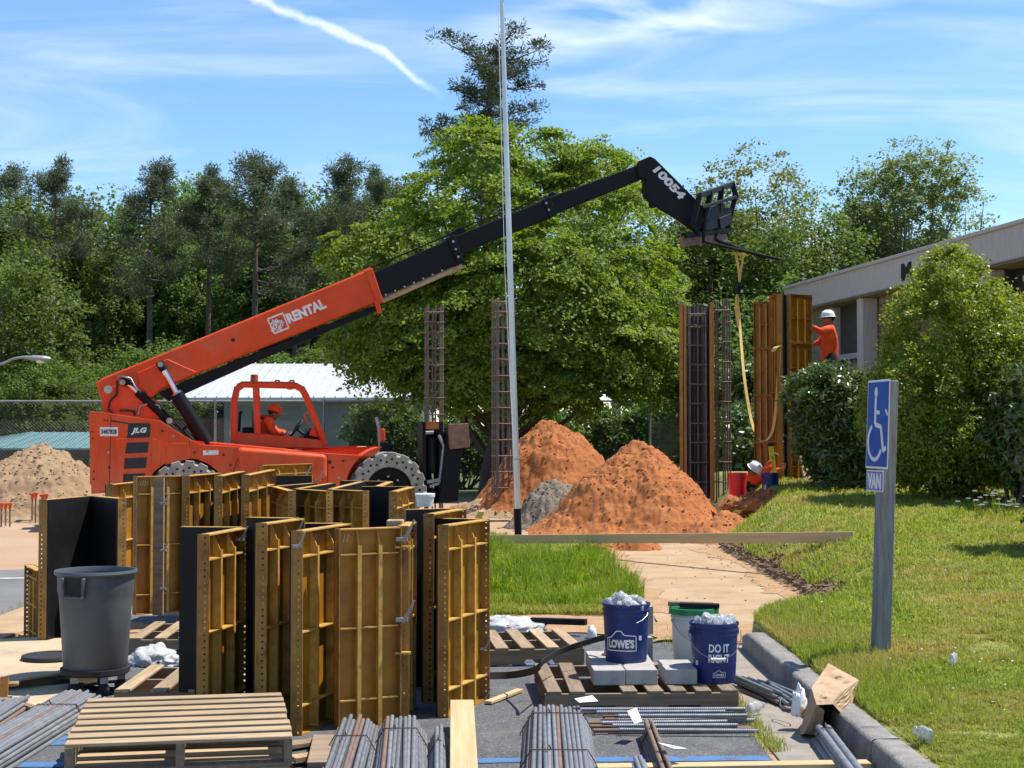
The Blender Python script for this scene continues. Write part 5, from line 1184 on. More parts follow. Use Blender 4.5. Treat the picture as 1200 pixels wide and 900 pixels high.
b = MB(); b.bar(tv(500, 565, -.7), tv(514, 562, -.7), .1, .06); b.bar(tv(503, 570, -.7), tv(515, 566, -.7), .1, .05); b.build('link_plate', M['galv'], tele)
tprism('stabiliser_leg', [(523.5, 508), (530, 500), (546, 500), (541.5, 524), (537, 588), (513, 590), (516, 575), (520, 545)], -.85, -.45, M['black'], bevel=.015)
tprism('stabiliser_foot', [(525.5, 497), (548.5, 496), (551, 524), (527.5, 526.5)], -.95, -.86, M['barkrust'], bevel=.01)
tprism('outrigger_beam', [(455, 552), (500, 560), (517, 575), (517, 590), (470, 590)], -.5, .5, M['black'], bevel=.02)
# logo block and RENTAL on the boom
tlet('RENTAL', (338.8, 379.5), (383.0, 360.5), (334.0, 368.5), LBm - .006, M['white'], .05, 0)
c0 = [(313.5, 374), (331.5, 367), (338.3, 384), (321.5, 391)]
b = MB(); cq = [tv(*p, LBm - .006) for p in c0]
for i in range(4): b.bar(cq[i], cq[(i + 1) % 4], .028, .01, up=(0, 1, 0))
b.build('logo_frame', M['white'], tele)
def lmix(a, b_, c, d, s, t):
    return (a[0] * (1 - s) * (1 - t) + b_[0] * s * (1 - t) + c[0] * s * t + d[0] * (1 - s) * t, a[1] * (1 - s) * (1 - t) + b_[1] * s * (1 - t) + c[1] * s * t + d[1] * (1 - s) * t)
LQ = lambda s, t: lmix(c0[3], c0[2], c0[1], c0[0], s, t)
ANG = math.radians(45)
for s_, (u0, v0), w_l, h_l in (('THE', (.16, .46), .42, .20), ('HOME', (.08, .02), .98, .30), ('DEPOT', (.38, -.10), .90, .26)):
    # words climb the diagonal of the square
    du_, dv_ = math.cos(ANG), math.sin(ANG)
    pA = LQ(u0, v0 + .02); pB = LQ(u0 + du_ * w_l * .86, v0 + .02 + dv_ * w_l * .86); pC = LQ(u0 - dv_ * h_l, v0 + .02 + du_ * h_l)
    tlet(s_, pA, pB, pC, LBm - .006, M['white'], .05)

# ------------------------------------------------------------------ strap hanging from the forks
def ribbon(pts, w, side, t=.006):
    b = MB(); pts = [Vector(p) for p in pts]; side = Vector(side).normalized(); vs = []; n = len(pts)
    for i, p in enumerate(pts):
        tn = (pts[min(i + 1, n - 1)] - pts[max(i - 1, 0)]).normalized(); sd = side if not isinstance(side, list) else side[i]
        nn = tn.cross(sd).normalized() * t / 2
        vs += [p - sd * w / 2 - nn, p + sd * w / 2 - nn, p + sd * w / 2 + nn, p - sd * w / 2 + nn]
    fs = [(0, 1, 2, 3), tuple(4 * (n - 1) + q for q in (3, 2, 1, 0))]
    for i in range(n - 1):
        for q in range(4): fs.append((4 * i + q, 4 * i + 4 + q, 4 * i + 4 + (q + 1) % 4, 4 * i + (q + 1) % 4))
    b.add(vs, fs); return b
Ys = tipY + .35
slg = empty('lifting_strap', W(868, 400, Ys), 0, 'long yellow webbing strap hanging from the fork tips in a loop', 'strap')
def rib(name, px, Yd, w, m=M['strap'], side=(.8, -.6, 0)):
    o = ribbon(smooth_path([W(a, b_, Y) for (a, b_), Y in zip(px, Yd)]), w, side).build(name, m, slg, world=True, smooth=60); return o
rib('webbing', [(862, 297), (866, 318), (866.5, 332)], [Ys, Ys, Ys], .05); rib('webbing', [(871, 300), (868, 318), (866.5, 332)], [Ys, Ys, Ys], .045)
rib('wrap', [(855, 296), (866, 297), (874, 300)], [Ys - .12] * 3, .14)
b = MB(); b.tube([W(866.5, 331, Ys), W(865.5, 345, Ys)], .045, n=8); b.build('hook', M['black'], slg, world=True)
rib('webbing', [(866, 345), (864, 348), (867, 380), (872, 440), (880, 490), (888, 512), (895, 517), (903, 510), (908, 490), (912, 440), (914, 405)], [Ys, Ys, Ys, 28.6, 27.6, 26.9, 26.6, 26.5, 26.45, 26.4, 26.4], .058)
rib('webbing', [(863.5, 346), (862, 362), (866, 385)], [Ys] * 3, .05)
rib('strap_end', [(914, 405), (909, 407), (906, 412)], [26.4, 26.3, 26.3], .09)

# ------------------------------------------------------------------ rebar cages
def cage(cx, cy, z0, h, s, nside, tie, label, rz=.3, m='cage', cat='rebar cage'):
    c = empty('rebar_cage', (cx, cy, z0), rz, label, cat, 'upright column rebar cages'); pos = []
    for i in range(nside):
        t = -s / 2 + s * i / (nside - 1); pos += [(t, -s / 2), (t, s / 2)]
        if 0 < i < nside - 1: pos += [(-s / 2, t), (s / 2, t)]
    me = None
    for (x, y) in pos:
        if me is None:
            b = MB(); b.tube([(0, 0, -.3), (0, 0, h)], .0165, n=6); me = b.mesh('vertical_bar', M[m], 60)
        link_mesh('vertical_bar', me, c, (x, y, random.uniform(-.06, .0)))
    b = MB(); q = s / 2 + .022; b.tube([(-q, -q, 0), (q, -q, 0), (q, q, 0), (-q, q, 0), (-q, -q, 0)], .011, n=5); me = b.mesh('tie_hoop', M['rebar_rust'])
    z = .1; k = 0
    while z < h:
        link_mesh('tie_hoop', me, c, (0, 0, z), (random.uniform(-.03, .03), random.uniform(-.03, .03), 0)); z += tie * (1 if z < h - .6 else .6); k += 1
    return c
def cxy(px, Y): return ((px - 600) / FPX * Y, Y)
x, y = cxy(508.5, 29.6); cage(x, y, 0, CAMZ + (508 - 356) / FPX * y, .30, 3, .33, 'rebar cage standing behind the raised stabiliser of the telehandler', .25)
x, y = cxy(589.5, 30.6); cage(x, y, .15, CAMZ + (508 - 349) / FPX * y - .15, .34, 4, .33, 'tallest rebar cage, standing just left of the flagpole', .4)
x, y = cxy(844.5, 28.2); cage(x, y, .3, CAMZ + (508 - 350) / FPX * y - .3, .28, 3, .38, 'open rebar cage between the dark half form and the hanging strap', .2)
x, y = cxy(816, 27.4); cage(x, y, .35, CAMZ + (508 - 357) / FPX * y - .35, .30, 3, .36, 'rebar cage enclosed by the dark half open column form', .1)

# ------------------------------------------------------------------ steel column forms
PANELN = [0]
def flange_mesh(H, t, holes=True):
    """one perforated edge strip in the (y,z) plane, y 0..t, thin in x"""
    b = MB(); th_ = .006
    if not holes:
        b.box((0, t / 2, H / 2), (th_, t, H)); return b
    pitch = .036; n = int(H / pitch); pitch = H / n; r = .0062
    for sx_ in (-th_ / 2, th_ / 2):
        for i in range(n):
            z0, z1 = i * pitch, (i + 1) * pitch; yc = t * .62; zc = (z0 + z1) / 2
            o = [(sx_, 0, z0), (sx_, t, z0), (sx_, t, z1), (sx_, 0, z1)]
            q = [(sx_, yc - r, zc - r), (sx_, yc + r, zc - r), (sx_, yc + r, zc + r), (sx_, yc - r, zc + r)]
            b.add(o + q, [(0, 1, 5, 4), (1, 2, 6, 5), (2, 3, 7, 6), (3, 0, 4, 7)])
    b.box((0, t + .0005, H / 2), (th_, .003, H)); b.box((0, t / 2, H + .0015), (th_, t, .003))
    return b
def panel(thing_, a, b_, z0, H, t=.06, m='ochre', face='formface', holes=True, ribs=2, cross=(.13, .5, .86), me_='ochre_edge', tilt=0.0):
    """form panel from a to b (world xy); ribs on the right hand side of a->b, black face on the left"""
    a = Vector((a[0], a[1], 0)); b_ = Vector((b_[0], b_[1], 0)); d = (b_ - a); w = d.length; d.normalize()
    n_ = Vector((d.y, -d.x, 0))
    Mi = (Matrix.Translation(thing_.location) @ thing_.rotation_euler.to_matrix().to_4x4()).inverted()
    Mw = Matrix(((d.x, n_.x, 0, a.x), (d.y, n_.y, 0, a.y), (0, 0, 1, z0), (0, 0, 0, 1)))
    M_ = Mi @ Mw        # local: x along, y towards the ribs, z up
    def bd(name, mb_, mm, parent):
        # local x,y,z basis is left handed; flip faces
        mb_.v = [tuple(M_ @ Vector(p)) for p in mb_.v]; mb_.f = [tuple(reversed(f)) for f in mb_.f]
        return mb_.build(name, mm, parent)
    q = MB(); q.box((w / 2, .006, H / 2), (w, .008, H)); pn = bd('panel', q, M[m], thing_)
    q = MB(); q.box((w / 2, -.004, H / 2), (w - .004, .011, H - .004)); bd('form_face', q, M[face], pn)
    for x in (.003, w - .003):
        q = flange_mesh(H, t, holes); q.v = [(p[0] + x, p[1] + .0102, p[2]) for p in q.v]; bd('flange', q, M['flange'] if m == 'ochre' else M[m], pn)
    for z in (.004, H - .004):
        q = MB(); q.box((w / 2, .0102 + t / 2, z), (w - .014, t, .007)); bd('end_channel', q, M[me_] if z > .1 else M[m], pn)
    for i in range(ribs):
        x = w * (i + 1) / (ribs + 1); q = MB()
        k = .018; zt = H - .012
        # rib narrows to a point at the top
        vs = [(x - .004, .011, .012), (x + .004, .011, .012), (x + .004, t - .004, .012), (x - .004, t - .004, .012), (x - .004, t - .004, zt - .09), (x + .004, t - .004, zt - .09), (x - .004, .016, zt), (x + .004, .016, zt), (x - .004, .011, zt), (x + .004, .011, zt)]
        q.add(vs, [(0, 1, 2, 3), (3, 2, 5, 4), (4, 5, 7, 6), (6, 7, 9, 8), (0, 3, 4, 6, 8), (1, 9, 7, 5, 2)])
        q.box((x, t + .001, (zt - .09) / 2 + .006), (.024, .008, zt - .10)); bd('rib', q, M[me_], pn)
    if H < 1.3 and random.random() < .75:
        nb_ = random.randint(2, 4); x0_ = w * random.choice((.12, .42, .44)) ; q = MB()
        for i in range(nb_):
            xx = x0_ + i * .022; z_ = H * .955; q.add([(xx, .0122, z_ - .03), (xx + .006, .0122, z_ - .03), (xx + .016, .0122, z_ + .015), (xx + .010, .0122, z_ + .015)], [(3, 2, 1, 0)])
        bd('chalk_mark', q, M['chalk'], pn)
    for c in cross:
        q = MB(); xs_ = [0.008] + [w * (i + 1) / (ribs + 1) for i in range(ribs)] + [w - .008]
        for i in range(len(xs_) - 1): q.box(((xs_[i] + xs_[i + 1]) / 2, .011 + t * .42, H * (1 - c)), (xs_[i + 1] - xs_[i] - .012, t * .84, .008))
        bd('crosspiece', q, M[me_], pn)
    return pn
GF = 'L shaped and flat column form panels standing in the yard'
def form(pts, label, z0=0.0, H=1.19, k=None, **kw):
    """pts: [(px, top_py)] of the plan corners; depth follows from the common height"""
    P = []
    for px, py in pts:
        Y = FPX * (CAMZ - z0 - H) / (py - 508); P.append(((px - 600) / FPX * Y, Y))
    c = P[len(P) // 2]
    t = empty('column_form', (c[0], c[1], z0), 0, label, 'column form', GF)
    for i in range(len(P) - 1): panel(t, P[i], P[i + 1], z0, H, **kw)
    return t
def clamp(f, px, py, Y, s=1.0):
    s *= .72
    """forged wedge clamp on a form edge"""
    b = MB(); p = W(px, py, Y); b.box(p, (.05 * s, .03 * s, .016 * s)); b.tube([p + Vector((.005, -.02, -.01)), p + Vector((.03, -.03, .03)) * s, p + Vector((.055, -.03, .085)) * s], [.009 * s, .008 * s, .004 * s], n=6)
    return b.build('clamp', M['galv'], f, world=True)
F = {}
F['U1'] = form([(139, 584), (107, 581), (57, 585.5)], 'L shaped form showing its wide black inside, leftmost behind the grey trash can')
F['U2'] = form([(125, 567.5), (169, 563)], 'ochre form panel with a chain of clamps on its edge, beside the black L form', z0=.0)
for yy_ in (585, 620, 655, 690): clamp(F['U2'], 172, yy_, 14.95, 1.6)
b = MB()
for i in range(20): b.box(W(172.5 + (i % 2) * .8, 572 + i * 6.4, 15.0), (.02, .015, .035))
b.build('clamp_chain', M['steel'], F['U2'], world=True)
F['U4'] = form([(157, 558), (213, 557)], 'wide ochre form behind the pallet with a timber upright on its left', z0=.14)
b = MB(); p0 = W(186, 640, 12.62); b.box((p0.x, p0.y, .74), (.085, .05, 1.16)); b.build('timber_upright', M['wood_dark'], F['U4'], world=True)
for yy_ in (590, 645, 690): clamp(F['U4'], 191, yy_, 12.58, 1.4)
F['U5'] = form([(213.5, 557.3), (251, 554)], 'narrow ochre form between the timber upright form and the rear tyre', z0=.14)
F['U6'] = form([(251.5, 557.5), (279.5, 552)], 'ochre form turned to the right, right of the rear tyre', z0=.14)
F['U7'] = form([(283, 556.5), (315.5, 550)], 'ochre form turned right, in front of the hood left end', z0=.14)
F['U8'] = form([(304, 545), (362, 543)], 'rearmost ochre form showing only its top in front of the orange hood')
F['U9'] = form([(366, 557), (317, 557)], 'form turned black side out with a clamp handle on top')
clamp(F['U9'], 356, 560, 18.2, 2.4); clamp(F['U9'], 372, 563, 18.2, 2.0)
F['U10'] = form([(371, 566), (326, 569.5), (347.5, 575)], 'L form of the back row, left one of the three in a row')
F['U11'] = form([(393, 566), (352.5, 572.5), (391, 575)], 'L form of the back row, middle one of the three in a row')
F['U12'] = form([(428, 564), (391.7, 573), (433, 574.8)], 'L form of the back row, right one of the three, touching the black opening')
F['U13'] = form([(438, 570), (453, 564), (399, 563)], 'L form behind the others, just below the front tyre')
F['U14'] = form([(456, 576), (478, 570), (424, 570)], 'L form with a black opening, right end of the back row under the front tyre')
F['F1'] = form([(232, 626), (280, 617.5), (212, 617)], 'L form standing by itself behind the pallet stack, left one of the front row', H=1.128)
F['F2'] = form([(300, 613), (345, 607), (290, 606)], 'second L form from the left in the front row')
F['F3'] = form([(341.7, 621.7), (400, 613), (347, 613)], 'third L form from the left in the front row, overlapping the flat shaded one', H=1.15)
F['F4'] = form([(392.5, 619), (465, 616.5), (475, 611)], 'shaded flat form facing the camera behind the rebar bundles', H=1.15)
b = MB(); p0 = W(463, 616, 9.1); b.box((p0.x, p0.y + .02, 1.12), (.10, .10, .10)); b.build('timber_block', M['wood'], F['F4'], world=True, bevel=.006)
for yy_, s in ((632, 1.9), (726, 1.9)): clamp(F['F4'], 471, yy_, 8.72, s)
for yy_ in (641, 765):
    b = MB(); p0 = W(472, yy_, 8.75); b.box(p0, (.09, .05, .012)); b.build('wedge', M['ochre_edge'], F['F4'], world=True)
F['F5'] = form([(496, 602), (535, 595.5), (476, 597)], 'L form behind the rightmost one, showing a tall black side')
F['F6'] = form([(513, 615), (562, 608), (498, 607)], 'rightmost L form of the front row beside the green verge', H=1.15)
clamp(F['F6'], 566, 760, 9.5, 1.2); clamp(F['F6'], 566, 820, 9.5, 1.2)
f = form([(41, 661), (56, 668)], 'short low form with a perforated edge left of the black L form', H=.60)
for k_, px, py, Y in (('F1', 281.5, 632, 8.95), ('F2', 346, 625, 8.8), ('F3', 348, 640, 8.3), ('U6', 280, 565, 14.4)): clamp(F[k_], px, py, Y, 1.3)
# tall forms on the right
def tallform(px_pts, ytop, ybase, Y0, label, m='rustform', face='formface_dark', seg=3, close=False, t=.08):
    P = []
    zb_ = CAMZ + (508 - ybase) / FPX * Y0; zt = CAMZ + (508 - ytop) / FPX * Y0
    for px, Y in px_pts: P.append(((px - 600) / FPX * Y, Y))
    tt_ = empty('tall_column_form', (P[0][0], P[0][1], zb_), 0, label, 'column form', 'tall column forms at the building')
    h = (zt - zb_) / seg
    for i in range(len(P) - 1):
        for s in range(seg): panel(tt_, P[i], P[i + 1], zb_ + s * h + .003, h - .006, t=t, m=m, face=face, holes=False, me_=m, cross=(.03, .5, .97))
    return tt_
tallform([(885.5, 26.9), (907.5, 26.75)], 353, 573, 26.7, 'tall ribbed ochre column form beside the strap loop, left of the corner post', seg=4, t=.10)
tallform([(908.5, 26.7), (917.5, 26.4)], 346, 574, 26.7, 'narrow tall ochre column form strip beside the dark corner post', seg=4, t=.10)
tallform([(922.5, 26.5), (948, 26.75)], 345.5, 575, 26.7, 'tall column form that the worker in the white hard hat is holding', m='ochre', seg=4, t=.10)
b = MB(); p0 = W(920, 460, 26.62); b.box((p0.x, p0.y, p0.z - .0), (.04, .12, 3.52)); tag(b.build('corner_post', M['black']), 'dark corner post between the two tall brown column forms', 'post')
# half open form around a cage
hf = tallform([(833, 27.2), (833.5, 27.9), (800, 27.9), (800.5, 27.2)], 355, 586, 27.3, 'dark half open column form wrapped round a rebar cage', seg=3, t=.05)
b = MB(); p0 = W(803, 460, 27.2); b.box((p0.x, p0.y, p0.z - .18), (.045, .03, 3.56)); p0 = W(832, 460, 27.2); b.box((p0.x + .02, p0.y, p0.z - .18), (.05, .03, 3.56)); b.build('edge_board', M['rustform'], hf, world=True)
b = MB(); b.bar(W(936, 510, 26.0), W(948, 570, 25.6), .13, .045); tag(b.build('split_timber', M['lumber']), 'pale split timber leaning at the foot of the tall column form', 'timber')
# ------------------------------------------------------------------ pallets and timber
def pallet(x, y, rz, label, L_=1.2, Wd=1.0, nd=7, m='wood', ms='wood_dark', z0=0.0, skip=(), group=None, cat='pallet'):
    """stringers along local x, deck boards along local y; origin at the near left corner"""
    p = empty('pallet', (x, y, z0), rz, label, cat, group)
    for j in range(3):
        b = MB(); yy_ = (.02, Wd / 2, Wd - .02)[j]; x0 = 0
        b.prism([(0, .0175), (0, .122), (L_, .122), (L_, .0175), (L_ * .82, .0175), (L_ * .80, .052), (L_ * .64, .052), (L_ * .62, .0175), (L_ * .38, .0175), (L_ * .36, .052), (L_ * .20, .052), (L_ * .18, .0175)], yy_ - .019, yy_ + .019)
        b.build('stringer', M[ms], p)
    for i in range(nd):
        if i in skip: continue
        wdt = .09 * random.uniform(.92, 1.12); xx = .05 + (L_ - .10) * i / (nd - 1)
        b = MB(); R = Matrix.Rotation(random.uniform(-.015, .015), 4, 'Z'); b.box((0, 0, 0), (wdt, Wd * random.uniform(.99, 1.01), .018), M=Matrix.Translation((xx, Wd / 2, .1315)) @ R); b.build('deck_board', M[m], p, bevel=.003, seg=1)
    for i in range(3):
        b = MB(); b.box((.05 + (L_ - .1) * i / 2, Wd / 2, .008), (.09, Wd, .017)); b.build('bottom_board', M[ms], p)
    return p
GP = 'wooden pallets around the forms'
# near stack: deck boards run left to right
for k in range(2):
    rr = math.radians(100 + (1.2 if k else -0.8)); p = pallet(-1.04 + .01 * k, 6.98 + .01 * k, rr, ('weathered pallet at the bottom of the near left stack', 'wooden pallet on top of the near left stack, its many boards facing up')[k], L_=1.20, Wd=1.03, nd=(7, 8)[k], z0=.143 * k, group=GP, m='wood')
pallet(-2.93, 11.35, .04, 'pallet between the grey can and the lone front form', group=GP)
pallet(-2.42, 9.05, .03, 'low pallet half hidden behind the lone front form, right of the grey can', group=GP, nd=6)
pallet(-.66, 10.75, math.radians(7), 'pale pallet right of the rightmost front form, beside the grass', group=GP, nd=7)
pallet(.20, 9.0, math.radians(2.5), 'old brown pallet carrying the pavers and the buckets', group=GP, m='wood_old', L_=1.18, Wd=1.12, nd=8, skip=(2,))
def plank(a, b_, w, t, m, name, label, cat='plank'):
    q = MB(); a = Vector(a); b_ = Vector(b_); mid = (a + b_) / 2; ln = (b_ - a).length; d = (b_ - a).normalized()
    o = MB(); o.box((0, 0, 0), (ln, w, t)); ob = o.build(name, m, bevel=.003, seg=1)
    ob.location = mid; sd = Vector((0, 0, 1)).cross(d).normalized(); up_ = d.cross(sd)
    ob.rotation_euler = Matrix((d, sd, up_)).transposed().to_euler(); return tag(ob, label, cat)
plank((-.42, 22.0, .13), (3.9, 16.9, .52), .04, .125, M['lumber'], 'plank', 'very long pale board standing on edge across the grass and footpath')
plank((-.29, 8.62, .14), (-.20, 6.4, .03), .135, .04, M['lumber'], 'plank', 'short thick plank pointing at the camera below the rightmost front form')
plank((-1.02, 8.1, .05), (-.93, 7.2, .10), .12, .03, M['wood_old'], 'plank', 'broken plank piece between the pallet stack and the first upright bundle')
plank((-1.12, 7.6, .04), (-.85, 7.75, .05), .09, .03, M['wood'], 'plank', 'short offcut lying across beside the pallet stack')
plank((-1.3, 7.9, .03), (-.98, 8.15, .03), .10, .025, M['wood'], 'plank', 'flat offcut beside the upper right corner of the pallet stack')
plank((.42, 7.36, .045), (1.78, 7.43, .05), .09, .035, M['lumber'], 'plank', 'pale board lying along the bottom picture edge under the small rebar bundles')
plank((-.70, 22.6, .02), (-.45, 22.0, .55), .09, .03, M['lumber'], 'stake', 'pale wooden stake leaning beside the left end of the long board', 'stake')
plank((-.42, 24.3, .03), (.10, 23.1, .04), .09, .03, M['lumber'], 'stake', 'pale stake lying flat in the grass by the flagpole', 'stake')
plank((-.95, 22.4, .02), (-.75, 22.2, .28), .06, .03, M['lumber'], 'stake', 'short stake next to the leaning one, left of it', 'stake')
plank((-1.75, 8.35, .02), (-1.55, 8.9, .03), .07, .022, M['wood'], 'plank', 'short offcut on the ground between the pallet stack and the low pallet')
plank((-2.35, 8.45, .02), (-2.05, 8.3, .02), .06, .02, M['lumber'], 'plank', 'small pale offcut behind the left end of the pallet stack')
plank((-.15, 9.3, .02), (.05, 9.75, .02), .05, .02, M['lumber'], 'plank', 'thin pale stick on the asphalt left of the old pallet')
plank((-3.7, 9.2, .13), (-3.1, 9.35, .13), .09, .02, M['wood'], 'plank', 'pale board lying on the upper plywood sheet')
# plywood sheets on the left
def psheet(pts, z, t, label, m=M['ply']):
    P = [G(a, b_, z) for a, b_ in pts]; b = MB(); b.slab([(p.x, p.y) for p in P], z - t, z); return tag(b.build('plywood_sheet', m, bevel=.002, seg=1), label, 'sheet')
psheet([(-60, 752), (70, 745), (99, 784), (12, 797), (-60, 797)], .115, .016, 'upper tan plywood sheet lying left of the grey can')
psheet([(-60, 812), (80, 801), (100, 818), (52, 838), (-60, 868)], .045, .016, 'lower pale plywood sheet behind the left rebar bundles')
for (a, b_, w_l, lab) in (((-3.40, 9.75, .05), (-2.8, 10.1, .05), .09, 'wood block propping the plywood sheet, near the grey can'), ((-3.95, 10.6, .05), (-3.7, 11.2, .05), .09, 'wood block propping the far corner of the plywood sheet')):
    plank(a, b_, w_l, .09, M['wood_dark'], 'wood_block', lab, 'block')
fr_ = empty('angle_iron_frame', G(40, 822, .02), 0, 'rusty angle iron frame lying between the two plywood sheets', 'frame')
b = MB(); pts = [G(3, 818, .06), G(40, 829, .07), G(97, 827, .07)]
for i in range(2): b.bar(pts[i], pts[i + 1], .05, .012)
b.build('side_bar', M['wood_dark'], fr_, world=True)
b = MB(); p = G(4, 818, .06); b.bar(p, p + Vector((0, .02, .13)), .05, .012); b.build('upturned_end', M['ochre'], fr_, world=True)

# ------------------------------------------------------------------ rebar
BARS = {}
def bar_mesh(ln, r, m):
    key = (round(ln, 2), r, m)
    if key not in BARS:
        b = MB(); b.tube([(0, 0, 0), (0, ln, 0)], r, n=8)
        # deformation ribs as rings
        BARS[key] = b.mesh('rebar', M[m], 50)
    return BARS[key]
def rebar_mat_ribs():
    for k in ('rebar', 'rebar_rust'):
        t = M[k].node_tree; n = t.nodes; l = t.links
        tcn = n.new('ShaderNodeTexCoord'); wv = n.new('ShaderNodeTexWave'); wv.bands_direction = 'Y'; wv.inputs['Scale'].default_value = 26; wv.inputs['Distortion'].default_value = .6; l.new(tcn.outputs['Object'], wv.inputs['Vector'])
        bp = n.new('ShaderNodeBump'); bp.inputs['Strength'].default_value = .28; bp.inputs['Distance'].default_value = .003; l.new(wv.outputs['Fac'], bp.inputs['Height']); l.new(bp.outputs[0], n['Principled BSDF'].inputs['Normal'])
rebar_mat_ribs()
def bundle(far, near, w, rows, r, label, m='rebar', z=.0, ties=(.15,), arch_=1.0, jit=.05):
    """tied bundle running from far to near (xy)"""
    d = Vector((near[0] - far[0], near[1] - far[1], 0)); ln = d.length; ang = math.atan2(d.y, d.x) - PI / 2
    t = empty('rebar_bundle', (far[0], far[1], z), ang, label, 'rebar bundle', 'tied rebar bundles on the ground')
    top = []
    for k in range(rows):
        nb = max(2, int(w / (2 * r * 1.04)) - k)
        for i in range(nb):
            x = (i - (nb - 1) / 2) * 2 * r * 1.04; zz_ = r + k * r * 1.75
            mm = m if random.random() < .90 else 'rebar_rust'
            link_mesh('rebar', bar_mesh(ln, r, mm), t, (x + random.uniform(-.002, .002), random.uniform(-jit, jit), zz_), (0, 0, random.uniform(-.006, .006)))
    hh = 2 * r + (rows - 1) * r * 1.75
    for q in ties:
        y = ln * q; b = MB(); ww = w / 2 + .004; wt = (w / 2) - rows * r * .9
        for dy_ in (0, .006): b.tube([(-ww, y + dy_, 0.003), (-ww, y + dy_, r * 1.2), (-wt, y + dy_, hh + .003), (0, y + .012, hh + .005), (wt, y + dy_, hh + .003), (ww, y + dy_, r * 1.2), (ww, y + dy_, .003)], .003, n=5, cap=False)
        b.tube([(wt * .3, y, hh + .004), (wt * .36, y + .02, hh + .03), (wt * .42, y + .05, hh + .02)], .004, n=5)
        b.build('tie_wire', M['wire'], t)
    return t
bundle((.26, 8.62), (.20, 5.6), .41, 6, .0118, 'wide grey rebar bundle with a white tag in front of the paver pallet', ties=(.08, .4))
bundle((-.62, 8.3), (-.44, 5.6), .30, 6, .0118, 'grey rebar bundle below the shaded flat form, right of the spread one', ties=(.13, .5))
bundle((-.40, 8.15), (-.28, 5.6), .125, 5, .0118, 'narrow rebar bundle against the short thick plank', ties=(.16, .5))
bundle((-.86, 8.25), (-.74, 5.6), .30, 6, .0125, 'spread rebar bundle with rust streaks right of the pallet stack', ties=(.2,), jit=.09)
bundle((.76, 8.3), (.71, 5.8), .12, 5, .0125, 'small dark rebar bundle with a white tag right of the wide bundle', ties=(.10, .42), m='rebar_rust')
bundle((.63, 7.45), (.62, 5.6), .14, 4, .0125, 'short small rebar bundle left of the tagged dark one', ties=(.3,))
bundle((-2.66, 9.15), (-2.72, 5.6), .34, 5, .0125, 'rebar bundle left of the pallet stack, nearer to it', ties=(.12, .5), jit=.10)
bundle((-3.02, 8.95), (-2.86, 5.6), .30, 5, .0125, 'rebar bundle at the left picture edge beside the plywood', ties=(.2, .6), jit=.12)
bundle((1.70, 8.15), (1.56, 5.9), .16, 3, .021, 'bundle of thick grey conduit rods sticking out of the paper bag', ties=(.06,), jit=.03)
# paper tags
for (x, y, z, rz, lab) in ((.42, 8.55, .165, .5, 'white paper tag on the wide rebar bundle'), (.67, 8.2, .14, 1.2, 'white paper tag standing at the end of the small dark bundle'), (.80, 7.42, .135, 2.2, 'white paper tag lying on the small dark bundle')):
    b = MB(); b.add([(-.09, -.05, 0), (.09, -.05, .012), (.10, .05, .03), (-.07, .05, .004), (-.09, -.05, -.001), (.09, -.05, .011), (.10, .05, .029), (-.07, .05, .003)], [(0, 1, 2, 3), (7, 6, 5, 4), (0, 4, 5, 1), (1, 5, 6, 2), (2, 6, 7, 3), (3, 7, 4, 0)])
    o = tag(b.build('paper_tag', M['white']), lab, 'tag'); o.scale = (.7, .8, .8); o.location = (x, y, z); o.rotation_euler = (.9 if 'standing' in lab else .08, .1, rz)
# loose bars
for i in range(17):
    y = 8.93 - i * .035 + random.uniform(-.015, .015); x0 = random.uniform(.40, .62); x1 = random.uniform(1.22, 1.40); zz_ = .014 + .028 * (i % 3) * (1 if 3 < i < 14 else .4)
    o = link_mesh('loose_rebar', bar_mesh(round(x1 - x0, 2), .0125, 'rebar_rust' if i % 3 == 0 else 'rebar'), None, (x0, y, zz_ + .01), (0, random.uniform(-.01, .01), -PI / 2 + random.uniform(-.06, .06)))
    tag(o, 'loose rebar lying left to right in front of the paver pallet', 'rebar', 'loose bars in front of the paver pallet')
for i in range(16):
    x = 1.44 + .018 * i + random.uniform(-.02, .02); y = 9.95 - .03 * i * random.random(); ln = random.uniform(.55, .75)
    o = link_mesh('loose_rebar', bar_mesh(round(ln, 2), .0125, 'rebar' if i % 4 else 'rebar_rust'), None, (min(x, 1.66), y, .03 + .02 * (i % 4)), (random.uniform(-.03, .01), 0, PI + random.uniform(.02, .34)))
    tag(o, 'loose rebar heaped in the gutter against the kerb', 'rebar', 'loose bars heaped against the kerb')
# capped dowels by the soil pile
for i, (px, py, h, Y) in enumerate(((3, 612, .40, 27.0), (8, 611, .38, 27.3), (13, 611, .4, 27.0), (39, 612, .52, 28.4), (43, 612, .54, 28.2), (51, 613, .50, 28.3), (55, 613, .52, 28.0))):
    r = empty('capped_dowel', ((px - 600) / FPX * Y, Y, 0), 0, ('short orange capped dowel in the low cluster at the left picture edge' if i < 3 else 'taller orange capped dowel in the cluster beside the black L form'), 'dowel', 'orange capped dowels by the tan soil pile')
    b = MB(); b.tube([(0, 0, -.1), (0, 0, h)], .016, n=6); b.build('bar', M['rebar_rust'], r)
    b = MB(); b.box((0, 0, h + .02), (.10, .08, .04)); b.lathe([(.03, h - .08), (.035, h)], 8); b.build('safety_cap', M['capor'], r, bevel=.008)

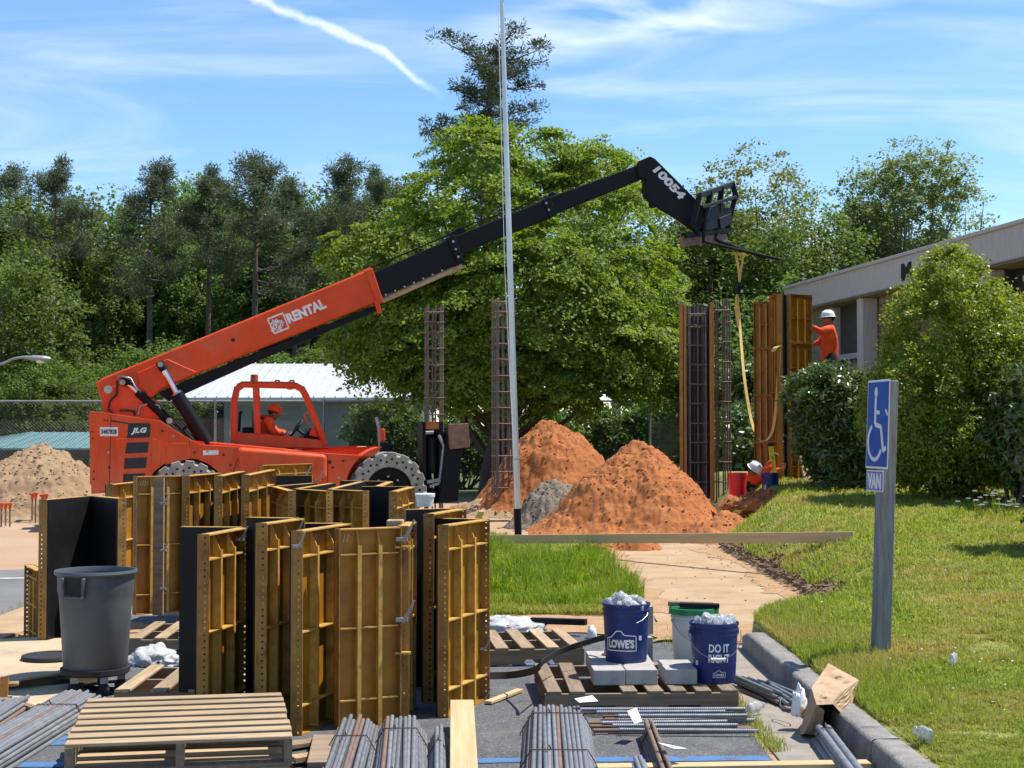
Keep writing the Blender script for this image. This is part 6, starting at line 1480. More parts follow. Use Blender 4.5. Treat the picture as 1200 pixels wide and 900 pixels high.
# ------------------------------------------------------------------ pavers and blocks
GB = 'grey concrete pavers on the old pallet'
bm_ = MB(); bm_.box((0, 0, .047), (.196, .196, .093)); bme = bm_.mesh('concrete_paver', M['conc'])
for i in range(3):
    for j in range(4):
        if i == 2 and j > 1: continue
        x = .60 + i * .203 + (.045 if i == 2 else 0); y = 9.31 + j * .205; a = .05
        o = link_mesh('concrete_paver', bme, None, (x - .02 * j * 0 + random.uniform(-.003, .003), y + (0.012 * i) + random.uniform(-.006, .006), .1422), (0, 0, .035 + random.uniform(-.015, .015)))
        bv = o.modifiers.new('bevel', 'BEVEL'); bv.width = .004; bv.segments = 2
        tag(o, 'square grey concrete paver on the old pallet, %s column, %s row from the front' % (('left', 'middle', 'right')[i], ('first', 'second', 'third', 'fourth')[j]), 'paver', GB)
for (x, y, z, rot, lab) in ((.885, 10.05, .1422, (0, 0, .1), 'grey block lying flat behind the blue bucket on the pavers'), (.90, 10.12, .34, (PI / 2, 0, .15), 'grey block standing upright behind the blue bucket')):
    b = MB(); b.box((0, 0, 0), (.10, .19, .19) if rot[0] == 0 else (.09, .19, .16)); o = b.build('concrete_block', M['conc'], bevel=.004); o.location = (x, y, z + .0975); o.rotation_euler = rot; tag(o, lab, 'block')

# ------------------------------------------------------------------ buckets
def bucket(name, x, y, z, rz, m, label, s=1.0, lid=None, handle_down=True, h=.372):
    t = empty(name, (x, y, z), rz, label, 'bucket'); t.scale = (s, s, s)
    prof = [(.001, .004), (.118, .004), (.130, 0), (.132, .008), (.147, h * .80), (.153, h * .80), (.153, h * .83), (.148, h * .832), (.1485, h * .87), (.156, h * .875), (.156, h * .9), (.150, h * .905), (.151, h * .955), (.157, h * .96), (.157, h), (.150, h), (.146, h * .95), (.128, .02), (.001, .02)]
    b = MB(); b.lathe(prof, 40); b.build('shell', m, t, smooth=35)
    for sd in (-1, 1):
        b = MB(); b.lathe([(.02, -.004), (.02, .012), (.001, .012)], 12, Matrix.Rotation(sd * PI / 2, 4, 'Y').inverted() @ Matrix.Translation((0, 0, 0))); b.v = [(p[0] + sd * .151, p[1], p[2] + h * .85) for p in b.v]; b.build('handle_boss', m, t)
    pts = [(.163 * math.cos(a), -.163 * math.sin(a) * .55 - .02, h * .85 - .155 * math.sin(a)) for a in [PI * i / 16 for i in range(17)]]
    if handle_down:
        b = MB(); b.tube([(p[0] * 1.02, p[1] - .075 * math.sin(PI * i / 16), p[2]) for i, p in enumerate(pts)], .0028, n=6); b.build('wire_handle', M['steel'], t, smooth=60)
        b = MB(); q = pts[8]; b.tube([(q[0] - .045, q[1] - .075, q[2]), (q[0] + .045, q[1] - .075, q[2])], .010, n=10); b.build('grip', M['whitepl'], t, smooth=60)
    if lid is not None:
        b = MB(); b.lathe([(.001, h + .012), (.145, h + .012), (.150, h + .018), (.166, h + .016), (.168, h - .022), (.162, h - .022)], 40); b.build('lid', lid, t, smooth=35)
    return t
def wrap_text(s, t, az, z0, w, hgt, m, R=.1475, bold=.03, taper=.04, shear=0.0, name='lettering'):
    """print wrapped on the bucket side; az is the azimuth of the print centre"""
    def bd(a, c, n_):
        z = z0 + c * hgt; r = .132 + (.147 - .132) * z / .30 + .0012 + .0005 * n_
        an = az + (a - .5) * w / r
        return Vector((r * math.cos(an), r * math.sin(an), z))
    return lettering(s, (0, 0, 0), (1, 0, 0), (0, 1, 0), 1, 1, m, t, bold, shear, bend=bd, name=name)
def wrap_line(t, pts, az, wd, m, name='logo_outline'):
    b = MB(); P = []
    for i in range(len(pts) - 1):
        for k in range(6): P.append((pts[i][0] + (pts[i + 1][0] - pts[i][0]) * k / 6, pts[i][1] + (pts[i + 1][1] - pts[i][1]) * k / 6))
    P.append(pts[-1]); vs = []
    def pr(a, z):
        r = .132 + .015 * z / .30 + .0016; an = az + a / r; return (r * math.cos(an), r * math.sin(an), z)
    for i, p in enumerate(P):
        q0 = P[max(i - 1, 0)]; q1 = P[min(i + 1, len(P) - 1)]; d = Vector((q1[0] - q0[0], q1[1] - q0[1])).normalized(); n_ = Vector((-d.y, d.x)) * wd / 2
        vs += [pr(p[0] - n_.x, p[1] - n_.y), pr(p[0] + n_.x, p[1] + n_.y)]
    b.add(vs, [(2 * i, 2 * i + 2, 2 * i + 3, 2 * i + 1) for i in range(len(P) - 1)]); return b.build(name, m, t)
def gable(cx, z0, w, h): return [(cx - w / 2, z0), (cx - w / 2, z0 + h * .62), (cx - w * .33, z0 + h * .66), (cx - w * .12, z0 + h), (cx + w * .02, z0 + h), (cx + w * .12, z0 + h * .80), (cx + w / 2, z0 + h * .74), (cx + w / 2, z0), (cx - w / 2, z0)]
FR = -PI / 2
b1 = bucket('bucket', .737, 9.60, .236, -.55, M['bluepl'], 'blue bucket of bottles on the pavers, with the house shaped store logo turned left', handle_down=False)
az1 = FR + .55 - .34
wrap_line(b1, gable(0, .080, .205, .125), az1, .006, M['white']); wrap_text("LOWE'S", b1, az1, .096, .178, .056, M['white'], bold=.045)
b = MB(); b.tube([(.155, 0, .316), (.16, -.02, .30), (.15, -.07, .275), (.13, -.11, .26)], .003, n=6); b.build('wire_handle', M['steel'], b1)
wrap_line(b1, [(.135, .145), (.135, .175)], az1, .022, M['milky'], 'barcode_label')
b2 = bucket('bucket', 1.275, 9.38, .142, 0, M['bluepl'], 'blue bucket of bottles with a three word slogan, beside the kerb end')
az2 = FR + .10
wrap_text('DO IT', b2, az2, .196, .132, .053, M['whitepl'], bold=.03); wrap_text('RIGHT', b2, az2, .132, .138, .053, M['whitepl'], bold=.03)
wrap_line(b2, gable(0, .042, .078, .042), az2, .003, M['whitepl']); wrap_text("LOWE'S", b2, az2, .049, .060, .016, M['whitepl'], bold=.04)
wrap_line(b2, [(-.155, .11), (-.155, .14)], az2, .022, M['milky'], 'barcode_label')
b3 = bucket('bucket', 1.215, 9.93, .142, .3, M['milky'], 'milky white bucket with a green lid behind the slogan bucket', lid=M['greenpl'], handle_down=True, h=.38)
for (dx_, dy_, ln, m_, lab, rz) in ((-.02, .02, .30, 'wood_dark', 'dark timber offcut lying on the green bucket lid', -.12), (.03, -.05, .26, 'black', 'dark green tool case lying on the green bucket lid', -.05)):
    plank((1.215 + dx_ - ln / 2, 9.93 + dy_, .562), (1.215 + dx_ + ln / 2, 9.93 + dy_ - .03, .557), .06, .03, M[m_], 'wood_block' if 'timber' in lab else 'tool_case', lab, 'block' if 'timber' in lab else 'case')
# bottles
def bottle_mesh():
    b = MB(); b.lathe([(.001, .006), (.026, 0), (.031, .01), (.031, .05), (.029, .055), (.031, .06), (.031, .105), (.030, .118), (.022, .145), (.013, .165), (.012, .18), (.015, .182), (.015, .198), (.001, .198)], 18); return b.mesh('plastic_bottle', M['bottle'], 85)
btm = bottle_mesh()
def fill(bx, by, bz, n, grp, lab):
    for i in range(n):
        a = random.uniform(0, 6.28); q = math.sqrt(random.random()) * .10; zz_ = bz + .352 + random.uniform(0, .055) * (1.1 - q / .11)
        o = link_mesh('plastic_bottle', btm, None, (bx + q * math.cos(a), by + q * math.sin(a), zz_), (random.gauss(1.5, .35) * random.choice((-1, 1)), random.uniform(-.4, .4), random.uniform(0, 6.28))); o.scale = (1.15, 1.15, random.uniform(.5, .85))
        Mq = o.rotation_euler.to_matrix(); o.location -= Mq @ Vector((0, 0, .10)) * o.scale.z
        tag(o, lab, 'bottle', grp)
fill(.737, 9.60, .236, 26, 'bottles in the bucket on the pavers', 'empty clear plastic bottle heaped in the blue bucket on the pavers')
fill(1.275, 9.38, .142, 26, 'bottles in the slogan bucket', 'empty clear plastic bottle heaped in the blue slogan bucket')
for (px, py, rz, lab, sc) in ((893, 838, .6, 'crushed clear cup in the gutter near the heaped rebar', 1.0), (1130, 779, 1.0, 'crushed clear bottle lying on the lawn right of the sign post', .9), (1110, 871, 2.0, 'crushed clear bottle in the grass near the lower right corner', 1.0)):
    if px < 1000: g_ = G(px, py, .02)
    else:
        g_ = G(px, py, .25); 
        for _ in range(6): g_ = G(px, py, float(lawn_z(g_.x, g_.y)) + .03)
    o = link_mesh('plastic_bottle', btm, None, g_ + Vector((-.08, 0, .03)), (0, 1.45, rz)); o.scale = (sc * 1.25, sc * .6, sc * .62); tag(o, lab, 'bottle')
# red and blue buckets by the tall forms
rb_ = bucket('bucket', (864 - 600) / FPX * 25.3, 25.3, .64, .4, M['redpl'], 'bright red bucket at the foot of the tall forms', s=1.05, handle_down=False)
bb_ = bucket('bucket', (902 - 600) / FPX * 25.2, 25.2, .66, .2, M['bluepl'], 'dark blue bucket with pale print at the foot of the tall forms', s=1.0, handle_down=False)
for k in range(3): wrap_line(bb_, [(-.12 + k * .12, .06 + .02 * (k % 2)), (-.12 + k * .12, .14 + .03 * ((k + 1) % 2))], FR - .2, .05, M['milky'], 'faded_print')
# white tub on a form top
p = W(498, 592, 10.35); t = empty('plastic_tub', (p.x, p.y, 1.192), 0, 'small white plastic tub with a lid standing on a form top below the front tyre', 'tub')
b = MB(); b.lathe([(.001, 0), (.055, 0), (.066, .075), (.062, .075)], 24); b.build('shell', M['whitepl'], t, smooth=40)
b = MB(); b.lathe([(.069, .066), (.071, .086), (.066, .09), (.001, .09)], 24); b.lathe([(.012, .09), (.012, .10), (.001, .10)], 10); b.build('lid', M['whitepl'], t, smooth=40)

# ------------------------------------------------------------------ trash can on its dolly
TX, TY = (114.5 - 600) / FPX * 9.75, 9.75
dl = empty('dolly', (TX, TY, 0), .3, 'black wheeled dolly under the grey trash can', 'dolly')
b = MB(); b.lathe([(.001, .13), (.21, .13), (.222, .14), (.222, .172), (.20, .172), (.20, .15), (.001, .15)], 36); b.build('platform', M['rubber'], dl, smooth=35)
for k in range(5):
    a = k * 2 * PI / 5; cs = MB(); Mx = Matrix.Translation((.165 * math.cos(a), .165 * math.sin(a), .046)) @ Matrix.Rotation(a * 1.7, 4, 'Z') @ RXM
    cs.lathe([(.001, -.013), (.040, -.013), (.044, -.008), (.044, .008), (.040, .013), (.001, .013)], 18, Mx); cs.build('caster', M['rubber'], dl, smooth=40)
    cs = MB(); cs.box((.165 * math.cos(a), .165 * math.sin(a), .108), (.05, .05, .042)); cs.build('caster_fork', M['galv'], dl)
can = empty('trash_can', (TX, TY, .152), 0, 'grey round plastic trash can standing on a black dolly', 'trash can')
Hc = .655
b = MB(); NS = 72; prof = [(.001, .004), (.195, .0), (.203, .012), (.232, Hc * .70), (.236, Hc * .76), (.243, Hc * .80), (.245, Hc * .955)]
vs = []; fs = []
for r, z in prof:
    for k in range(NS):
        a = 2 * PI * k / NS; rr = r
        # three broad moulded flutes per side
        if .02 < z < Hc * .72 and r > .1: rr -= .007 * (0.5 + .5 * math.tanh(6 * math.cos(a * 6 + 1.1))) * min(1, (Hc * .72 - z) * 14)
        vs.append((rr * math.cos(a), rr * math.sin(a), z))
for i in range(len(prof) - 1):
    for k in range(NS): fs.append((i * NS + k, i * NS + (k + 1) % NS, (i + 1) * NS + (k + 1) % NS, (i + 1) * NS + k))
b.add(vs, fs); b.lathe([(.245, Hc * .955), (.262, Hc * .958), (.267, Hc * .975), (.262, Hc), (.252, Hc), (.247, Hc * .97), (.236, Hc * .8), (.20, .03), (.001, .03)], NS); b.build('shell', M['greypl'], can, smooth=35)
for az in (FR - .29, FR - .29 + PI):
    h_ = empty('handle', (0, 0, 0)); h_.parent = can; R = Matrix.Rotation(az, 4, 'Z')
    b = MB(); b.box((.250, 0, Hc * .862), (.014, .135, .105), R); b.build('recess_shade', M['rubber'], h_)  # black block paints the shade of the hollow behind the grip
    b = MB()
    for s in (-1, 1): b.add([(.246, s * .066, Hc * .955), (.246, s * .086, Hc * .955), (.285, s * .083, Hc * .945), (.285, s * .07, Hc * .945), (.25, s * .055, Hc * .76), (.25, s * .075, Hc * .76), (.272, s * .07, Hc * .77), (.272, s * .06, Hc * .77)], [(0, 1, 2, 3), (7, 6, 5, 4), (0, 4, 5, 1), (1, 5, 6, 2), (2, 6, 7, 3), (3, 7, 4, 0)], R)
    b.box((.262, 0, Hc * .755), (.03, .15, .022), R); b.build('grip', M['greypl'], h_, bevel=.006)
ar = FR + .05
def cbend(a, c, n_):
    an = ar + (a - .5) * .16 / .246; return Vector(((.2452 + .0012 * n_) * math.cos(an), (.2452 + .0012 * n_) * math.sin(an), Hc * .825 + c * .036))
lettering('WASTE', (0, 0, 0), (1, 0, 0), (0, 1, 0), 1, 1, M['greypl'], can, .03, bend=cbend)
dk = MB(); dk.lathe([(.001, .0), (.20, .0), (.205, .012), (.20, .028), (.17, .030), (.165, .022), (.001, .022)], 40); o = tag(dk.build('can_lid', M['rubber'], smooth=35), 'flat black round lid lying on the ground left of the trash can', 'lid'); p = G(60, 772, .115); o.location = (p.x, p.y, .117)
# black straps and bits around the dolly
def gstrap(pts, w, label, m=M['rubber'], name='black_strap', cat='strap', side=(0, 0, 1)):
    return tag(ribbon(smooth_path(pts), w, side, .004).build(name, m, smooth=60), label, cat)
gstrap([G(90, 805, .02), G(120, 800, .05), G(150, 797, .06), G(178, 790, .05), G(210, 789, .03)], .04, 'black strap trailing right from the dolly', side=(.2, .9, .3))
gstrap([G(62, 800, .06), G(85, 799, .04), G(110, 806, .02), G(160, 808, .02)], .05, 'black strap lying under the front of the dolly', side=(0, .9, .3))
gstrap([W(712, 746, 9.75), W(690, 752, 9.85), W(660, 762, 9.6), W(640, 773, 9.1), W(634, 779, 9.0)], .05, 'black band slung from the bucket to the old pallet corner', side=(.1, -.5, .85))
gstrap([W(634, 779, 9.0), W(625, 786, 9.2), W(600, 791, 9.6), W(572, 792, 9.7)], .05, 'black band lying on the asphalt left of the old pallet', side=(0, .6, .8))
plank((.05, 12.75, .10), (.62, 12.45, .12), .06, .05, M['black'], 'black_beam', 'dark beam lying behind the pale pallet', 'beam')
# crumpled film, bag, wrapper
def crumple(name, loc, sx_, sy_, sz_, seed, m, label, cat, n=26, sharp=2.4):
    V = []
    for j in range(n + 1):
        for i in range(n):
            a = 2 * PI * i / n; ph = -PI / 2 + PI * j / n
            p = Vector((math.cos(a) * math.cos(ph), math.sin(a) * math.cos(ph), math.sin(ph)))
            k = 1 + .30 * mnoise.noise(p * sharp + Vector((seed, 0, 0))) - .28 * abs(mnoise.noise(p * sharp * 2.1 + Vector((0, seed, 0)))) + .12 * mnoise.noise(p * 7 + Vector((0, 0, seed)))
            q = p * k; V.append((q.x * sx_, q.y * sy_, max(-.1, q.z) * sz_))
    i = np.arange((n + 1) * n).reshape(n + 1, n); f = np.stack([i[:-1].ravel(), np.roll(i[:-1], -1, 1).ravel(), np.roll(i[1:], -1, 1).ravel(), i[1:].ravel()], 1)
    o = link_mesh(name, np_mesh(name, np.array(V), f, m, False)); o.location = loc; return tag(o, label, cat)
crumple('plastic_film', G(178, 775, .02), .17, .20, .12, 1.2, M['film'], 'crumpled clear film between the two pallets right of the grey can', 'film')
crumple('plastic_film', G(205, 778, .02), .12, .14, .07, 7.2, M['film'], 'small crumpled film scrap against the lone front form', 'film')
crumple('plastic_film', G(205, 808, .02), .10, .10, .05, 4.2, M['film'], 'film scrap in front of the low pallet', 'film')
crumple('plastic_film', Vector((-.03, 12.6, .03)), .30, .28, .12, 3.1, M['film'], 'crumpled clear film behind the pale pallet at the grass edge', 'film')
crumple('plastic_cup', Vector((.66, 12.3, .02)), .045, .04, .09, 2.7, M['whitepl'], 'white crushed cup at the right end of the dark beam', 'cup', n=14)
crumple('paint_rag', Vector((.665, 9.82, .236)), .07, .06, .05, 5.7, M['wood_old'], 'dirty rag lying on the pavers left of the bucket', 'rag', n=16)
# brown paper bag: an open sack tipped over, with creased panels
def paper_bag():
    o_ = G(955, 868, .015); t = empty('paper_bag', (1.70, 8.40, .02), 0, 'crumpled brown paper bag leaning on the kerb over the conduit rods', 'paper bag')
    def Wp(px, py, Y): return W(px, py, Y)
    n = 9; b = MB(); rngb = random.Random(4)
    # near wall, far wall and side walls as creased grids between corner curves
    def quad(c00, c10, c11, c01, nx=8, ny=8, amp=.018, name='panel_wall'):
        vs = []; fs = []
        for j in range(ny + 1):
            for i in range(nx + 1):
                s, r_ = i / nx, j / ny
                p = c00 * (1 - s) * (1 - r_) + c10 * s * (1 - r_) + c11 * s * r_ + c01 * (1 - s) * r_
                e = min(1, 4 * min(s, 1 - s) + .15) * min(1, 4 * min(r_, 1 - r_) + .15)
                p = p + Vector((0, -1, .4)) * (mnoise.noise(p * 13) * 1.1 - abs(mnoise.noise(p * 27)) * .9) * amp * e * 1.6; vs.append(p)
        for j in range(ny):
            for i in range(nx): fs.append((j * (nx + 1) + i, j * (nx + 1) + i + 1, (j + 1) * (nx + 1) + i + 1, (j + 1) * (nx + 1) + i))
        b.add(vs, fs)
    A = Wp(942, 860, 8.22); A2 = Wp(936, 862, 8.4); B = Wp(951, 806, 8.3); C_ = Wp(971, 777, 8.75); D = Wp(1007, 797, 8.8); E = Wp(993, 843, 8.35); Fm = Wp(976, 825, 8.12); Gm = Wp(957, 826, 8.15)
    cen = Wp(983, 812, 8.30)
    quad(B, cen, D, C_); quad(Gm, Fm, cen, B); quad(Fm, E, D, cen); quad(A2, A, Gm, B, amp=.012); quad(A2, B, C_, Wp(965, 850, 8.75)); quad(Wp(965, 850, 8.75), C_, D, Wp(996, 840, 8.7), amp=.01); quad(A, Wp(963, 862, 8.3), Wp(966, 832, 8.2), Gm, amp=.02)
    me_o = b.build('bag_wall', M['paperbag'], t, world=True)
    sm = me_o.modifiers.new('thick', 'SOLIDIFY'); sm.thickness = .002
    return t
paper_bag()
cb = crumple('crisp_packet', W(937, 835, 8.5), .05, .05, .15, 8.8, M['wrapper'], 'crumpled orange and white wrapper beside the brown paper bag', 'wrapper', n=18)
wl = MB(); wl.tube(smooth_path([W(914, 826, 8.75), W(915, 820, 8.8), W(921, 818, 8.8), W(936, 819, 8.7), W(938, 824, 8.62), W(930, 830, 8.6), W(919, 830, 8.7), W(914, 826, 8.75)]), .004, n=6); tag(wl.build('wire_loop', M['steel'], smooth=60), 'bent pale wire handle lying left of the paper bag', 'wire')

# ------------------------------------------------------------------ flagpole, street lamp, disabled parking sign
fpX, fpY = (607.5 - 600) / FPX * 23.3, 23.3
fpole = empty('flagpole', (fpX, fpY, 0), 0, 'tall thin silver flagpole leaning slightly left in front of the maple', 'flagpole')
zt = CAMZ + (508 + 6) / FPX * fpY; xt = (588 - 600) / FPX * fpY - fpX
b = MB(); b.tube([(0, 0, -.3), (0, 0, .0), (xt * .33, 0, zt * .33), (xt * .66, 0, zt * .66), (xt, 0, zt)], [.054, .052, .048, .042, .034], n=14); b.build('pole', M['alu'], fpole, smooth=60)
b = MB(); b.tube([(0, 0, .0), (xt * .07, 0, .52)], [.057, .056], n=14); b.build('dark_foot', M['black'], fpole, smooth=60)
b = MB(); b.lathe([(.02, 0), (.07, .03), (.07, .07), (.02, .10), (.001, .10)], 14, Matrix.Translation((xt, 0, zt))); b.build('finial', M['alu'], fpole, smooth=50)
b = MB(); b.tube([(xt - .06, -.05, zt * .985), (xt * .5 - .085, -.06, zt * .5), (-.07, -.06, 1.3)], .006, n=5); b.build('halyard', M['whitepl'], fpole)
b = MB(); b.bar((-.07, -.06, 1.3), (.0, -.05, 1.3), .02, .02); b.build('cleat', M['steel'], fpole)
sl = empty('street_lamp', (W(-60, 430, 40).x, 40, 0), 0, 'street lamp with a grey cobra head reaching in from the left edge', 'street lamp')
def sw(px, py): return W(px, py, 40) - sl.location
b = MB(); b.tube([(0, 0, -.2), (0, 0, 3.35)], [.09, .07], n=10); b.build('pole', M['galv'], sl, smooth=50)
b = MB(); b.tube(smooth_path([Vector((0, 0, 3.3)), sw(-30, 433), sw(0, 427), sw(16, 420.5), sw(32, 418)]), .035, n=8); b.build('arm', M['galv'], sl, smooth=50)
b = MB(); h0 = sw(28, 419); h1 = sw(60, 421); vs = []; NN = 12; prof_ = [(0, .03, .03), (.12, .09, .05), (.35, .15, .075), (.7, .17, .085), (.92, .13, .07), (1, .03, .02)]
for (s, ry, rz_) in prof_:
    c = h0.lerp(h1, s)
    for k in range(NN): a = 2 * PI * k / NN; vs.append((c.x, c.y + ry * math.cos(a), c.z + rz_ * math.sin(a)))
b.add(vs, [(i * NN + k, i * NN + (k + 1) % NN, (i + 1) * NN + (k + 1) % NN, (i + 1) * NN + k) for i in range(5) for k in range(NN)]); b.build('lamp_head', M['galv'], sl, smooth=60)
b = MB(); c = h0.lerp(h1, .62); b.lathe([(.13, 0), (.11, -.06), (.001, -.09)], 14, Matrix.Translation((c.x, c.y, c.z - .05))); b.build('refractor', M['whitepl'], sl, smooth=60)
# sign on its weathered post
gz = .26
for _ in range(8):
    p = G(1032, 765, gz); gz = float(lawn_z(p.x, p.y))
SP = Vector((p.x, p.y, gz)); SA = math.atan2(-.985, .135)   # direction of the sign plane, far left to near right
sg = empty('parking_sign', SP, 0, 'blue wheelchair parking sign with a small van plate on a grey wooden post', 'sign')
topz = CAMZ + (508 - 446) / FPX * SP.y - SP.z; leanx = (1041.5 - 600) / FPX * SP.y - SP.x
du_ = Vector((math.cos(SA), math.sin(SA), 0)); dn_ = Vector((math.sin(SA), -math.cos(SA), 0))    # dn_ faces the road
lean = lambda z: Vector((leanx * z / topz, 0, 0))
b = MB(); w2 = .052; vs = []
for z in (-.3, 0, topz * .5, topz):
    for (i, j) in ((-1, -1), (1, -1), (1, 1), (-1, 1)): vs.append(lean(z) + du_ * (w2 * i) + dn_ * (w2 * j) + Vector((0, 0, z)))
b.add(vs, [(0, 1, 2, 3), (15, 14, 13, 12)] + [(4 * k + i, 4 * k + 4 + i, 4 * k + 4 + (i + 1) % 4, 4 * k + (i + 1) % 4) for k in range(3) for i in range(4)]); b.build('post', M['greywood'], sg, bevel=.006)
def sgn(u, z, n_): return lean(z) + du_ * u + dn_ * (w2 + n_) + Vector((0, 0, z))
def plate(name, u0, u1, z0, z1, n0, n1, m, parent):
    b = MB(); vs = [sgn(u, z, n_) for n_ in (n0, n1) for (u, z) in ((u0, z0), (u1, z0), (u1, z1), (u0, z1))]
    b.add(vs, [(3, 2, 1, 0), (4, 5, 6, 7), (0, 1, 5, 4), (1, 2, 6, 5), (2, 3, 7, 6), (3, 0, 4, 7)]); return b.build(name, m, parent)
ppm = FPX / SP.y
zt_ = topz + .005; sh = 104 / ppm; su0, su1 = -.22, .17
sp_ = plate('sign_plate', su0, su1, zt_ - sh, zt_, .003, .006, M['whitepl'], sg); bv = sp_.modifiers.new('bevel', 'BEVEL'); bv.width = .002
plate('blue_face', su0 + .014, su1 - .014, zt_ - sh + .014, zt_ - .014, .0065, .0085, M['signblue'], sp_)
def sline(pts, w, name):
    b = MB()
    for i in range(len(pts) - 1): b.bar(sgn(*pts[i], .0095), sgn(*pts[i + 1], .0095), .003, w, up=(dn_.cross((sgn(*pts[i + 1], 0) - sgn(*pts[i], 0)).normalized())))
    return b.build(name, M['whitepl'], sp_)
uc = (su0 + su1) / 2; zc0 = zt_ - sh; f_ = lambda a, c: (uc + (a - .5) * (su1 - su0), zc0 + c * sh)
b = MB(); ctr = f_(.42, .86); ring_ = [sgn(ctr[0] + .026 * math.cos(k * PI / 8), ctr[1] + .036 * math.sin(k * PI / 8), n_) for n_ in (.0085, .011) for k in range(16)]
b.add(ring_, [tuple(range(16, 32))] + [(k, (k + 1) % 16, 16 + (k + 1) % 16, 16 + k) for k in range(16)]); b.build('symbol_head', M['whitepl'], sp_)
sline([f_(.41, .80), f_(.41, .50), f_(.68, .47), f_(.80, .20), f_(.92, .24)], .030, 'symbol_body'); sline([f_(.40, .64), f_(.60, .63)], .026, 'symbol_arm')
sline([f_(.42 + .31 * math.cos(math.radians(a)), .30 + .20 * math.sin(math.radians(a))) for a in range(118, 345, 12)], .026, 'symbol_wheel')
sline([f_(.86, .66), f_(.96, .60)], .02, 'worn_patch'); 
vp = plate('van_plate', -.20, .10, zt_ - sh - .155, zt_ - sh - .012, .003, .006, M['whitepl'], sg); plate('van_face', -.19, .09, zt_ - sh - .147, zt_ - sh - .02, .0065, .008, M['signvan'], vp)
vs_, fs_ = text_geo('VAN', .05); b = MB(); b.add([sgn(-.17 + p_[0] * .24, zt_ - sh - .137 + p_[1] * .105, .0088 + .001 * p_[2]) for p_ in vs_], fs_); b.build('lettering', M['whitepl'], vp)
for z in (zt_ - .06, zt_ - sh + .05, zt_ - sh - .03, zt_ - sh - .12):
    b = MB(); c = lean(z) + Vector((0, 0, z)); b.tube([c - dn_ * (w2 + .012), c - dn_ * (w2 - .02)], .008, n=8); b.build('bolt', M['steel'], sg)

# ------------------------------------------------------------------ people
def skin_geo(nodes, edges, sub=2):
    me = bpy.data.meshes.new('body'); me.from_pydata([tuple(n_[0]) for n_ in nodes], edges, [])
    o = bpy.data.objects.new('body', me); C.objects.link(o); o.modifiers.new('skin', 'SKIN')
    for i, n_ in enumerate(nodes):
        r = n_[1]; me.skin_vertices[0].data[i].radius = (r, r) if not isinstance(r, tuple) else r
    me.skin_vertices[0].data[0].use_root = True
    s = o.modifiers.new('sub', 'SUBSURF'); s.levels = sub; s.render_levels = sub
    dg = bpy.context.evaluated_depsgraph_get(); dg.update(); m2 = bpy.data.meshes.new_from_object(o.evaluated_get(dg))
    vs = [v_.co.copy() for v_ in m2.vertices]; fs = [tuple(p_.vertices) for p_ in m2.polygons]
    bpy.data.objects.remove(o); bpy.data.meshes.remove(me); bpy.data.meshes.remove(m2); return vs, fs
def chain(pts, rs): return [(Vector(p), r) for p, r in zip(pts, rs)], [(i, i + 1) for i in range(len(pts) - 1)]
def multi(chains):
    """chains share joints by name -> nodes/edges"""
    names = {}; nodes = []; edges = []
    for ch in chains:
        prev = None
        for (nm, p, r) in ch:
            if nm not in names: names[nm] = len(nodes); nodes.append((Vector(p), r))
            if prev is not None: edges.append((prev, names[nm]))
            prev = names[nm]
    return nodes, edges
def head_geo(c, face, up, b, s=1.0):
    f_ = Vector(face).normalized(); u_ = Vector(up).normalized(); u_ = (u_ - f_ * u_.dot(f_)).normalized(); r_ = f_.cross(u_)
    n, m_ = 18, 14; vs = []; fs = []
    for j in range(m_ + 1):
        ph = -PI / 2 + PI * j / m_
        for i in range(n):
            a = 2 * PI * i / n; x = math.cos(ph) * math.cos(a); y = math.cos(ph) * math.sin(a); z = math.sin(ph)
            fx = .098 * x; ry = .075 * y * (1 - .22 * max(0, -z)); uz = .118 * z
            if x > .75 and abs(y) < .35 and -.35 < z < .15: fx += .022 * (1 - abs(y) / .35)       # nose
            if x > .6 and -.8 < z < -.5: fx += .012                                              # chin
            if x > .6 and .05 < z < .3 and .2 < abs(y) < .6: fx -= .006                             # eye sockets
            vs.append(Vector(c) + (f_ * fx + r_ * ry + u_ * uz) * s)
    for j in range(m_):
        for i in range(n): fs.append((j * n + i, j * n + (i + 1) % n, (j + 1) * n + (i + 1) % n, (j + 1) * n + i))
    b.add(vs, fs)
    for sd in (-1, 1):   # ears
        e = Vector(c) + (r_ * sd * .074 - f_ * .01 + u_ * .005) * s
        b.add([e + (f_ * .018 * math.cos(k) + u_ * .03 * math.sin(k) + r_ * sd * .012) * s for k in [q * PI / 4 for q in range(8)]] + [e + (f_ * .016 * math.cos(k) + u_ * .026 * math.sin(k)) * s for k in [q * PI / 4 for q in range(8)]], [tuple(range(8))] + [(k, (k + 1) % 8, 8 + (k + 1) % 8, 8 + k) for k in range(8)])
    return f_, r_, u_
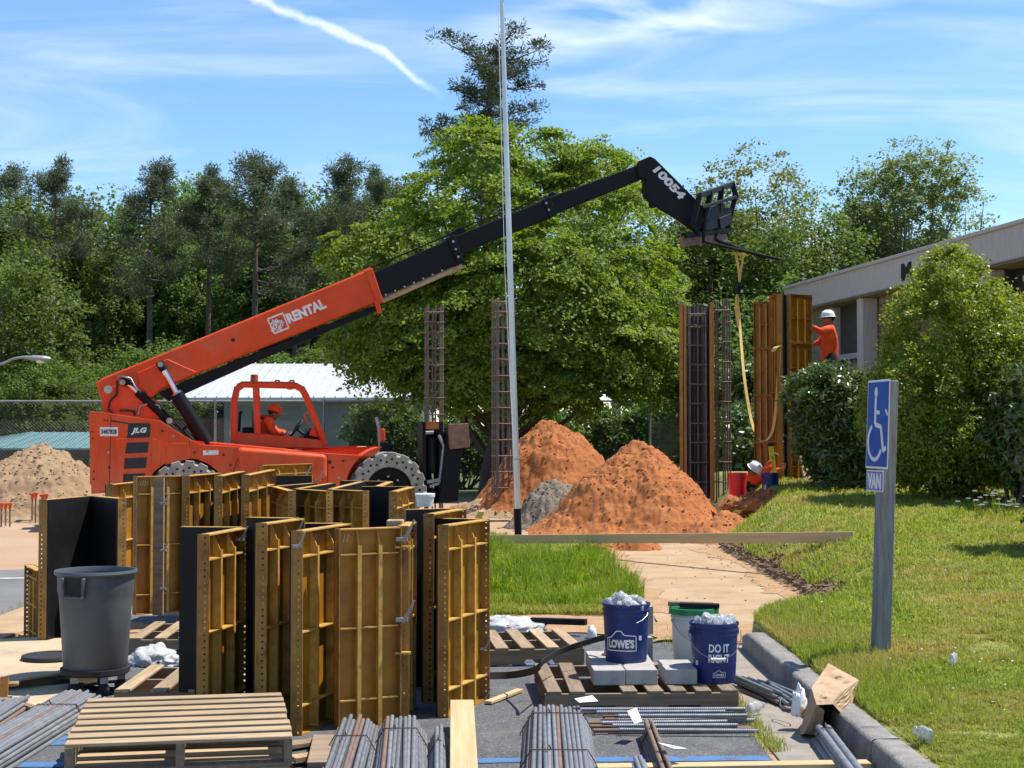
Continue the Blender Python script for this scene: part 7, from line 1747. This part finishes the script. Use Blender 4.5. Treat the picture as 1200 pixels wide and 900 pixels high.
def hand_geo(b, wrist, d, palmn, curl=.5, s=1.0, flip=1):
    d = Vector(d).normalized(); n_ = Vector(palmn); n_ = (n_ - d * n_.dot(d)).normalized(); sd = d.cross(n_) * flip; w = Vector(wrist)
    vs = []
    for (t, hw, hh) in ((0, .026, .017), (.04, .036, .016), (.088, .040, .013)):
        c = w + d * t * s
        for (i, j) in ((-1, -1), (1, -1), (1, 1), (-1, 1)): vs.append(c + (sd * hw * i + n_ * hh * j) * s)
    b.add(vs, [(0, 1, 2, 3), (11, 10, 9, 8)] + [(4 * k + i, 4 * k + 4 + i, 4 * k + 4 + (i + 1) % 4, 4 * k + (i + 1) % 4) for k in range(2) for i in range(4)])
    for k, ln in enumerate((.072, .080, .074, .058)):
        p0 = w + d * .082 * s + sd * (.030 - .020 * k) * s; pts = [p0]; a = 0
        for q in range(3):
            a += curl * (1.0 + .1 * k); pts.append(pts[-1] + (d * math.cos(a) + n_ * math.sin(a)) * (ln * (.45, .32, .23)[q]) * s)
        b.tube(pts, [.0095 * s, .009 * s, .008 * s, .006 * s], n=7)
    p0 = w + d * .025 * s + sd * .034 * s; b.tube([p0, p0 + (sd * .6 + d * .7 + n_ * .25) * .035 * s, p0 + (sd * .45 + d * 1.5 + n_ * .9) * .040 * s], [.012 * s, .0105 * s, .007 * s], n=7)
def helmet(t, c, f_, r_, u_, m, s=1.0, cap=False):
    Mh = Matrix(((f_.x, r_.x, u_.x, c.x), (f_.y, r_.y, u_.y, c.y), (f_.z, r_.z, u_.z, c.z), (0, 0, 0, 1))) @ Matrix.Diagonal((1.16 * s, .96 * s, 1 * s, 1))
    b = MB(); b.lathe([(.112, .028), (.112, .05), (.106, .085), (.088, .118), (.055, .14), (.001, .148)], 24, Mh)
    if not cap:
        b.lathe([(.112, .028), (.132, .022), (.134, .028), (.112, .038)], 24, Mh); b.tube([(.09, 0, .112), (.03, 0, .148), (-.04, 0, .148), (-.095, 0, .11)], .014, n=6, M=Mh)
    b.add([(.10, -.075, .03), (.165, -.045, .018), (.172, 0, .016), (.165, .045, .018), (.10, .075, .03), (.10, -.075, .036), (.165, -.045, .024), (.172, 0, .022), (.165, .045, .024), (.10, .075, .036)], [(4, 3, 2, 1, 0), (5, 6, 7, 8, 9), (0, 1, 6, 5), (1, 2, 7, 6), (2, 3, 8, 7), (3, 4, 9, 8)], Mh)
    b.v = [tuple(Vector(p) - t.location) for p in b.v]
    return b.build('hard_hat' if not cap else 'cap', m, t, smooth=50)
def person(label, J, face, headup, hat, shirt=M['hivis'], hands=(), cap=False, hatm=None):
    """J: world joints; body = one skin mesh, shirt/trousers/boots as clothing"""
    t = empty('person', J['pelvis'], 0, label, 'person')
    loc = t.location
    def rel(geo):
        vs, fs = geo; b = MB(); b.add([v_ - loc for v_ in vs], fs); return b
    mid = J['pelvis'].lerp(J['chest'], .5)
    def arm(s): return [('chest', J['chest'], .12), ('sh' + s, J['sh' + s], .068), ('el' + s, J['el' + s], .046), ('fa' + s, J['el' + s].lerp(J['wr' + s], .4), .044), ('wr' + s, J['wr' + s], .029)]
    def leg(s): return [('pelvis', J['pelvis'], .125), ('hip' + s, J['hip' + s], .088), ('kn' + s, J['kn' + s], .058), ('cf' + s, J['kn' + s].lerp(J['an' + s], .35), .056), ('an' + s, J['an' + s], .038), ('toe' + s, J['toe' + s], .032)]
    body = multi([[('pelvis', J['pelvis'], .125), ('mid', mid, .118), ('chest', J['chest'], .13), ('neckb', J['neck'], .062), ('neckt', J['neck'].lerp(J['head'], .6), .054)], arm('L'), arm('R'), leg('L'), leg('R')])
    vs, fs = skin_geo(*body); b = MB(); b.add(vs, fs)
    f_, r_, u_ = head_geo(J['head'], face, headup, b)
    for (s, pn, curl, flip) in hands: hand_geo(b, J['wr' + s], (J['wr' + s] - J['el' + s]) if ('hd' + s) not in J else J['hd' + s], pn, curl, 1.0, flip)
    b.v = [tuple(Vector(p) - loc) for p in b.v]; b.build('body', M['skin'], t, smooth=60)
    def arm2(s): return [('chest', J['chest'], .182), ('sh' + s, J['sh' + s], .104), ('el' + s, J['el' + s], .074), ('fa' + s, J['el' + s].lerp(J['wr' + s], .45), .058), ('cuff' + s, J['el' + s].lerp(J['wr' + s], .93), .044)]
    g = multi([[('hem', J['pelvis'].lerp(J['chest'], -.30), .168), ('pel', J['pelvis'].lerp(J['chest'], .08), .178), ('mid', mid, .178), ('chest', J['chest'], .182), ('coll', J['chest'].lerp(J['neck'], .85), .085)], arm2('L'), arm2('R')])
    rel(skin_geo(*g)).build('shirt', shirt, t, smooth=60)
    def leg2(s): return [('pelvis', J['pelvis'], .160), ('hip' + s, J['hip' + s], .118), ('kn' + s, J['kn' + s], .078), ('an' + s, J['kn' + s].lerp(J['an' + s], .95), .062)]
    g = multi([[('waist', J['pelvis'].lerp(J['chest'], .42), .145), ('pelvis', J['pelvis'], .160)], leg2('L'), leg2('R')])
    rel(skin_geo(*g)).build('trousers', M['dark_cloth'], t, smooth=60)
    for s in 'LR':
        vs, fs = skin_geo(*multi([[('a', J['an' + s] + Vector((0, 0, .06)), .056), ('b', J['an' + s], .055), ('c', J['toe' + s], .045)]])); rel((vs, fs)).build('boot', M['wood_dark'], t, smooth=60)
    b = MB(); c = J['head'] - f_ * .012 + u_ * .012
    Mh = Matrix(((f_.x, r_.x, u_.x, c.x), (f_.y, r_.y, u_.y, c.y), (f_.z, r_.z, u_.z, c.z), (0, 0, 0, 1))); b.lathe([(.085, -.03), (.10, .02), (.097, .06), (.07, .10), (.001, .115)], 20, Mh @ Matrix.Translation((-.012, 0, 0)) @ Matrix.Diagonal((1.0, .84, 1, 1)))
    b.v = [tuple(Vector(p) - loc) for p in b.v]; b.build('hair', M['hair'], t, smooth=60)
    if hat: helmet(t, J['head'] + u_ * .028, f_, r_, u_, hatm or M['hat'], 1.02, cap)
    return t
def V3(x, y, z): return Vector((x, y, z))
# worker at the tall form (faces left, arms forward, on a ladder hidden by the shrub)
Yw = 27.3
def Q(px, py, dY=0.0): return W(px, py, Yw + dY)
pel = Q(971.5, 419); chest = Q(973, 390); J = dict(pelvis=pel, chest=chest, neck=Q(973, 383), head=Q(970.5, 375.0), shL=Q(972, 386, -.19), shR=Q(972, 386, .19), elL=Q(960.5, 389, -.24), elR=Q(961, 401.5, .12), wrL=Q(951.5, 381.5, -.20), wrR=Q(952, 404, .10))
for s, dy_ in (('L', -.1), ('R', .1)):
    J['hip' + s] = pel + V3(.0, dy_, -.06); J['kn' + s] = pel + V3(-.16 - dy_ * .6, dy_ * 1.2, -.47); J['an' + s] = pel + V3(.0 - dy_, dy_ * 1.2, -.90); J['toe' + s] = J['an' + s] + V3(-.16, 0, -.04)
person('worker in a white hard hat and orange shirt reaching to the tall column form', J, (-1, -.15, -.05), (0, 0, 1), True, hands=(('L', (0, .3, -1), .45, 1), ('R', (0, .2, 1), .5, -1)))
ld = empty('step_ladder', (pel.x, Yw, float(lawn_z(pel.x, Yw))), 0, 'step ladder behind the evergreen shrub carrying the worker in the white hard hat', 'ladder'); hz = J['anL'].z - .075 - ld.location.z
for sy_ in (-.28, .28):
    b = MB(); b.bar((.55, sy_, 0), (.06, sy_ * .8, hz + .3), .03, .08); b.build('rail', M['yellow'], ld); b = MB(); b.bar((-.6, sy_, 0), (-.08, sy_ * .8, hz + .3), .03, .06); b.build('rail', M['yellow'], ld)
for k in range(6):
    zz_ = hz * (k + 1) / 6 - .01; xx = .55 - .49 * zz_ / (hz + .3); b = MB(); b.box((xx if k < 5 else .02, 0, zz_), (.10 if k < 5 else .34, .5, .025)); b.build('tread', M['alu'], ld)
# operator in the cab
def QT(px, py, ly):
    a = th(px, py, ly); return TR + _ex * a[0] + _ey * ly + V3(0, 0, a[1])
pel = QT(310, 516, .6); J = dict(pelvis=pel, chest=QT(313.5, 495.5, .6), neck=QT(316.5, 490, .6), head=QT(320.8, 485.2, .6), shL=QT(314, 493.5, .79), shR=QT(314, 493.5, .41), elL=QT(323, 506, .82), elR=QT(320, 507, .36), wrL=QT(336, 506.5, .72), wrR=QT(335, 507.5, .48))
for s, dy_ in (('L', .1), ('R', -.1)):
    J['hip' + s] = pel + _ex * .06 + _ey * dy_; J['kn' + s] = pel + _ex * .46 + _ey * dy_ * 1.4 + V3(0, 0, .04); J['an' + s] = pel + _ex * .56 + _ey * dy_ * 1.4 + V3(0, 0, -.38); J['toe' + s] = J['an' + s] + _ex * .17 + V3(0, 0, -.02)
op = person('operator in an orange hard hat and orange hooded jacket seated in the cab', J, _ex + V3(0, 0, -.25), (0, 0, 1), True, hands=(('L', (0, 0, -1), .6, 1), ('R', (0, 0, -1), .6, -1)), hatm=M['hivis'])
b = MB(); c = J['neck'] - _ex * .09 - op.location; b.lathe([(.05, -.05), (.11, -.02), (.12, .03), (.07, .06)], 16, Matrix.Translation(c) @ Matrix.Diagonal((.8, 1.1, 1, 1))); b.build('hood', M['hivis'], op, smooth=60)
# worker stooping behind the buckets with a yellow level
Yk = 26.0
def QK(px, py, dY=0.0): return W(px, py, Yk + dY)
pel = QK(875, 566, .1); J = dict(pelvis=pel, chest=QK(887, 559.5), neck=QK(888, 555), head=QK(883, 552.5, -.12), shL=QK(893, 558, -.17), shR=QK(888, 557, .19), elL=QK(900, 549, -.22), elR=QK(906, 554, .22), wrL=QK(906, 537, -.12), wrR=QK(915, 549.5, .12))
for s, dy_ in (('L', -.12), ('R', .12)):
    J['hip' + s] = pel + V3(.02, dy_, -.04); J['kn' + s] = pel + V3(.34, dy_ * 1.5, .06); J['an' + s] = pel + V3(.16, dy_ * 1.5, -.30); J['toe' + s] = J['an' + s] + V3(.16, 0, -.03)
gz_ = float(lawn_z(J['anL'].x, Yk)); dz_ = gz_ + .06 - J['anL'].z
for s in 'LR': J['an' + s].z += dz_; J['toe' + s].z += dz_
person('worker stooping behind the red and blue buckets holding up a yellow level', J, (.75, -.3, -.55), (.3, -.35, .9), True, hands=(('L', (.6, -.6, .3), .85, 1), ('R', (.3, -.6, .5), .4, -1)))
lv = empty('spirit_level', J['wrL'] + V3(.03, -.05, 0), 0, 'yellow spirit level held up by the stooping worker', 'level'); 
b = MB(); b.bar(QK(903.0, 522, -.2) - lv.location, QK(907, 554, -.2) - lv.location, .085, .03, up=(0, 1, 0)); b.build('beam', M['yellow'], lv, bevel=.004)
b = MB(); b.bar(QK(902.6, 519, -.2) - lv.location, QK(903.2, 523, -.2) - lv.location, .09, .036, up=(0, 1, 0)); b.build('end_cap', M['rubber'], lv)
b = MB(); b.tube([QK(904.8, 534, -.225) - lv.location, QK(905.3, 538, -.225) - lv.location], .012, n=8); b.build('vial', M['greenpl'], lv)
